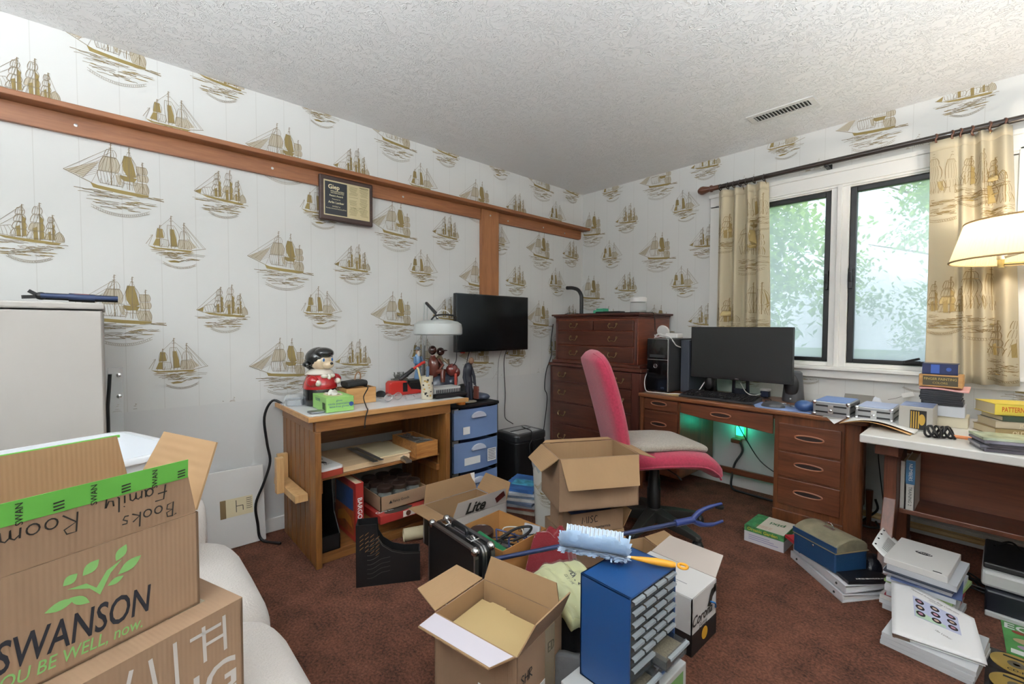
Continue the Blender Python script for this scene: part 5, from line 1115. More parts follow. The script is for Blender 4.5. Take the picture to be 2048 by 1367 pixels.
for i, (a, b) in enumerate((((.20, -2.30), (.545, -2.30)), ((.22, -2.275), (.55, -2.27)))):
    mb = MB(); mb.bar((a[0], a[1], .436 + .004 * i), (b[0], b[1], .437 + .004 * i), .028 - .006 * i, .0015); tag(mb.build('steel_ruler', STEEL), ['wide steel ruler overhanging the middle bench shelf', 'narrow steel ruler beside the wide one on the bench shelf'][i], 'ruler')
mb = MB(); mb.bar((.12, -2.07, .409), (.57, -2.13, .410), .035, .014); mb.bar((.12, -2.07, .418), (.57, -2.13, .419), .012, .008); tag(mb.build('steel_drawer_slide', STEEL), 'long steel slide bar beside the small shelf box', 'bar')
t = thing('shelf_box', 'flame-grained wooden box filled with hardware at the right of the shelf', 'box', (.42, -1.99, .401)); SB = wood('flame_fir', '#8a5226', '#c08a4c', 'y', 1.6)
mb = MB(); mb.box(.25, -2.06, .401, .53, -2.05, .485); mb.box(.25, -1.935, .401, .53, -1.925, .485); mb.box(.25, -2.05, .401, .26, -1.935, .485); mb.box(.26, -2.05, .401, .52, -1.935, .407); mb.build('box_sides', SB, t, True)
mb = MB(); mb.box(.52, -2.05, .401, .53, -1.935, .485); mb.build('front', SB, t, True)
mb = MB()
for k in range(40): mb.obox((rnd.uniform(.27, .51), rnd.uniform(-2.04, -1.945), .47 + rnd.uniform(-.01, .012)), (.04, .008, .004), rz(rnd.uniform(0, 3)) @ rx(rnd.uniform(-.5, .5)))
mb.box(.262, -2.048, .407, .518, -1.937, .462); stuff(mb.build('hardware', mat('hardware_grey', '#7e7d7a', .5, metal=.4), t, True))
# magazine file
def perfplate(mb, y0, y1, z0, z1, x, holes, m=0):
    pass
t = thing('magazine_file', 'black plastic magazine file with slots standing on the bottom bench shelf', 'magazine file', (.42, -2.52, .051))
mb = MB(); x0, x1, y0, y1, z0 = .30, .535, -2.572, -2.482, .051
mb.box(x0, y0, z0, x1, y1, z0 + .004); mb.box(x1 - .004, y0, z0, x1, y1, z0 + .075)
mb.prism([(x0, z0), (x1, z0), (x1, z0 + .075), (x1 - .07, z0 + .16), (x1 - .10, z0 + .31), (x0, z0 + .31)], 'y', y0, y0 + .004); mb.prism([(x0, z0), (x1, z0), (x1, z0 + .075), (x1 - .07, z0 + .16), (x1 - .10, z0 + .31), (x0, z0 + .31)], 'y', y1 - .004, y1)
mb.build('sides', BLACK, t, True)
for k in range(3):
    for q in range(4):
        pass
mb = MB()
ys = [y0, y0 + .022, y0 + .034, y0 + .056, y0 + .068, y1]; zs = [z0]
for a, b in ((0, 1), (2, 3), (4, 5)): mb.box(x0, ys[a], z0, x0 + .004, ys[b], z0 + .31)
for k in range(5): mb.box(x0, y0, z0 + .02 + k * .065, x0 + .004, y1, z0 + .045 + k * .065)
mb.build('slotted_back', BLACK, t, True)
# red book
def bookv(name, label, x0, x1, y0, y1, z0, z1, cover, cat='book', text=None, tm=None, front=None):
    """upright book, spine towards +x, cover faces along y"""
    t = thing(name, label, cat, ((x0 + x1) / 2, (y0 + y1) / 2, z0))
    mb = MB(); mb.box(x0, y0, z0, x1, y0 + .003, z1); mb.box(x0, y1 - .003, z0, x1, y1, z1); mb.box(x1 - .003, y0, z0, x1, y1, z1); mb.build('cover', cover, t, True, bevel=.001)
    mb = MB(); mb.box(x0 + .005, y0 + .003, z0 + .004, x1 - .004, y1 - .003, z1 - .005); mb.build('pages', PAGES, t, True)
    if text: mb = MB(); mb.text(text, (x1, (y0 + y1) / 2, (z0 + z1) / 2 + .02), -Z_, Y_, (y1 - y0) * .75, 0, .0006, bold=.02); mb.build('spine_title', tm or PAPER, t, True)
    return t
t = bookv('hardcover_book', 'tall red hardcover with painted desert cover standing on the bench shelf', .27, .535, -2.405, -2.362, .051, .345, mat('book_red', '#a0302c', .4), text='BARGO')
mb = MB(); mb.rect(.28, .075, .515, .315, (0, -2.405, 0), X_, Z_, 0, .0005); cv = mb.build('cover_picture', mat('picture_orange', '#9a4a26', .4, var=.5, vscale=18), t, True)
mb = MB(); mb.rect(.285, .20, .51, .31, (0, -2.4055, 0), X_, Z_, 0, .0004); mb.poly([(.30, .10), (.40, .13), (.50, .11), (.48, .16), (.39, .18), (.31, .15)], (0, -2.4055, 0), X_, Z_, 1, .0006); mb.build('cover_sky', [mat('picture_blue', '#23406e', .4, var=.5, vscale=14), mat('picture_ochre', '#b9772e', .4)], cv, True)
# tray of jars, on a game box
t = thing('game_box', 'red board-game box under the tray of jars', 'game box', (.42, -2.12, .131))
mb = MB(); mb.box(.22, -2.305, .131, .60, -1.93, .172); mb.build('lid', mat('game_red', '#99302c', .4, var=.35, vscale=9), t, True, bevel=.002)
mb = MB(); mb.rect(-2.18, .136, -1.95, .168, (.60, 0, 0), Y_, Z_, 0, .0006); pn = mb.build('side_panel', mat('game_white', '#d9cfc4', .5), t, True)
mb = MB(); mb.lathe([(.014, 0), (.014, .0012)], 16, (.601, -2.15, .152), axis='x'); mb.text('Blast', (.601, -2.075, .152), Y_, Z_, .03, 1, .001, bold=.02); mb.build('side_print', [mat('game_brown', '#5a2d20', .5), INK], pn, True)
mb = MB(); mb.ell((.57, -2.19, .172), (.03, .08, .0015)); mb.build('oval_print', mat('game_dark', '#2e2a28', .5), t, True); mb = MB(); mb.rect(.47, -2.0, .59, -1.94, (0, 0, .172), X_, Y_, 1, .0006); mb.build('picture_print', [mat('game_dark', ''), mat('game_blue', '#40608f', .5)], t, True); mb = MB(); mb.text('GAME', (.55, -2.26, .173), Y_, -X_, .035, 2, .001, bold=.02); mb.build('top_print', [mat('game_dark', '#2e2a28', .5), mat('game_blue', '#40608f', .5), PAPER], t, True)
fr = carton('jar_tray', 'low brown cardboard tray full of brown-lidded jars', 'box', (.385, -2.145, .1735), 0, .33, .27, .075, {}, th=.004); t = fr['t']
mb = MB(); mb.text('Fancy Goods', (.166, -.02, .04), Y_, Z_, .018, 0, .0008, bold=.01); mb.poly([(-.09, .032), (-.07, .032), (-.08, .048)], (.1655, 0, 0), Y_, Z_, 0, .001); mb.build('print', MARKER, t)
JLID = mat('jar_lid_brown', '#2b1d17', .45, coat=.2); JGL = clear('jar_glass', '#b9c0bc', .3, .05); JCON = mat('jar_nails', '#6b6a66', .5, metal=.5, var=.4, vscale=150)
kk = 0
NAMES9 = ['front left', 'front middle', 'front right', 'centre left', 'centre', 'centre right', 'back left', 'back middle', 'back right']
for i in range(3):
    for j in range(3):
        x, y = .49 - i * .098, -2.228 + j * .083; z = .1785
        t = thing('hardware_jar', 'glass jar of nails with brown lid, %s of the cardboard tray' % NAMES9[kk], 'jar', (x, y, z), 0, 'jars in the cardboard tray'); kk += 1
        mb = MB(); mb.lathe([(.036, 0), (.038, .01), (.038, .075), (.034, .085)], 20, (x, y, z)); mb.build('glass', JGL, t, True)
        mb = MB(); mb.lathe([(.034, .003), (.034, .06), (0, .062)], 16, (x, y, z)); mb.build('nails', JCON, t, True)
        mb = MB(); mb.lathe([(.040, .08), (.041, .083), (.041, .10), (.036, .104), (.034, .102), (0, .102)], 28, (x, y, z)); mb.build('lid', JLID, t, True)
t = thing('paper_roll', 'rolled cream paper lying under the beer carton by the bench', 'paper roll', (.70, -2.13, .0))
mb = MB(); mb.tube([(.585, -2.17, .033), (.66, -1.95, .033)], .033, 20, caps=False); mb.tube([(.585, -2.17, .033), (.66, -1.95, .033)], .024, 18, caps=False); mb.build('roll', CREAMP, t, True)
# black curved magazine rack on the floor
t = thing('slotted_rack', 'black plastic cut-away magazine holder with wavy slots on the carpet', 'magazine holder', (.86, -2.39, 0), math.atan2(.234, .13))
L_ = .27
prof = [(0, 0), (L_, 0), (L_, .13), (.20, .135), (.15, .15), (.11, .18), (.09, .215), (.085, .27), (0, .27)]
for y in (-.035, .035):
    mb = MB(); mb.prism([(p[0] - L_ / 2, p[1]) for p in prof], 'y', y - .002, y + .002); mb.build('side', BLACK, t)
mb = MB(); mb.box(-L_ / 2, -.035, 0, L_ / 2, .035, .004); mb.box(-L_ / 2, -.035, 0, -L_ / 2 + .004, .035, .27); mb.box(L_ / 2 - .004, -.035, 0, L_ / 2, .035, .13); mb.build('floor_and_ends', BLACK, t)
GROOVE = mat('rack_highlight', '#4a4a48', .35); SLOT = mat('slot_light', '#7a5836', .6); mb = MB()
for k in range(9):
    a = .02 + .02 * k
    mb.stroke([(-.125 + .012 * q + .0 * k, .03 + .02 * k - .0 * q + .022 * (q / 8) ** 1.5 + .004 * math.sin(q)) for q in range(3 + (k * 5) % 5, 12) if -.125 + .012 * q < (.12 if k < 4 else -.03)], .0022, (0, -.0372, 0), X_, Z_, 0, .0004)
mb.stroke([(p[0] - L_ / 2, p[1] - .006) for p in prof[2:7]], .003, (0, -.0372, 0), X_, Z_, 0, .0004)
for q in range(4):
    for r_ in range(5): mb.poly([(-.12 + .022 * q, .16 + .018 * r_ - .01 * q), (-.105 + .022 * q, .172 + .018 * r_ - .01 * q), (-.103 + .022 * q, .177 + .018 * r_ - .01 * q), (-.118 + .022 * q, .166 + .018 * r_ - .01 * q)], (0, -.0372, 0), X_, Z_, 1, .0004) if .16 + .018 * r_ - .01 * q < .23 else None
mb.build('wavy_slots', [GROOVE, SLOT], t)

# ================================================================== HEAP ON THE CARPET
fr = carton('beer_carton', 'open brown beer carton with white outside beside the workbench', 'box', (.795, -1.925, 0), PI / 2, .35, .26, .20, {'+y': (.095, 8), '+x': (.10, 30), '-x': (.10, 82), '-y': (.085, 12)}, mo=mat('beer_carton_print', '#b9b3ae', .6), mi=CARDIN); t = fr['t']
f, hg, E, D, N, W2, L = fr['-y']; mb = MB(); mb.text('Lite', hg + E * -.04 + D * .035 + N * .001, E, D, .08, 0, .001, bold=.03, shear=.3); mb.text('Pilsner', hg + E * .0 + D * .006 + N * .001, E, D, .02, 0, .001); mb.build('lettering', MARKER, f)
mb = MB(); mb.obox(hg + E * .12 + D * .045 + N * .001, (.06, .001, .035), Matrix((E, N, D)).transposed() @ ry(-.5)); mb.build('emblem', mat('beer_maroon', '#5a1f1c', .5), f)
mb = MB(); mb.box(-.1755, -.12, .0, -.175, .12, .198); pn = mb.build('dark_end_panel', mat('beer_black', '#191513', .5), t); mb = MB(); mb.box(-.1762, -.10, .06, -.1756, -.03, .17); mb.build('orange_panel', mat('beer_orange', '#a85f25', .5), pn)
mb = MB(); mb.box(-.1768, -.095, .07, -.1763, -.045, .13); mb.build('white_seal', PAPER, pn)
f, hg, E, D, N, W2, L = fr['+y']; mb = MB(); mb.poly([(-.165, L), (-.135, L), (-.145, L - .03), (-.162, L - .06)], hg - N * .0045, E, D, 0, 0); mb.build('torn_paper', PAPER, f)
# aluminium briefcase
t = thing('aluminium_briefcase', 'black and aluminium flight case standing upright before the cable carton', 'briefcase', (1.215, -2.258, 0), -.03)
BLAM = mat('case_black', '#0f0f10', .5); ALU = mat('aluminium', '#a9abad', .35, metal=1); CW, CD, CH = .34, .092, .30
mb = MB(); mb.prism(rrect(-CW / 2 + .006, .006, CW / 2 - .006, CH - .006, .03), 'y', -CD / 2, CD / 2); mb.build('shell', BLAM, t)
for y0, y1 in ((-CD / 2 - .001, -CD / 2 + .016), (-.010, -.002), (.002, .010), (CD / 2 - .016, CD / 2 + .001)):
    out = rrect(-CW / 2, 0, CW / 2, CH, .034); n = len(out); mb = MB(); inn = rrect(-CW / 2 + .008, .008, CW / 2 - .008, CH - .008, .028)
    vs = [(p[0], y0, p[1]) for p in out] + [(p[0], y1, p[1]) for p in out] + [(p[0], y0, p[1]) for p in inn] + [(p[0], y1, p[1]) for p in inn]; fs = []
    for k in range(n): j = (k + 1) % n; fs += [(k, j, n + j, n + k), (2 * n + k, 3 * n + k, 3 * n + j, 2 * n + j), (k, 2 * n + k, 2 * n + j, j), (n + k, n + j, 3 * n + j, 3 * n + k)]
    mb.add(vs, fs); mb.build('edge_trim', ALU, t)
for x in (-.09, .09):
    mb = MB(); mb.box(x - .02, -.022, CH, x + .02, .022, CH + .008); mb.tube([(x - .015, 0, CH + .008), (x, 0, CH + .014), (x + .015, 0, CH + .008)], .004, 6); mb.build('latch', CHROME, t, bevel=.002)
mb = MB(); mb.tube(smooth_path([(-.05, .0, CH + .004), (-.045, 0, CH + .022), (0, 0, CH + .026), (.045, 0, CH + .022), (.05, 0, CH + .004)], 5), .008, 8); mb.build('handle', BLACK, t)
for x in (-CW / 2 + .014, CW / 2 - .014):
    for y in (-CD / 2 + .01, CD / 2 - .01): mb = MB(); mb.ell((x, y, CH - .012), (.02, .016, .018)); mb.build('corner_cap', CHROME, t)
# cable carton
fr = carton('cable_carton', 'open brown carton holding a jar, cables and a green box', 'box', (1.15, -1.985, 0), .1, .30, .29, .205, {}, mo=mat('kraft_orange', '#a9753f', .75, var=.1), mi=mat('kraft_orange_in', '#b5834c', .75, var=.08)); t = fr['t']
mb = MB(); mb.text('EMBA', (.02, .1405, .15), X_, Z_, .03, 0, .0008, bold=.01); 
mb.tube([(.10 + .026 * math.cos(k * PI / 10), .1405, .155 + .03 * math.sin(k * PI / 10)) for k in range(20)], .0012, 4, closed=True); mb.tube([(.10 + .02 * math.cos(k * PI / 10), .1405, .155 + .024 * math.sin(k * PI / 10)) for k in range(20)], .001, 4, closed=True); mb.build('inner_print', mat('box_print_brown', '#5b3a1e', .7), t)
t = thing('lidded_jar', 'clear jar with wide brown lid in the cable carton', 'jar', (1.09, -2.05, .006))
mb = MB(); mb.lathe([(.045, 0), (.05, .01), (.05, .15), (.046, .17)], 24, (1.09, -2.05, .006)); mb.build('glass', JGL, t, True)
mb = MB(); mb.lathe([(.055, .165), (.056, .17), (.056, .19), (.05, .196), (.048, .193), (0, .193)], 30, (1.09, -2.05, .006)); mb.build('lid', mat('lid_chocolate', '#3a231b', .4, coat=.2), t, True)
mb = MB(); mb.obox((1.17, -2.085, .10), (.16, .05, .19), ry(.25) @ rz(.2)); tag(mb.build('green_carton', mat('dark_green_card', '#1f6a44', .4), bevel=.002), 'dark green carton leaning in the cable carton', 'box')
for i in range(5):
    r2 = random.Random(20 + i); pts = [V((1.16 + r2.uniform(-.04, .11), -1.97 + r2.uniform(-.09, .10), .13 + r2.uniform(-.03, .065))) for _ in range(8)]
    mb = MB(); mb.tube(smooth_path(pts, 6), .004 if i < 3 else .003, 6); tag(mb.build('tangled_cable', [mat('cable_navy', '#1f2c5c', .45), BLACK, mat('cable_navy', ''), BLACK, mat('cable_white', '#cfc9bd', .5)][i]), ['thick navy cable coiled in the cable carton', 'black cable looping over the cable carton', 'navy cable tangled at the back of the cable carton', 'thin black cable in the cable carton', 'thin white string cable in the cable carton'][i], 'cable')
mb = MB(); mb.box(1.03, -2.08, .006, 1.27, -1.88, .09); tag(mb.build('carton_filler', mat('grey_clutter', '#5a5b60', .7, var=.4, vscale=25), bevel=.01), 'dark jumble of electronics filling the cable carton', 'electronics')
mb = MB(); mb.tube(smooth_path([(1.19, -2.02, .19), (1.22, -1.95, .22), (1.26, -1.90, .225), (1.275, -1.94, .21), (1.25, -2.0, .19)], 6), .006, 8); tag(mb.build('headband_frame', BLACK), 'black wire headband frame sticking out of the cable carton', 'headset')
mb = MB(); mb.obox((1.235, -1.87, .17), (.08, .012, .09), rz(.3) @ rx(-.2)); tag(mb.build('striped_card', mat('card_grey', '#bdbdc2', .6)), 'pale grey card standing in the cable carton corner', 'card')
# wallpapered wastebasket
t = thing('wastebasket', 'white wastebasket papered with ship prints and lined with a bag', 'wastebasket', (.975, -1.46, 0))
mb = MB(); mb.lathe([(.085, 0), (.088, .003), (.105, .36), (.101, .36), (.084, .01), (0, .008)], 32, (.975, -1.46, 0)); mb.build('bin', mat('basket_paper', '#cfccc4', .6), t, True)
pr = MB(); src = ship_mb('A')
for p in src.v:
    z = .21 + p[1] * .62; a = math.radians(-52) + p[0] * .62 / .1; r = .0855 + .02 * z / .36 + .0025 + p[2]; pr.v.append((.975 + r * math.cos(a), -1.46 + r * math.sin(a), z))
pr.f, pr.mi, pr.sm = src.f, src.mi, src.sm; pr.build('ship_print', SHIPM, t, True)
def linr(u, v):
    a = 2 * PI * u; r = .1 + .012 * math.sin(v * PI) + .004 * math.sin(11 * a) * v; return V((.975 + r * math.cos(a), -1.46 + r * math.sin(a), .36 + .02 * math.sin(PI * v) - .07 * max(0, v - .5)))
mb = MB(); mb.sheet(linr, 48, 6); mb.build('bag_liner', clear('bin_liner', '#cfd6da', .6, .3), t, True)
# magazines
cols = ['#3f6aa8', '#c9ccd2', '#8fa0b8', '#d6d2cc', '#6f7f9a', '#b7bcc4', '#9a5a4a', '#c9c2b4']
for i in range(8):
    mb = MB(); mb.obox((.665 + rnd.uniform(-.01, .01), -1.375 + rnd.uniform(-.01, .01), .012 + i * .018), (.21, .27, .016), rz(.5 + rnd.uniform(-.12, .12))); o = mb.build('magazine', mat('magazine_%d' % i, cols[7 - i], .35, var=.3, vscale=14)); tag(o, ['bottom', 'second', 'third', 'fourth', 'fifth', 'sixth', 'seventh', 'topmost bright blue'][i] + ' magazine of the pile behind the beer carton', 'magazine', 'magazines behind the beer carton')
mb = MB(); mb.obox((.665, -1.375, .1475), (.14, .10, .001), rz(.5)); tag(mb.build('bright_leaflet', mat('leaflet_teal', '#4fa0b8', .4, var=.6, vscale=22)), 'bright patterned leaflet on top of the magazine pile', 'leaflet')
t = thing('laptop_dock', 'dark laptop-like device between wastebasket and cable carton', 'device', (1.03, -1.70, 0), .3)
mb = MB(); mb.box(-.13, -.08, 0, .13, .08, .055); mb.build('body', DARK, t, bevel=.006); mb = MB(); mb.box(.02, -.0815, .018, .08, -.08, .036); mb.build('port_label', PAPER, t)
# boxes right
ub = V((.397, .918, 0)); vb = V((-.918, .397, 0)); ang = math.atan2(.918, .397)
def boxat(fl, w_, d_): c = V((fl[0], fl[1], 0)) + ub * w_ / 2 + vb * d_ / 2; return c
c = boxat((1.34, -1.757), .31, .24)
fr = carton('label_carton', 'brown carton with blue labels at the bottom of the MISC stack', 'box', (c.x, c.y, 0), ang, .31, .24, .162, {'-y': (.06, 120), '+x': (.09, 40)})
mb = MB(); mb.box(-.15, -.115, .006, .15, .115, .158); mb.build('packed_papers', CARDIN, fr['t'])
for k in range(3): mb = MB(); mb.box(.1555, -.1 + k * .05, .09, .1562, -.065 + k * .05, .14); mb.build('blue_label', mat('label_blue', '#5f74a8', .5), fr['t'])
c = boxat((1.3586, -1.7436), .277, .17)
fr = carton('misc_box', 'small brown box marked MISC under the big open carton', 'box', (c.x, c.y, .166), ang, .277, .17, .1, {'+x': (.04, 10)}); t = fr['t']
mb = MB(); mb.hand('MISC', (-.08, -.085, .05), X_, Z_, .032, .0042); mb.build('marker_lettering', INK, t)
mb = MB(); mb.text('mattermia', (.03, -.085, .026), X_, Z_, .019, 0, .0008, bold=.02); mb.build('small_print', INK, t)
mb = MB(); mb.box(-.13, -.08, .005, .08, .07, .098); mb.build('blue_folder_contents', mat('folder_blue', '#41598f', .5), t)
u5 = V((.49, .872, 0)); c = V((1.372, -1.838, 0)) + u5 * .192 + V((-.872, .49, 0)) * .135; ang5 = math.atan2(.872, .49)
fr = carton('open_carton', 'large open empty cardboard carton on top of the MISC stack', 'box', (c.x, c.y, .309), ang5, .384, .27, .235, {'-y': (.135, 158), '-x': (.095, 128), '+x': (.10, 108), '+y': (.02, 60)})
mb = MB(); mb.obox((c.x - .06, c.y + .03, .238), (.30, .10, .14), rz(ang)); tag(mb.build('closed_carton', CARD, bevel=.003), 'closed brown carton holding up the back of the big open carton', 'box')
# red cloth
def cloth(name, label, cx_, cy_, sx, sy, h, m, seed, rot=0, n=40):
    r = random.Random(seed); o = r.uniform(0, 50)
    def fn(u, v):
        a, b = (u - .5) * sx, (v - .5) * sy; e = min(1, 4.5 * min(u, 1 - u, v, 1 - v)) ** .6
        nz = noise.noise(V((u * 2.2 + o, v * 2.2, o))) * .5 + .5; n2 = .5 * noise.noise(V((u * 5 + o, v * 4, 3 + o))) + .25
        q = rz(rot) @ V((a, b, 0)); wob = 1 + .12 * noise.noise(V((u * 4, v * 4, o + 9)))
        return V((cx_ + q.x * wob, cy_ + q.y * wob, .006 + e * h * (.45 + .5 * nz + .35 * n2)))
    mb = MB(); mb.sheet(fn, n, n); return tag(mb.build(name, m, solid=.004), label, 'cloth')
REDC = mat('red_towel', '#7d1420', .95, bump=.5, bscale=220, sheen=.4)
cloth('red_towel', 'crumpled dark red towel beside the MISC box', 1.375, -1.885, .21, .17, .28, REDC, 5, .6)
fr = carton('flat_carton', 'brown carton with open flaps under the reaching tool', 'box', (1.60, -1.57, 0), ang, .19, .18, .14, {'+x': (.1, 75), '-y': (.1, 95)})
# yellow shirt bag on a dark pile
cloth('dark_clothes_pile', 'dark pile of clothes and bags behind the shredding box', 1.63, -2.14, .34, .34, .20, mat('charcoal_cloth', '#1d1f24', .9, var=.5, vscale=9, bump=.3), 11, .3)
def shirt(u, v):
    q = rz(-.35) @ V(((u - .5) * .31, (v - .5) * .19, 0)); e = min(1, 6 * min(u, 1 - u, v, 1 - v)) ** .5
    return V((1.715 + q.x, -2.145 + q.y, .22 + .05 * e + .03 * noise.noise(V((u * 4, v * 5, 2))) ))
mb = MB(); mb.sheet(shirt, 40, 30); t = thing('shirt_bag', 'pale yellow printed shirt in a clear bag on the dark clothes', 'shirt', (1.735, -2.175, .2)); mb.build('shirt', mat('pale_yellow_cotton', '#c9cb9a', .8, var=.1), t, True, solid=.012)
mb = MB()
def onshirt(x, y):  # text plane to shirt surface
    return None
txt = MB(); txt.text('Beaufort Quilters', (0, 0, 0), X_, Y_, .05, 0, 0, bold=.012); txt.text('EST. 1998', (0, -.045, 0), X_, Y_, .022, 0, 0)
for p in txt.v:
    u = .5 + p[0] / .48; v = .6 + p[1] / .24; q = shirt(min(.99, max(.01, u)), min(.99, max(.01, v))); mb.v.append((q.x, q.y, q.z + .0075))
mb.f, mb.mi, mb.sm = txt.f, txt.mi, txt.sm; mb.build('lettering', INK, t, True)
mb = MB(); mb.sheet(lambda u, v: shirt(u, v) + V((0, 0, .014 + .006 * noise.noise(V((u * 9, v * 9, 7))))), 30, 24); mb.build('plastic_bag', clear('bag_film', '#dfe3e6', .12, .08), t, True)
def denim(u, v): 
    return V((1.82 + .09 * math.sin(PI * u) * (1 - .3 * v), -2.27 + .16 * (u - .5), .012 + .17 * v + .01 * noise.noise(V((u * 5, v * 5, 4)))))
mb = MB(); mb.sheet(denim, 20, 20); tag(mb.build('grey_garment', mat('grey_fleece_garment', '#6f7072', .9, var=.25, vscale=7, bump=.3), solid=.02), 'grey garment hanging beside the blue parts cabinet', 'garment')
# reaching tool
t = thing('reacher_grabber', 'dark blue reaching grabber tool lying across the boxes', 'grabber', (1.7, -1.95, .3)); NAV = mat('navy_plastic', '#26356b', .35)
a, b = V((1.50, -2.325, .32)), V((1.875, -1.655, .385))
mb = MB(); mb.tube([a, b], .008, 12); mb.build('shaft', mat('navy_tube', '#2a3558', .35, metal=.3), t, True)
d = (b - a).normalized(); sd = d.cross(Z_).normalized(); up = sd.cross(d)
mb = MB(); mb.tube([b - d * .06, b + d * .02], .013, 12); mb.build('collar', NAV, t, True)
for sg, sp in ((1, .035), (-1, .03)):
    q = up * sg; mb = MB(); mb.tube(smooth_path([b + d * .01, b + d * .05 + q * sp * .8, b + d * .10 + q * sp * 1.1, b + d * .145 + q * sp * (1.2 if sg > 0 else .9)], 5), [.010] * 6 + [.008] * 5 + [.006] * 5, 10); mb.build('jaw', NAV, t, True)
mb = MB(); e = b + d * .135 + up * .03; mb.lathe([(.016, -.004), (.016, .004)], 16, e); mb.build('rubber_cup', BLACK, t, True)
# blue parts cabinet
t = thing('parts_cabinet', 'blue steel parts cabinet with rows of clear drawers', 'parts cabinet', (1.99, -2.22, .168)); BLUE = mat('blue_steel', '#1a4478', .4, bump=.05, bscale=400)
x0, x1, y0, y1, z0, z1 = 1.905, 2.062, -2.345, -2.115, .168, .452
mb = MB(); mb.box(x0, y0, z0, x1, y0 + .006, z1); mb.box(x0, y1 - .006, z0, x1, y1, z1); mb.box(x0, y0, z1 - .006, x1, y1, z1); mb.box(x0, y0, z0, x1, y1, z0 + .006); mb.box(x0, y0, z0, x0 + .006, y1, z1); mb.build('shell', BLUE, t, True, bevel=.0015)
PCL = clear('drawer_clear', '#6d757c', .3, .05); PCI = mat('partition_dark', '#3c4148', .6); rows = 6; hh = .176 / rows
mb = MB(); 
for r in range(1, rows + 1): mb.box(x0 + .01, y0 + .006, z1 - .008 - r * hh, x1 - .004, y1 - .006, z1 - .007 - r * hh)
mb.build('partitions', PCI, t, True)
CONT = [mat('parts_brass', '#5e4622', .5, var=.4, vscale=200), mat('parts_steel', '#43464a', .4, var=.4, vscale=200), mat('parts_brown', '#33261a', .6, var=.4, vscale=200), mat('parts_cream', '#6e6757', .6, var=.3, vscale=200)]
def pdrawer(ya, yb, za, zb, out=0.0):
    mb = MB(); xa, xb = x0 + .012 + out, x1 - .001 + out
    mb.box(xb - .002, ya, za, xb, yb, zb); mb.box(xa, ya, za, xb - .002, yb, za + .0015); mb.box(xa, ya, za, xb - .002, ya + .0015, zb - .006); mb.box(xa, yb - .0015, za, xb - .002, yb, zb - .006)
    d = mb.build('drawer', PCL, t, True)
    mb = MB(); mb.prism([(xb, zb - .002), (xb + .009, zb - .003), (xb + .010, zb - .009), (xb + .0085, zb - .009), (xb + .0075, zb - .0045), (xb, zb - .0035)], 'y', ya + .003, yb - .003); mb.build('pull', clear('pull_clear', '#c3ccd2', .4, .06), d, True)
    mb = MB(); mb.box(xa + .004, ya + .003, za + .002, xb - .005, yb - .003, za + (zb - za) * rnd.uniform(.35, .6)); mb.build('contents', CONT[rnd.randrange(4)], d, True)
cw = (y1 - y0 - .014) / 4
for r in range(rows):
    for c in range(4): ya = y0 + .007 + c * cw; zt = z1 - .009 - r * hh; pdrawer(ya + .001, ya + cw - .001, zt - hh + .0025, zt)
zt = z1 - .009 - rows * hh; hb = (zt - z0 - .008) / 2; cw2 = (y1 - y0 - .014) / 2
for r in range(2):
    for c in range(2): ya = y0 + .007 + c * cw2; za = zt - r * hb; pdrawer(ya + .001, ya + cw2 - .001, za - hb + .003, za, .04 if (r, c) == (0, 1) else (.02 if (r, c) == (1, 0) else 0))
mb = MB(); mb.box(1.885, -2.40, 0, 2.08, -2.08, .166); o = mb.build('paper_box', mat('paper_box_white', '#bdbfbf', .6), bevel=.003); tag(o, 'white paper box with green edge under the blue parts cabinet', 'box')
mb = MB(); mb.box(2.0805, -2.40, .10, 2.081, -2.10, .15); g = mb.build('green_band', mat('band_green', '#6f9a5c', .6), o)
# duster
t = thing('feather_duster', 'fluffy pale blue duster with yellow handle on the blue cabinet', 'duster', (1.93, -2.23, .452)); YEL = mat('yellow_plastic', '#d9992a', .35); DUS = mat('duster_blue', '#b4cbe2', .9, sheen=.5)
a, b = V((1.80, -2.305, .475)), V((2.085, -2.135, .468)); d = (b - a).normalized(); sd = d.cross(Z_).normalized()
mb = MB(); mb.tube([a + d * .20, a + d * .23, a + d * .27, a + d * .31, b - d * .012], [.004, .007, .010, .009, .006], 12); mb.tube([b + d * .006 + d * .012 * math.cos(k * PI / 8) + sd * .012 * math.sin(k * PI / 8) for k in range(16)], .004, 8, closed=True); mb.build('handle', YEL, t, True)
mb = MB(); mb.tube([a, a + d * .20], [.006, .004], 8); mb.build('core', PAPER, t, True)
mb = MB()
for k in range(2600):
    s_ = rnd.uniform(.0, .19); an = rnd.uniform(-.45, PI + .45); r = rnd.uniform(.016, .05) * (.75 + .5 * noise.noise(V((s_ * 40, an * 1.5, 3)))) * (1 if 0 < an < PI else .5); dr = sd * math.cos(an) + Z_ * max(-.35, math.sin(an)); p = a + d * s_ + dr * .004; q = p + dr * r + d * rnd.uniform(-.012, .012); w2 = d * rnd.uniform(.0015, .004)
    mb.add([p - w2, p + w2, q + w2 * 1.4, q - w2 * 1.4], [(0, 1, 2, 3)])
stuff(mb.build('fluff', DUS, t, True))
mb = MB()
for k in range(14):
    s_ = .01 + .012 * k; p = a + d * s_ + sd * -.015 + Z_ * .02; mb.sheet(lambda u, v, p=p: p + d * (.011 * u) + (sd * -.45 + Z_ * .8) * (.042 * v) + sd * .004 * math.sin(u * 6 + v * 4), 3, 3)
stuff(mb.build('fringe', mat('duster_white', '#cfdce8', .9), t, True))
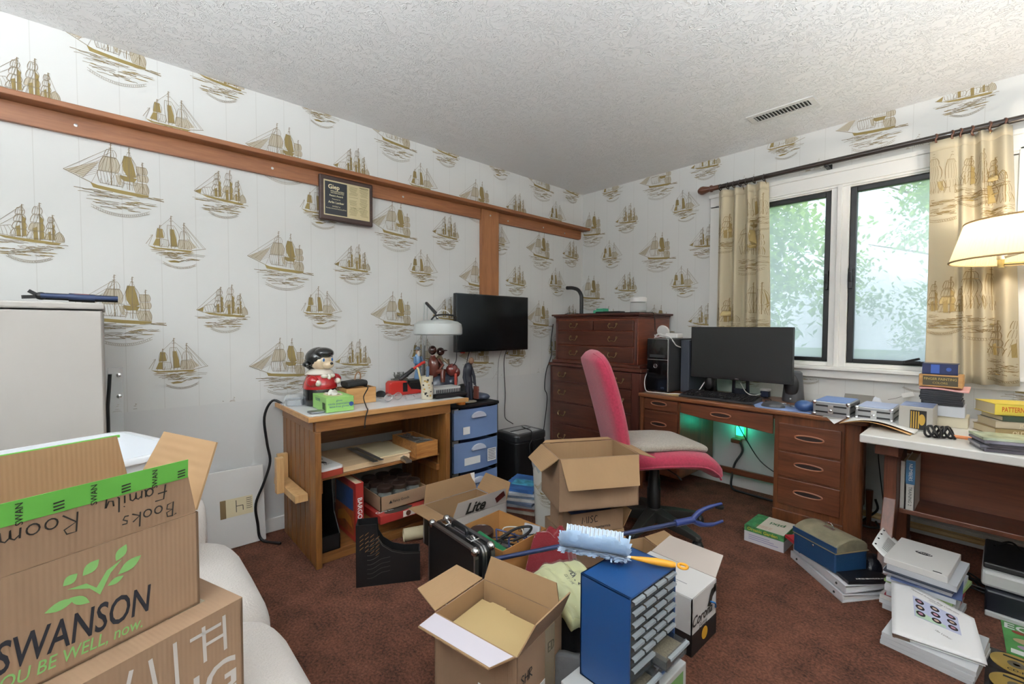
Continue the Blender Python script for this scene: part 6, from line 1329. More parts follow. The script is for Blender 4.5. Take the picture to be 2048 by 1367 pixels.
# corona carton
fr = carton('beer_box', 'white and black beer twelve-pack box with open long flap', 'box', (1.845, -1.745, 0), 0, .27, .19, .20, {'+y': (.12, 72)}, mo=CARDW, mi=mat('carton_grey', '#b7aca4', .7)); t = fr['t']
mb = MB(); mb.box(-.134, -.094, .2, .134, .094, .203); mb.build('top_panel', CARDW, t)
mb = MB(); mb.box(.1352, -.0955, 0, .136, .0955, .075); mb.box(-.1355, -.0958, 0, .1355, -.0952, .075); mb.build('dark_band', mat('band_black', '#1d1b1c', .5), t)
mb = MB(); mb.text('Corona', (.1353, -.02, .115), Y_, Z_, .05, 0, .0012, bold=.02, shear=.3); mb.build('brand_print', MARKER, t); mb = MB(); mb.text('Extra', (.1353, -.015, .085), Y_, Z_, .028, 0, .0012, shear=.3); mb.build('brand_print', MARKER, t); mb = MB(); mb.poly([(.02, .13), (.05, .18), (.085, .185), (.08, .16), (.06, .15), (.045, .12)], (.1353, 0, 0), Y_, Z_, 0, .0012); mb.build('parrot_print', MARKER, t); mb = MB(); mb.rect(.07, .16, .09, .19, (.1353, 0, 0), Y_, Z_, 0, .0012); mb.build('corner_print', MARKER, t); mb = MB()
for k in range(3): mb.rect(-.03 + k * .03, -.05 + .012 * k, .02 + k * .03, -.045 + .012 * k, (0, 0, .203), X_, Y_, 1, .0008)
stuff(mb.build('top_marks', [MARKER, mat('print_grey', '#8d8d90', .6)], t))
mb = MB(); mb.lathe([(.022, 0), (.022, .0008)], 20, (.1363, .0, .045), axis='x'); mb.build('gold_seal', mat('gold_print_yellow', '#c99a2c', .5), t)
mb = MB(); mb.tube(smooth_path([(.137, .04, .14), (.145, .06, .13), (.14, .08, .11), (.137, .085, .10)], 4), .003, 6); mb.build('blue_tie', mat('tie_blue', '#2f6fb0', .4), t)
# shredding box in front
fx = V((.195 * 1.5, .057, 0)).normalized()
cx4 = [V((1.565, -2.594, 0)), V((1.526, -2.381, 0)), V((1.818, -2.325, 0)), V((1.864, -2.543, 0))]; cc = sum(cx4, V()) / 4; ang2 = math.atan2(.058, .297)
fr = carton('shredding_box', 'open brown box of manila folders marked SHRED in the foreground', 'box', (cc.x, cc.y, 0), ang2, .30, .222, .285, {'-y': (.085, 82), '+y': (.08, 8), '-x': (.105, 78), '+x': (.10, 25)}, mi=CARDIN); t = fr['t']
for kf in ('-y',):
    f, hg, E, D, N, W2, L = fr[kf]; mb = MB(); mb.poly([(-W2 / 2 + .004, .006), (W2 / 2 - .004, .006), (W2 / 2 - .02, L - .004), (-W2 / 2 + .02, L - .004)], hg - N * .0045, E, D, 0, 0); mb.build('label_paper', mat('lilac_white', '#cfc9d2', .6), f)
mb = MB(); mb.hand('SHR', (.151, -.095, .20), Y_, Z_, .026, .0034); mb.build('marker_lettering', INK, t); mb = MB(); mb.hand('ED', (.151, .035, .215), Y_, Z_, .026, .0028); mb.build('marker_lettering', MARKER, t)
mb = MB(); mb.box(.1502, -.06, .05, .1512, .02, .15); mb.build('shipping_label', PAPER, t); mb = MB(); mb.box(.02, -.1122, .08, .10, -.1112, .16); mb.build('shipping_label', PAPER, t)
mb = MB(); mb.box(.1503, .02, .0, .1509, .07, .285); mb.build('clear_tape', clear('packing_tape', ''), t)
MAN = mat('manila', '#b29a6c', .75)
for k in range(7):
    mb = MB(); a_ = rnd.uniform(-.03, .03); dz = .205 + k * .004
    mb.prism([(-.138 + rnd.uniform(0, .006), -.10), (.138, -.10), (.138, .088), (.05 - k * .015, .088), (.045 - k * .015, .098), (-.04 - k * .01, .098), (-.045 - k * .01, .09), (-.138, .09)], 'z', dz, dz + .0022)
    mb.v = [tuple(V((cc.x, cc.y, 0)) + rz(ang2 + a_ * .3) @ V(p)) for p in mb.v]; tag(mb.build('manila_folder', MAN), ['lowest', 'second lowest', 'third lowest', 'middle', 'third from the top', 'second from the top', 'topmost'][k] + ' manila folder in the shredding box', 'folder', 'manila folders in the shredding box')
mb = MB(); mb.obox((cc.x, cc.y, .105), (.27, .19, .195), rz(ang2)); tag(mb.build('paper_pile', CREAMP), 'deep pile of papers below the manila folders', 'paper')
# ================================================================== ON THE CHEST
ZC = 1.2305
t = thing('gooseneck_light', 'black gooseneck light curving left on top of the chest', 'lamp', (.22, -.28, ZC))
mb = MB(); mb.tube(smooth_path([(.22, -.28, ZC), (.22, -.28, ZC + .12), (.215, -.28, ZC + .17), (.18, -.28, ZC + .215), (.12, -.28, ZC + .235), (.055, -.28, ZC + .24)], 6), .016, 14); mb.build('neck', BLACK, t, True)
mb = MB(); mb.lathe([(.04, 0), (.04, .008), (.02, .012)], 20, (.22, -.28, ZC)); mb.build('foot', BLACK, t, True)
mb = MB(); mb.lathe([(.014, -.001), (.014, .001)], 14, (.054, -.28, ZC + .24), axis='x'); mb.build('lens', PAPER, t, True)
mb = MB(); mb.box(.36, -.30, ZC, .46, -.22, ZC + .035); mb.box(.39, -.30, ZC + .035, .46, -.22, ZC + .048); tag(mb.build('green_soap_box', mat('mint_green', '#3f9a78', .5), bevel=.004), 'small mint green box on top of the chest', 'box')
mb = MB(); mb.prism(rrect(.45, -.40, .68, -.30, .02), 'z', ZC, ZC + .018); tag(mb.build('black_tablet', BLACK, bevel=.004), 'flat black device on the chest between the green box and jar', 'device')
t = thing('plastic_jar', 'clear plastic jar with white screw lid on top of the chest', 'jar', (.80, -.32, ZC))
mb = MB(); mb.lathe([(.058, 0), (.06, .005), (.06, .075), (.05, .085)], 28, (.80, -.32, ZC)); mb.build('body', clear('jar_plastic', '#dfe3e3', .3, .08), t, True)
mb = MB(); mb.lathe([(.061, .085), (.062, .09), (.062, .115), (.056, .12)], 32, (.80, -.32, ZC)); mb.build('lid', WHITE, t, True)
mb = MB(); mb.lathe([(.055, .002), (.055, .022)], 20, (.80, -.32, ZC)); mb.build('contents', mat('jar_grey', '#9aa09c', .6), t, True)
cable('chest_cable', 'thin black cable running along the top of the chest', [(.12, -.38, ZC + .003), (.2, -.40, ZC + .012), (.3, -.36, ZC + .003), (.4, -.42, ZC + .003), (.62, -.43, ZC + .003), (.80, -.44, ZC + .004), (.90, -.36, ZC + .004), (.932, -.32, ZC - .01), (.932, -.30, 1.1)], .003, BLACK)
cable('chest_side_cable', 'black cord hanging down the left side of the chest', [(.05, -.45, 1.15), (.035, -.46, 1.0), (.04, -.46, .88), (.02, -.50, .75), (.02, -.52, .6), (.05, -.52, .5), (.03, -.56, .1), (.1, -.6, .01)], .004, BLACK)

# ================================================================== ON THE DESK
ZD = .6705
t = thing('computer_tower', 'black desktop computer tower with glossy silver-edged front on the desk', 'computer', (1.03, -.24, ZD))
mb = MB(); mb.box(.962, -.435, ZD + .008, 1.122, -.04, 1.045); mb.build('case', mat('case_charcoal', '#333436', .45, bump=.05, bscale=400), t, True, bevel=.004)
mb = MB(); mb.box(.961, -.455, ZD + .008, 1.123, -.435, 1.046); mb.build('front_bezel', STEEL, t, True, bevel=.006)
mb = MB(); mb.box(.964, -.459, .902, 1.120, -.454, 1.043); mb.build('upper_panel', GLOSSBLACK, t, True, bevel=.003)
mb = MB(); mb.box(.964, -.459, ZD + .011, 1.120, -.454, .898); lp = mb.build('lower_panel', GLOSSBLACK, t, True, bevel=.003)
mb = MB(); mb.tube([(1.03 + .013 * math.cos(k * PI / 9), -.4595, .855 + .013 * math.sin(k * PI / 9)) for k in range(18)], .0015, 6, closed=True); mb.build('badge_ring', CHROME, lp, True)
mb = MB(); mb.text('DELL', (1.03, -.4592, .855), X_, Z_, .008, 0, .0006, bold=.02); mb.text('XPS', (1.085, -.4592, .705), X_, Z_, .016, 0, .0006, bold=.02); mb.build('badge_lettering', CHROME, lp, True)
mb = MB(); mb.box(.985, -.4605, .915, 1.10, -.459, .935); mb.build('disc_slot', DARK, t, True)
for x in (.975, 1.09):
    for y in (-.42, -.07): mb = MB(); mb.box(x, y, ZD, x + .02, y + .02, ZD + .009); mb.build('foot', BLACK, t, True)
mb = MB(); mb.box(1.135, -.30, ZD, 1.195, -.05, 1.035); mb.box(1.138, -.305, ZD + .01, 1.192, -.30, 1.03); tag(mb.build('slim_computer', mat('slate_case', '#3a3f4a', .5), bevel=.005), 'slate grey slim computer between tower and monitor', 'computer')
t = thing('white_charger', 'white round charger dock lying on the computer tower', 'charger', (1.0, -.33, 1.0475))
mb = MB(); mb.lathe([(.045, 0), (.047, .012), (.04, .024), (0, .027)], 28, (0, 0, 0), axis='y'); mb.v = [tuple(V((1.01, -.33, 1.092)) + rx(.35) @ V(p)) for p in mb.v]; mb.build('disc', WHITE, t, True)
mb = MB(); mb.box(1.03, -.33, 1.0475, 1.12, -.24, 1.082); mb.build('brick', WHITE, t, True, bevel=.006)
mb = MB(); mb.tube(smooth_path([(.975, -.38, 1.05), (1.0, -.39, 1.075), (1.05, -.40, 1.07), (1.10, -.40, 1.06), (1.128, -.40, 1.03), (1.13, -.36, 1.0), (1.132, -.30, .985)], 5), .004, 8); mb.tube(smooth_path([(.97, -.37, 1.05), (1.0, -.36, 1.08), (1.04, -.38, 1.065), (1.0, -.40, 1.055), (.975, -.38, 1.07)], 5), .0035, 6); mb.build('cord', WHITE, t, True)
cable('white_usb_cable', 'thin white cable looping at the foot of the computer tower', [(.95, -.40, .83), (.945, -.45, .76), (.957, -.47, .70), (.985, -.485, ZD + .004), (1.05, -.49, ZD + .004), (1.14, -.48, ZD + .004), (1.18, -.44, ZD + .004), (1.22, -.42, ZD + .004), (1.25, -.30, ZD + .006), (1.29, -.26, ZD + .08)], .0032, WHITE)
mb = MB(); mb.prism([(1.13, -.50), (1.22, -.515), (1.25, -.44), (1.17, -.43)], 'z', ZD + .0, ZD + .002); tag(mb.build('tan_paper', mat('tan_paper', '#c2a878', .7)), 'tan paper under the left end of the keyboard', 'paper')
t = thing('monitor', 'black widescreen computer monitor standing on the desk', 'monitor', (1.5, -.2, ZD))
MRz = -.02; mb = MB(); mb.box(1.20, -.285, .784, 1.823, -.245, 1.129); mb.box(1.32, -.245, .85, 1.70, -.215, 1.07); mb.build('housing', BLACK, t, True, bevel=.004)
mb = MB(); mb.box(1.208, -.2862, .802, 1.815, -.285, 1.122); mb.build('screen', mat('screen_charcoal', '#2d2e2e', .35, spec=.3), t, True)
mb = MB(); mb.text('DELL', (1.51, -.2855, .7925), X_, Z_, .011, 0, .0006, bold=.02); mb.build('badge', STEEL, t, True)
mb = MB(); mb.box(1.40, -.16, ZD, 1.56, -.05, ZD + .008); mb.prism([(1.425, ZD + .008), (1.445, ZD + .008), (1.445, .86), (1.43, .86)], 'y', -.15, -.13); mb.prism([(1.515, ZD + .008), (1.535, ZD + .008), (1.53, .86), (1.515, .86)], 'y', -.15, -.13); mb.box(1.43, -.15, ZD + .008, 1.53, -.13, .715); mb.box(1.43, -.15, .775, 1.53, -.13, .90); mb.box(1.44, -.22, .86, 1.52, -.13, .96); mb.build('stand', mat('stand_navy', '#1f2530', .4), t, True, bevel=.004)
t = thing('keyboard', 'black full-size keyboard in front of the monitor', 'keyboard', (1.46, -.43, ZD), .03)
mb = MB(); mb.prism([(-.085, 0), (.085, 0), (.085, .028), (-.085, .014)], 'x', -.225, .225); mb.build('base', DARK, t, bevel=.003)
mb = MB()
for r in range(6):
    for c in range(21):
        if c in (15, 18) and r < 6 and c == 15: continue
        x = -.213 + c * .0205; y = -.066 + r * .0255; z = .0165 + (y + .085) / .17 * .014; mb.box(x, y, z, x + .016, y + .019, z + .008)
stuff(mb.build('keys', BLACK, t, bevel=.0))
t = thing('computer_mouse', 'dark grey mouse beside the keyboard', 'mouse', (1.785, -.475, ZD), .2)
mb = MB(); mb.lathe([(.06, 0), (.06, .008), (.05, .022), (.03, .033), (0, .037)], 24, (0, 0, 0), 0, 'z', 1.0, .62); mb.build('shell', mat('mouse_grey', '#3c3d40', .35), t)
mb = MB(); mb.box(-.04, -.006, .030, -.02, .006, .036); mb.build('wheel', BLACK, t)
def speaker(label, x, y, w_, d_, h, m):
    t = thing('desk_speaker', label, 'speaker', (x, y, ZD), 0, 'desk speakers')
    mb = MB(); mb.lathe([(w_ * .5, 0), (w_ * .52, .01), (w_ * .46, h * .5), (w_ * .4, h * .95), (w_ * .3, h)], 24, (0, 0, 0), 0, 'z', 1, d_ / w_); mb.build('cabinet', m, t)
    mb = MB(); mb.ell((0, -d_ * .38, h * .55), (w_ * .36, .02, h * .38)); mb.build('grille', BLACK, t); mb = MB(); mb.ell((0, -d_ * .5, h * .12), (.006, .003, .006)); mb.build('knob', STEEL, t)
speaker('black desk speaker under the left part of the monitor', 1.315, -.22, .085, .085, .15, GLOSSBLACK); speaker('grey and black desk speaker at the right edge of the monitor', 1.80, -.17, .115, .11, .19, mat('speaker_grey', '#4a4c50', .4))
t = thing('small_dock', 'small navy and white charging dock behind the monitor stand', 'dock', (1.62, -.10, ZD)); mb = MB(); mb.box(1.595, -.12, ZD, 1.645, -.08, ZD + .04); mb.build('base', mat('dock_navy', '#222b44', .4), t, True, bevel=.004); mb = MB(); mb.box(1.592, -.122, ZD + .04, 1.648, -.078, ZD + .055); mb.build('cap', WHITE, t, True, bevel=.003)
cable('dock_cable', 'white cable running from the small dock toward the stand', [(1.60, -.12, ZD + .02), (1.57, -.16, ZD + .01), (1.53, -.18, ZD + .03), (1.50, -.2, ZD + .09)], .003, WHITE)
cable('desk_cable', 'dark cable across the desk under the monitor', [(1.36, -.19, ZD + .004), (1.42, -.21, ZD + .004), (1.55, -.20, ZD + .004), (1.66, -.19, ZD + .004), (1.70, -.24, ZD + .004)], .003, BLACK)
SHB = mat('blue_sheet', '#8fa6d6', .4, var=.35, vscale=14)
mb = MB(); mb.prism([(1.60, -.33), (1.98, -.36), (1.99, -.55), (1.72, -.555)], 'z', ZD, ZD + .0025); tag(mb.build('blue_plastic_sheet', SHB), 'blue plastic sheet under the mouse on the desk', 'sheet')
mb = MB()
for k in range(16): mb.obox((1.86 + rnd.uniform(-.05, .05), -.43 + rnd.uniform(-.03, .03), ZD + .010 + rnd.uniform(0, .01)), (.03, .008, .006), rz(rnd.uniform(0, 3)))
stuff(tag(mb.build('loose_hardware', STEEL), 'handful of loose metal bits right of the mouse', 'hardware'))
mb = MB(); mb.ell((1.945, -.50, ZD + .032), (.045, .04, .03)); mb.ell((1.985, -.46, ZD + .03), (.03, .05, .028)); tag(mb.build('blue_pouch', mat('pouch_blue', '#3d5a8a', .35)), 'small dark blue pouch left of the first aluminium case', 'pouch')
def alucase(label, x0, x1, y0, y1, h, top):
    z = ZD + .001; t = thing('aluminium_case', label, 'case', ((x0 + x1) / 2, (y0 + y1) / 2, z), 0, 'small aluminium cases on the desk')
    mb = MB(); mb.box(x0, y0, z, x1, y1, z + h); mb.build('shell', mat('alu_satin', '#a8a9ab', .4, metal=.8), t, True, bevel=.004)
    mb = MB(); mb.box(x0 + .008, y0 + .008, z + h, x1 - .008, y1 - .008, z + h + .002); mb.build('top_panel', top, t, True)
    for zz in (.3, .72):
        mb = MB(); mb.box(x0 + .012, y0 - .001, z + h * zz - .004, x1 - .012, y0, z + h * zz + .004); mb.build('black_band', BLACK, t, True)
        mb = MB(); mb.box(x1, y0 + .015, z + h * zz - .004, x1 + .001, y1 - .015, z + h * zz + .004); mb.build('black_band', BLACK, t, True)
    mb = MB(); mb.box((x0 + x1) / 2 - .012, y0 - .005, z + h * .2, (x0 + x1) / 2 + .012, y0, z + h * .8); mb.ell(((x0 + x1) / 2, y0 - .006, z + h * .42), (.008, .004, .008)); mb.build('latch', CHROME, t, True, bevel=.002)
    for x in (x0 + .006, x1 - .006): mb = MB(); mb.ell((x, y0 + .003, z + h - .006), (.011, .007, .011)); mb.build('corner_cap', CHROME, t, True)
    for x in (x0 + .006, x1 - .006): mb = MB(); mb.ell((x, y0 + .003, z + .010), (.011, .007, .009)); mb.build('corner_cap', CHROME, t, True)
BT = mat('case_top_blue', '#5d86c4', .3)
alucase('small aluminium case with blue top, left of the pair', 2.003, 2.158, -.57, -.33, .075, BT); alucase('small aluminium case with pale paper on top, right of the pair', 2.176, 2.322, -.545, -.31, .066, mat('case_top_pale', '#aebcdc', .4))
mb = MB(); mb.prism([(2.05, -.585), (2.135, -.575), (2.15, -.45), (2.06, -.45)], 'z', ZD - .0, ZD + .0008); 
mb.add([(2.06, -.567, ZD + .0012), (2.14, -.567, ZD + .0012), (2.10, -.585, ZD - .03)], [(0, 2, 1)]); tag(mb.build('folded_note', PAPER), 'white folded note hanging over the desk edge under the first case', 'paper')
def mpap(u, v):
    x = 2.15 + .26 * u; y = -.78 + .30 * v + .05 * (1 - u); return V((x, y, ZD + .002 + .028 * math.sin(PI * u) * (1 - v) ** 2 + .002 * math.sin(6 * u)))
mb = MB(); mb.sheet(mpap, 20, 8); tag(mb.build('manila_paper', mat('manila_orange', '#caa06c', .6), solid=.002), 'curling manila paper bridging desk and side table', 'paper')
mb = MB(); mb.sheet(lambda u, v: mpap(u, v) + V((.01, .025, .004)), 20, 8); tag(mb.build('white_sheet', PAPER, solid=.001), 'white sheet of paper on the curling manila paper', 'paper')
mb = MB(); mb.box(2.04, -.28, ZD, 2.17, -.10, ZD + .012); R = rx(.5); mb.obox((2.105, -.06, ZD + .035), (.14, .012, .07), rx(-.6)); tag(mb.build('grey_laptop', mat('laptop_grey', '#7b7873', .4), bevel=.003), 'grey laptop lid behind the first aluminium case', 'laptop')
cloth_t = MB(); cloth_t.sheet(lambda u, v: V((2.175 + .05 * u, -.16 + .05 * v, ZD + .02 + .06 * math.sin(PI * u) * (.5 + .5 * math.sin(v * 5)) + .01 * math.sin(9 * u))), 14, 14); tag(cloth_t.build('tissue', mat('tissue_white', '#dfe4ee', .8), solid=.002), 'crumpled white tissue behind the aluminium cases', 'tissue')
mb = MB(); mb.tube(smooth_path([(2.23, -.02, ZD + .05), (2.26, -.025, ZD + .06), (2.29, -.03, ZD + .075)], 4), .001, 5); tg_ = mb.build('tag_string', INK); R = ry(-.35); mb = MB(); mb.obox((2.315, -.03, ZD + .088), (.05, .001, .024), R); o = mb.build('price_tag', PAPER); tag(o, 'white paper tag on a string by the wall behind the cases', 'tag'); tg_.parent = o

# ================================================================== ON THE SIDE TABLE
ZW = .6705
t = thing('software_box', 'upright boxed software with black and gold panel on the table', 'box', (2.41, -.55, ZW))
mb = MB(); mb.box(2.352, -.635, ZW, 2.466, -.45, ZW + .105); mb.build('carton', mat('box_silver', '#a8a49c', .4), t, True, bevel=.002)
mb = MB(); mb.box(2.39, -.6362, ZW + .005, 2.445, -.635, ZW + .09); pn = mb.build('dark_panel', mat('panel_black', '#1d1a18', .4), t, True)
mb = MB()
for k in range(4): mb.box(2.393 + k * .008, -.637, ZW + .01, 2.397 + k * .008, -.6363, ZW + .085)
mb.ell((2.43, -.637, ZW + .05), (.011, .001, .025)); mb.build('gold_stripes', mat('gold_stripe', '#b8923a', .4), pn, True)
mb = MB(); mb.box(2.355, -.63, ZW + .105, 2.463, -.455, ZW + .1055); mb.build('photo_top', mat('top_photo', '#6b7ba0', .35, var=.5, vscale=30), t, True)
def flatbook(name, label, cx_, cy_, z, w_, d_, h, rot, cover, cat='book', group=None, title=None, tm=None, pages=None):
    t = thing(name, label, cat, (cx_, cy_, z), rot, group)
    mb = MB(); mb.box(-w_ / 2, -d_ / 2, 0, w_ / 2, d_ / 2, .0025); mb.box(-w_ / 2, -d_ / 2, h - .0025, w_ / 2, d_ / 2, h); mb.box(-w_ / 2, -d_ / 2, 0, w_ / 2, -d_ / 2 + .0025, h); mb.build('cover', cover, t, bevel=.0008)
    mb = MB(); mb.box(-w_ / 2 + .003, -d_ / 2 + .003, .0025, w_ / 2 - .003, d_ / 2 - .003, h - .0025); mb.build('pages', pages or PAGES, t)
    if title: mb = MB(); mb.text(title, (0, -d_ / 2, h / 2), X_, Z_, h * .62, 0, .0006, bold=.015, sx=min(1, w_ * .9 / (h * .62 * .62 * len(title)))); mb.build('spine_title', tm or INK, t)
    return t
CREAMB = mat('cream_box', '#cfc6ae', .6)
mb = MB(); mb.box(2.425, -.43, ZW, 2.565, -.28, ZW + .048); tag(mb.build('cream_box', CREAMB, bevel=.002), 'cream box at the bottom of the leaning table stack', 'box')
mb = MB(); mb.box(2.405, -.44, ZW + .0485, 2.555, -.29, ZW + .098); tag(mb.build('white_box', mat('box_white', '#c3c6cc', .5), bevel=.002), 'white box under the black disc cases on the table', 'box')
for k in range(7):
    mb = MB(); z = ZW + .0988 + k * .0098; x = 2.403 + rnd.uniform(-.006, .006); mb.box(x, -.445 + rnd.uniform(-.005, .005), z, x + .14, -.31, z + .0092); tag(mb.build('disc_case', mat('disc_case_black', '#26272c', .35)), ['lowest', 'second lowest', 'third lowest', 'middle', 'third from top', 'second from top', 'topmost'][k] + ' black disc case in the leaning table stack', 'disc case', 'black disc cases on the table')
mb = MB(); mb.sheet(lambda u, v: V((2.40 + .165 * u, -.45 + .16 * v, ZW + .169 + .004 * math.sin(5 * u + 3 * v) + .003)), 10, 8); tag(mb.build('pink_papers', mat('pink_paper', '#d9a6a2', .7), solid=.008), 'pink papers between the black discs and the wooden block', 'paper')
t = thing('wooden_block', 'wooden box with a dark printed label on the table stack', 'box', (2.47, -.39, ZW + .181))
mb = MB(); mb.box(2.398, -.455, ZW + .184, 2.545, -.33, ZW + .24); mb.build('block', wood('block_oak', '#a9783f', '#c99a60', 'x'), t, True, bevel=.002)
mb = MB(); mb.box(2.412, -.4558, ZW + .19, 2.53, -.455, ZW + .234); pn = mb.build('label', mat('label_dark', '#4a4230', .6), t, True); mb = MB(); mb.text('FINGER PAINTING', (2.471, -.4558, ZW + .220), X_, Z_, .016, 0, .0006, bold=.01, sx=.85); mb.text('COLORS', (2.471, -.4558, ZW + .202), X_, Z_, .013, 0, .0006); mb.build('label_lettering', mat('label_gold', '#b9a05c', .6), pn, True)
flatbook('blue_book', 'thick blue book topping the leaning table stack', 2.468, -.40, ZW + .2405, .12, .10, .05, 0, mat('book_navy', '#1f2a55', .35), title=None)
mb = MB(); mb.box(2.438, -.4508, ZW + .246, 2.468, -.4503, ZW + .286); mb.lathe([(.009, -.4508), (.009, -.4503)], 14, (2.498, 0, ZW + .266), axis='y'); o = mb.build('spine_panel', mat('book_blue', '#3a5cae', .4)); o.parent = bpy.data.objects['blue_book']; o.location = -V((2.468, -.40, ZW + .2405))
YB = [('#8f7a52', 'OLD TOOLS'), ('#b9ac94', 'JOINERY'), ('#3c4a3a', 'HANDBOOK'), ('#d6c04a', 'PATTERNS FOR QUILTS')]; zz = ZW
for k, (cc_, ti) in enumerate(YB):
    h = (.032, .03, .022, .048)[k]; lb_ = ['bottom grey-green paperback of the pile at the right of the table', 'second paperback with pale spine in the right-hand pile', 'third, dark green paperback in the right-hand pile', 'top yellow paperback with orange title in the right-hand pile'][k]
    flatbook('paperback', lb_, 2.72 + (-.01, .0, .012, -.008)[k], -.40 + .008 * k, zz + .0003, .22, .15, h, .45 + (.05, -.04, .03, 0)[k], mat('pb_%d' % k, cc_, .5), 'book', 'paperbacks at the right of the table', ti, mat('orange_print', '#c2571f', .5) if k == 3 else CREAMP); zz += h + .0006
for k in range(5):
    z = ZW + .0003 + k * .0102; mb = MB(); mb.obox((2.70 + rnd.uniform(-.01, .01), -.80 + rnd.uniform(-.008, .008), z + .005), (.20, .125, .0095), rz(.35 + rnd.uniform(-.06, .06))); t = mb.build('video_case', mat('case_%d' % k, ['#4d4a52', '#8a8890', '#3d3a40', '#7b7884', '#a9b29a'][k], .25, var=.3, vscale=20)); tag(t, ['bottom', 'second', 'third', 'fourth', 'top greenish'][k] + ' disc case of the fanned pile at the table front', 'disc case', 'disc cases at the table front')
t = thing('cord_bundle', 'bundled black cord with orange plug on the table front', 'cord', (2.50, -.75, ZW))
mb = MB()
for k in range(9): 
    c = V((2.465 + .008 * k, -.76 + .004 * k, ZW + .026)); mb.tube([c + V((.012 * math.cos(q * PI / 7 + k), .026 * math.cos(q * PI / 7), .022 * math.sin(q * PI / 7))) for q in range(14)], .0045, 6, closed=True)
mb.build('coil', BLACK, t, True); mb = MB(); mb.tube([(2.535, -.73, ZW + .012), (2.60, -.715, ZW + .010)], .007, 8); mb.build('plug', mat('plug_orange', '#c97a4a', .5), t, True)
# books on the table shelf
bk = bookv('white_paperback', 'thin white paperback at the left of the table shelf', 2.363, 2.378, -.615, -.43, .3025, .52, mat('book_white', '#c9c6c0', .6))
t = thing('manual_book', 'blue and white paperback manual leaning on the table shelf', 'book', (2.40, -.5, .3025))
mb = MB(); mb.box(2.381, -.618, .3025, 2.384, -.43, .53); mb.box(2.41, -.618, .3025, 2.413, -.43, .53); mb.box(2.381, -.618, .3025, 2.413, -.615, .53); mb.build('cover', mat('book_white', ''), t, True)
mb = MB(); mb.box(2.384, -.615, .305, 2.41, -.435, .527); mb.build('pages', PAGES, t, True)
mb = MB(); mb.box(2.381, -.6188, .42, 2.413, -.6182, .528); b_ = mb.build('blue_spine_panel', mat('spine_blue', '#3f6f96', .5), t, True); mb = MB(); mb.text('NUMBERS', (2.397, -.6188, .475), -Z_, X_, .018, 0, .0006); mb.build('spine_title', PAPER, b_, True); mb = MB(); mb.text('TRAINING 2', (2.397, -.6182, .365), -Z_, X_, .016, 0, .0006); mb.build('spine_title', INK, t, True)

# ================================================================== WALL OUTLET, NIGHT LIGHT, CORDS
t = thing('night_light', 'glowing green night light in the outlet under the desk', 'night light', (1.44, -.01, .35))
mb = MB(); mb.box(1.40, -.008, .34, 1.475, 0, .455); mb.build('outlet_plate', mat('plate_ivory', '#b9a98c', .5), t, True, bevel=.002)
mb = MB(); mb.box(1.415, -.035, .37, 1.46, -.009, .43); mb.build('glow_body', mat('night_glow', '#2fd6a0', .4, emit='#20e0a0', estr=4), t, True, bevel=.006)
ld = bpy.data.lights.new('night_light_glow', 'POINT'); ld.energy = .22; ld.color = (.08, 1, .66); ld.shadow_soft_size = .02; lo = bpy.data.objects.new('night_light_glow', ld); COL.objects.link(lo); lo.location = (1.437, -.07, .44)
mb = MB(); mb.box(1.385, -.05, .315, 1.45, -.009, .345); tag(mb.build('orange_plug', mat('brick_plug', '#8a4a34', .6), bevel=.006), 'orange-brown plug in the outlet below the night light', 'plug')
cable('desk_power_cord', 'thick black cord hanging from the outlet to the floor under the desk', [(1.45, -.05, .33), (1.47, -.06, .27), (1.43, -.08, .18), (1.42, -.10, .10), (1.43, -.12, .02), (1.52, -.13, .01), (1.78, -.14, .01)], .007, BLACK)
cable('desk_signal_cord', 'thin black cord from desk drawer to the right pedestal', [(1.42, -.10, .52), (1.50, -.10, .38), (1.6, -.10, .24), (1.72, -.10, .17), (1.80, -.10, .13)], .0035, BLACK)
cable('wall_wire', 'thin black wire on the wall between desk and side table', [(2.19, -.02, .55), (2.20, -.02, .46), (2.195, -.02, .40), (2.21, -.02, .25), (2.225, -.02, .12), (2.23, -.03, .02)], .0025, BLACK)
cable('floor_cord', 'black cord bunched on the floor behind the desk leg', [(2.20, -.06, .02), (2.22, -.12, .01), (2.16, -.15, .01), (2.14, -.09, .01), (2.2, -.04, .08), (2.19, -.03, .14)], .006, BLACK)

# ================================================================== FLOOR, RIGHT
t = thing('green_carton', 'green and white product carton on the carpet before the desk', 'box', (1.872, -.71, 0), .0)
mb = MB(); mb.box(1.768, -.815, 0, 1.955, -.615, .055, 0); mb.build('lower', mat('carton_white', '#c2bfc4', .6), t, True, bevel=.001)
mb = MB(); mb.box(1.768, -.815, .055, 1.955, -.615, .085); mb.build('upper', mat('carton_green', '#3f7a48', .5, var=.45, vscale=40), t, True, bevel=.001)
mb = MB(); mb.box(1.825, -.812, .085, 1.952, -.618, .0858); lp = mb.build('top_label', mat('label_pale', '#c8bfb2', .6), t, True); mb = MB(); mb.text('pixi', (1.89, -.70, .086), -X_, -Y_, .05, 0, .0006, bold=.02); mb.build('top_lettering', mat('green_ink', '#3f6a45', .6), lp, True)
mb = MB()
for k in range(3): mb.text('seed starter kit', (1.85, -.7655 - .012 * k, .0858), X_, Y_, .012, 0, .0006)
mb.text('Organic Garden', (1.855, -.815, .07), X_, Z_, .022, 1, .0006, bold=.02)
for k in range(3): mb.rect(1.79, .018 + k * .01, 1.93 - .02 * k, .0215 + k * .01, (0, -.815, 0), X_, Z_, 2, .0006)
mb.build('printing', [mat('orange_ink', '#b9694a', .6), mat('yellow_ink', '#b3b13a', .6), mat('lilac_ink', '#8a86a8', .6)], t, True)
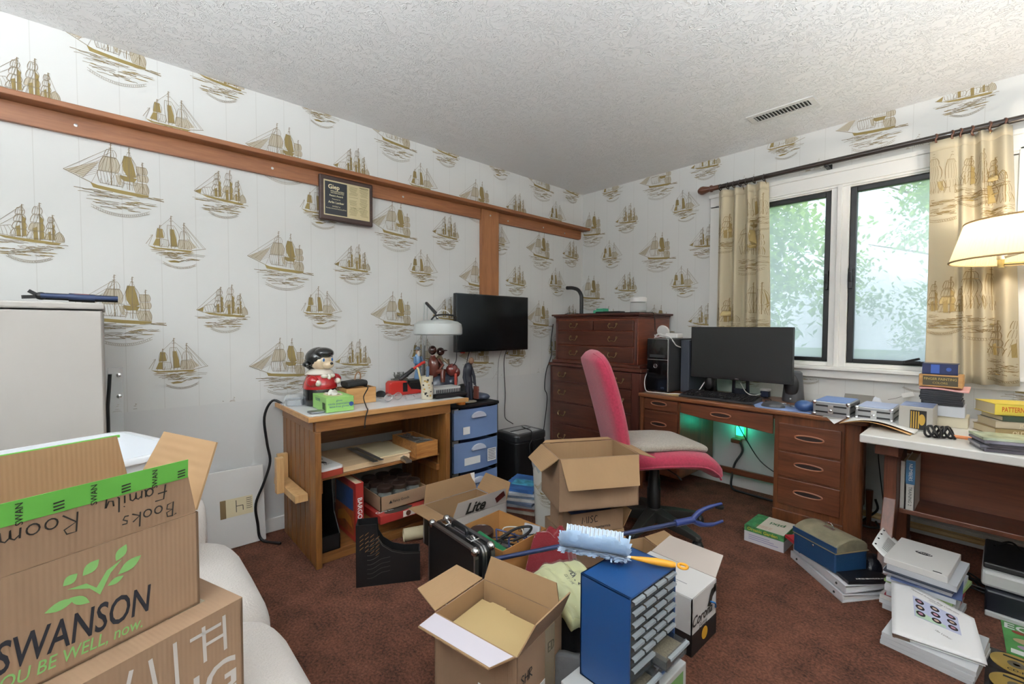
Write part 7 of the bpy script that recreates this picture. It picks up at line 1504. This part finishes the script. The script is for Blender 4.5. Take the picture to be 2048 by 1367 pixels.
def binder(name, label, pts, z0, h, spine_h, m, tilt=0):
    """binder lying flat; pts = spine far, spine near, fore-edge near, fore-edge far (xy)"""
    t = thing(name, label, 'binder', (pts[0][0], pts[0][1], z0)); a, b, c, d = [V((p[0], p[1], 0)) for p in pts]
    mb = MB()
    for zz, dz in ((0, 0), (spine_h - .003, h - spine_h)):
        vs = [a + Z_ * (z0 + zz), b + Z_ * (z0 + zz), c + Z_ * (z0 + zz + dz), d + Z_ * (z0 + zz + dz)]; vs = vs + [v + Z_ * .003 for v in vs]
        mb.add(vs, [(3, 2, 1, 0), (4, 5, 6, 7), (0, 1, 5, 4), (1, 2, 6, 5), (2, 3, 7, 6), (3, 0, 4, 7)])
    mb.build('covers', m, t, True)
    mb = MB(); vs = [a + Z_ * z0, b + Z_ * z0, b + Z_ * (z0 + spine_h), a + Z_ * (z0 + spine_h)]; n = (d - a).normalized() * .003; vs += [v + n for v in vs]; mb.add(vs, [(0, 1, 2, 3), (7, 6, 5, 4), (0, 4, 5, 1), (1, 5, 6, 2), (2, 6, 7, 3), (3, 7, 4, 0)]); sp = mb.build('spine', m, t, True)
    dn = (b - a).normalized()
    for f_ in (.14, .86):
        c_ = a.lerp(b, f_) + Z_ * (z0 + spine_h * .5); mb = MB(); mb.ell(c_, (.005, .005, .005)); mb.build('rivet', DARK, sp, True)
    mb = MB(); e = .015; q = [a.lerp(b, .03) .lerp(d.lerp(c, .03), .06), a.lerp(b, .97).lerp(d.lerp(c, .97), .06), a.lerp(b, .97).lerp(d.lerp(c, .97), .92), a.lerp(b, .03).lerp(d.lerp(c, .03), .92)]
    top = [q[0] + Z_ * (z0 + spine_h * .55), q[1] + Z_ * (z0 + spine_h * .55), q[2] + Z_ * (z0 + min(spine_h, h) * .8), q[3] + Z_ * (z0 + min(spine_h, h) * .8)]; bot = [v + Z_ * (z0 + .0035) for v in q]; vs = bot + top
    mb.add(vs, [(3, 2, 1, 0), (4, 5, 6, 7), (0, 1, 5, 4), (1, 2, 6, 5), (2, 3, 7, 6), (3, 0, 4, 7)]); mb.build('pages', PAPER, t, True)
    return t
BWH = mat('binder_white', '#c9c8cb', .4)
binder('ring_binder', 'white ring binder lying flat under the blue toolbox, lower of two', [(1.99, -.83), (2.25, -1.085), (2.39, -.87), (2.17, -.65)], .0, .012, .034, BWH)
binder('ring_binder', 'white ring binder lying flat under the blue toolbox, upper of two', [(2.0, -.825), (2.255, -1.075), (2.385, -.865), (2.17, -.645)], .036, .018, .034, BWH)
t = thing('black_manual', 'black paperback with white title under the blue toolbox', 'book', (2.27, -.87, .066), .0)
mb = MB(); vs = [V(p) for p in ((2.20, -.99, .0712), (2.262, -1.055, .0712), (2.39, -.87, .058), (2.25, -.80, .0625))]; mb.add(vs + [v + Z_ * .012 for v in vs], [(3, 2, 1, 0), (4, 5, 6, 7), (0, 1, 5, 4), (1, 2, 6, 5), (2, 3, 7, 6), (3, 0, 4, 7)]); mb.build('cover', mat('manual_black', '#17171a', .35), t, True)
mb = MB(); dirx = (V((2.39, -.87, .0702)) - V((2.262, -1.055, .0834))); mb.text('A MUST BEHAVE FOR ALL', V((2.318, -.952, .0775)), dirx, V((-.6, .45, 0)), .012, 0, .002, bold=.02); mb.build('title', PAPER, t, True)
t = thing('blue_toolbox', 'dusty blue metal toolbox with domed lid on white binders', 'toolbox', (2.155, -.88, .0735), math.atan2(-.103, .182))
TB = mat('toolbox_blue', '#1d3e62', .45, bump=.1, bscale=120); DUST = mat('dusty_lid', '#77705a', .8, var=.3, vscale=14); bw, bd_, bh = .215, .17, .085
mb = MB(); mb.box(-bw / 2, -bd_ / 2, 0, bw / 2, bd_ / 2, bh); mb.build('base', TB, t, bevel=.006)
prof = [(-bd_ / 2, bh)] + [(-bd_ / 2 + .0 + bd_ * k / 10, bh + .028 + .03 * math.sin(PI * k / 10) ** .7) for k in range(11)] + [(bd_ / 2, bh)]
mb = MB(); mb.prism(prof, 'x', -bw / 2 - .002, bw / 2 + .002)
lid = mb.build('lid', [DUST, TB], t, bevel=.006)
mb = MB(); mb.box(-bw / 2 - .003, -bd_ / 2 - .003, bh - .001, bw / 2 + .003, bd_ / 2 + .003, bh + .004); mb.build('rim', mat('rim_tan', '#8a7a5c', .6), t)
mb = MB(); mb.box(-bw / 2 - .0025, -bd_ / 2 - .0025, bh + .004, bw / 2 + .0025, -bd_ / 2 + .004, bh + .028); mb.build('lid_front', TB, t)
mb = MB(); mb.tube([(.02 * math.cos(k * PI / 10), .0, bh + .064 + .02 * math.sin(k * PI / 10)) for k in range(11)], .003, 6); mb.box(-.025, -.008, bh + .056, .025, .008, bh + .06); mb.build('handle', CHROME, lid)
mb = MB(); mb.ell((.0, -bd_ / 2 - .003, bh - .012), (.005, .003, .005)); mb.build('lock_button', CHROME, t)
t = flatbook('red_notebook', 'red notebook tucked behind the blue toolbox', 2.03, -.785, .075, .10, .12, .014, -.75, mat('notebook_red', '#c22a38', .4), 'notebook')
mb = MB(); mb.ell((2.30, -.79, .06), (.05, .07, .06)); mb.ell((2.27, -.74, .05), (.05, .05, .05)); mb.box(2.22, -.84, .0715, 2.30, -.70, .074); tag(mb.build('dark_cables_bag', mat('glossy_dark_bag', '#14161f', .25, bump=.6, bscale=40)), 'glossy dark bag of cables right of the blue toolbox', 'bag')
# paper stack by the table leg
cl_ = ['#b9bcbf', '#c4c6c9', '#c9c6c2', '#9e2c38', '#c2c4c8', '#cfcfd1', '#8aa06a', '#bfc3ca', '#4f5f88', '#c5c8ce', '#2e3442', '#b5b8bd']; z = .001
for k in range(12):
    h = (.02, .016, .018, .006, .022, .02, .012, .018, .004, .02, .006, .022)[k]; a_ = -.06 + rnd.uniform(-.10, .10)
    lb_ = ['bottom', 'second', 'third', 'dark red fourth', 'fifth', 'sixth', 'greenish seventh', 'eighth', 'blue ninth', 'tenth', 'dark eleventh', 'twelfth'][k] + ' bundle from the floor in the document stack by the table leg'
    mb = MB(); mb.obox((2.475 + rnd.uniform(-.008, .012), -.875 + rnd.uniform(-.012, .012), z + h / 2), (.20, .27, h - .0006), rz(a_)); tag(mb.build('document_bundle', mat('bundle_%d' % k, cl_[k], .6)), lb_, 'papers', 'document stack by the table leg'); z += h
t = thing('white_catalogue', 'white binder with oval emblem on top of the document stack', 'binder', (2.468, -.875, z), -.08)
mb = MB(); mb.box(-.093, -.135, 0, .093, .135, .026); mb.build('cover', mat('catalogue_white', '#cfcdca', .4), t, bevel=.002)
mb = MB(); mb.lathe([(.026, 0), (.026, .0008)], 24, (.0, .02, .026), 0, 'z', 1, .5); em = mb.build('emblem', INK, t); mb = MB(); mb.text('Ford', (0, .02, .0268), X_, Y_, .022, 0, .0006, shear=.3); mb.rect(.05, -.128, .075, -.12, (0, 0, .026), X_, Y_, 1, .0006); mb.build('emblem_lettering', [PAPER, INK], em)
def loosep(u, v): return V((2.325 + .07 * u, -.99 + .25 * v, z + .002 + .055 * (1 - u) ** 1.5 + .004 * math.sin(4 * v)))
mb = MB(); mb.sheet(loosep, 10, 10); t = mb.build('punched_page', PAPER, solid=.001); tag(t, 'punched loose page curling up at the side of the document stack', 'paper')
mb = MB()
for v_ in (.1, .35, .6, .85): p = loosep(.08, v_); mb.ell((p.x + .002, p.y, p.z + .001), (.004, .004, .003)); mb.build('punch_hole', INK, t); mb = MB()
for k in range(10): p = loosep(.35, .2 + .06 * k); q = loosep(.85, .2 + .06 * k); w2 = V((0, .004, 0)); mb.add([p + Z_ * .0012, q + Z_ * .0012, q + w2 + Z_ * .0012, p + w2 + Z_ * .0012], [(0, 1, 2, 3)])
stuff(mb.build('page_print', INK, t))
# photo binder leaning in front, with two below
for k in range(3):
    mb = MB(); mb.obox((2.53, -1.155, .008 + .016 * k), (.235, .26, .0155), rz(-.13 + .02 * k)); tag(mb.build('white_folder', mat('folder_white', '#bfc1c4', .5), bevel=.001), ['lowest', 'middle', 'upper'][k] + ' white folder under the photo-cover binder', 'folder', 'white folders on the carpet')
t = thing('photo_binder', 'white ring binder with a grid of ring photos on the cover', 'binder', (2.52, -1.15, .05))
A, B, C_, D_ = V((2.384, -.965, .13)), V((2.622, -1.10, .128)), V((2.658, -1.249, .062)), V((2.430, -1.282, .063)); nz = (B - A).cross(D_ - A).normalized()
if nz.z < 0: nz = -nz
mb = MB(); mb.sheet(lambda u, v: (A.lerp(B, u)).lerp(D_.lerp(C_, u), 1 - v) - nz * .0015, 12, 12); cvr = mb.build('front_cover', mat('binder_bright', '#d3d2d2', .35), t, True, solid=.003)
mb = MB(); vs = [v.lerp((A + B + C_ + D_) / 4, .04) - nz * .010 for v in (A, B, C_, D_)]; lo_ = [V((v.x, v.y, .05)) for v in vs]; mb.add(lo_ + vs, [(3, 2, 1, 0), (4, 5, 6, 7), (0, 1, 5, 4), (1, 2, 6, 5), (2, 3, 7, 6), (3, 0, 4, 7)]); mb.build('pages', PAPER, t, True)
def onc(u, v, h=.0006): return (A.lerp(B, u)).lerp(D_.lerp(C_, u), 1 - v) + nz * h
mb = MB(); mb.sheet(lambda u, v: onc(.28 + .52 * u, .42 + .38 * v, .0008), 8, 8); ph = mb.build('photo_panel', mat('photo_lilac', '#a9adc6', .5), cvr, True)
mb = MB(); mb.sheet(lambda u, v: onc(.30 + .34 * u, .43 + .13 * v * (1 - .6 * u), .0014), 8, 4); mb.build('photo_green', mat('photo_green', '#a6bfa4', .5), ph, True)
for i in range(3):
    for j in range(3):
        cu, cv_ = .36 + .18 * i, .50 + .115 * j; mb = MB(); ring_ = [onc(cu + .055 * math.cos(k * PI / 8), cv_ + .045 * math.sin(k * PI / 8), .0022) for k in range(16)]; mb.add(ring_, [list(range(16))], 0); inn = [onc(cu + .028 * math.cos(k * PI / 8), cv_ + .02 * math.sin(k * PI / 8), .0028) for k in range(16)]; mb.add(inn, [list(range(16))], 1); mb.build('ring_photo', [mat('photo_dark', '#2a2022', .5), [mat('photo_rose', '#a8788c', .5), mat('photo_tan', '#b39a8a', .5)][(i + j) % 2]], ph, True)
mb = MB(); X2 = (B - A).normalized(); Y2 = nz.cross(X2); mb.text('Patented Actuator Ring Collection', onc(.55, .9, .002), X2, Y2, .011, 0, .0004); mb.text('PORTFOLIO', onc(.55, .855, .002), X2, Y2, .007, 0, .0004); mb.text('Arlin Lanker', onc(.58, .28, .002), X2, Y2, .011, 0, .0004); mb.build('cover_lettering', mat('cover_ink', '#6b6460', .6), cvr, True)
mb = MB(); mb.add([D_ - nz * .004, C_.lerp(D_, .8) - nz * .004, C_.lerp(D_, .8) - nz * .016, D_ - nz * .018], [(0, 1, 2, 3)]); mb.build('wood_edge', mat('edge_brown', '#6e5a4c', .6), t, True)
# printer
t = thing('printer', 'black and white printer on the carpet under the side table', 'printer', (2.8, -.55, 0))
mb = MB(); mb.box(2.640, -.745, 0.0, 3.05, -.40, .10); mb.build('base', mat('printer_navy', '#10141f', .35), t, True, bevel=.008)
mb = MB(); mb.box(2.628, -.725, .101, 3.06, -.39, .165); mb.build('white_band', mat('printer_white', '#b9bab8', .4), t, True, bevel=.012)
mb = MB(); mb.box(2.632, -.70, .165, 3.05, -.40, .19); mb.build('lid', BLACK, t, True, bevel=.006)
mb = MB(); mb.box(2.642, -.76, .0, 3.05, -.745, .02); mb.build('front_lip', mat('printer_white', ''), t, True, bevel=.004)
for i in range(3): 
    r2 = random.Random(40 + i); cable('printer_cable', ['tangled black cable lying on the printer', 'second tangled cable drooping left of the printer', 'thin cable looping behind the printer'][i], [(2.60 + r2.uniform(-.06, .12), -.45 + r2.uniform(-.18, .06), (.197 if k % 2 else .21) if i == 0 else .012 + .03 * r2.random()) if i else (2.66 + .05 * k, -.5 + .08 * math.sin(k * 2), .199 + .006 * (k % 2)) for k in range(7)], .004, BLACK)
t = thing('garden_magazine', 'green garden magazine on the carpet by the right frame edge', 'magazine', (2.77, -.88, 0))
mb = MB(); mb.prism([(2.685, -.765), (2.87, -.765), (2.885, -1.0), (2.70, -1.0)], 'z', .0, .006); mb.build('pages', mat('mag_green', '#4f8f4a', .35, var=.3, vscale=16), t, True)
mb = MB(); mb.text('EGG', (2.75, -.80, .006), X_, Y_, .06, 0, .0008, bold=.02); mb.rect(2.71, -.995, 2.80, -.965, (0, 0, .006), X_, Y_, 0, .0008); mb.ell((2.73, -.83, .006), (.018, .012, .001), m=1); mb.ell((2.75, -.89, .006), (.035, .02, .001), m=2); mb.ell((2.75, -.935, .006), (.025, .015, .001), m=3); mb.build('cover_print', [PAPER, mat('mag_red', '#8a3a2c', .5), mat('mag_tan', '#b09a78', .5), mat('mag_lilac', '#a98aa8', .5)], t, True)
for i, (x, y, lb_) in enumerate(((2.722, -1.07, 'gold compact disc nearer the garden magazine'), (2.722, -1.205, 'gold compact disc at the bottom right frame corner'))):
    t = thing('gold_disc', lb_, 'disc', (x, y, 0), 0, 'gold discs on the carpet'); mb = MB(); mb.box(x - .07, y - .064, 0, x + .07, y + .064, .004); mb.build('sleeve', clear('disc_sleeve', '#3a3a3a', .6, .1), t, True)
    mb = MB(); mb.lathe([(.0605, .0045), (.0605, .006), (.021, .006), (.021, .0045)], 40, (x, y, 0)); d_ = mb.build('disc', mat('gold_disc', '#b79a52', .3, metal=.4), t, True)
    mb = MB(); mb.lathe([(.021, .0045), (.021, .0062), (.008, .0062), (.008, .0045)], 24, (x, y, 0)); mb.build('hub', mat('hub_grey', '#5c5648', .4), d_, True); mb = MB(); mb.text('CD-R', (x, y - .042, .006), X_, Y_, .018, 0, .0006, bold=.02); mb.rect(-.03, .032, .03, .042, (x, y, .006), X_, Y_, 0, .0006); mb.build('disc_print', INK, d_, True)
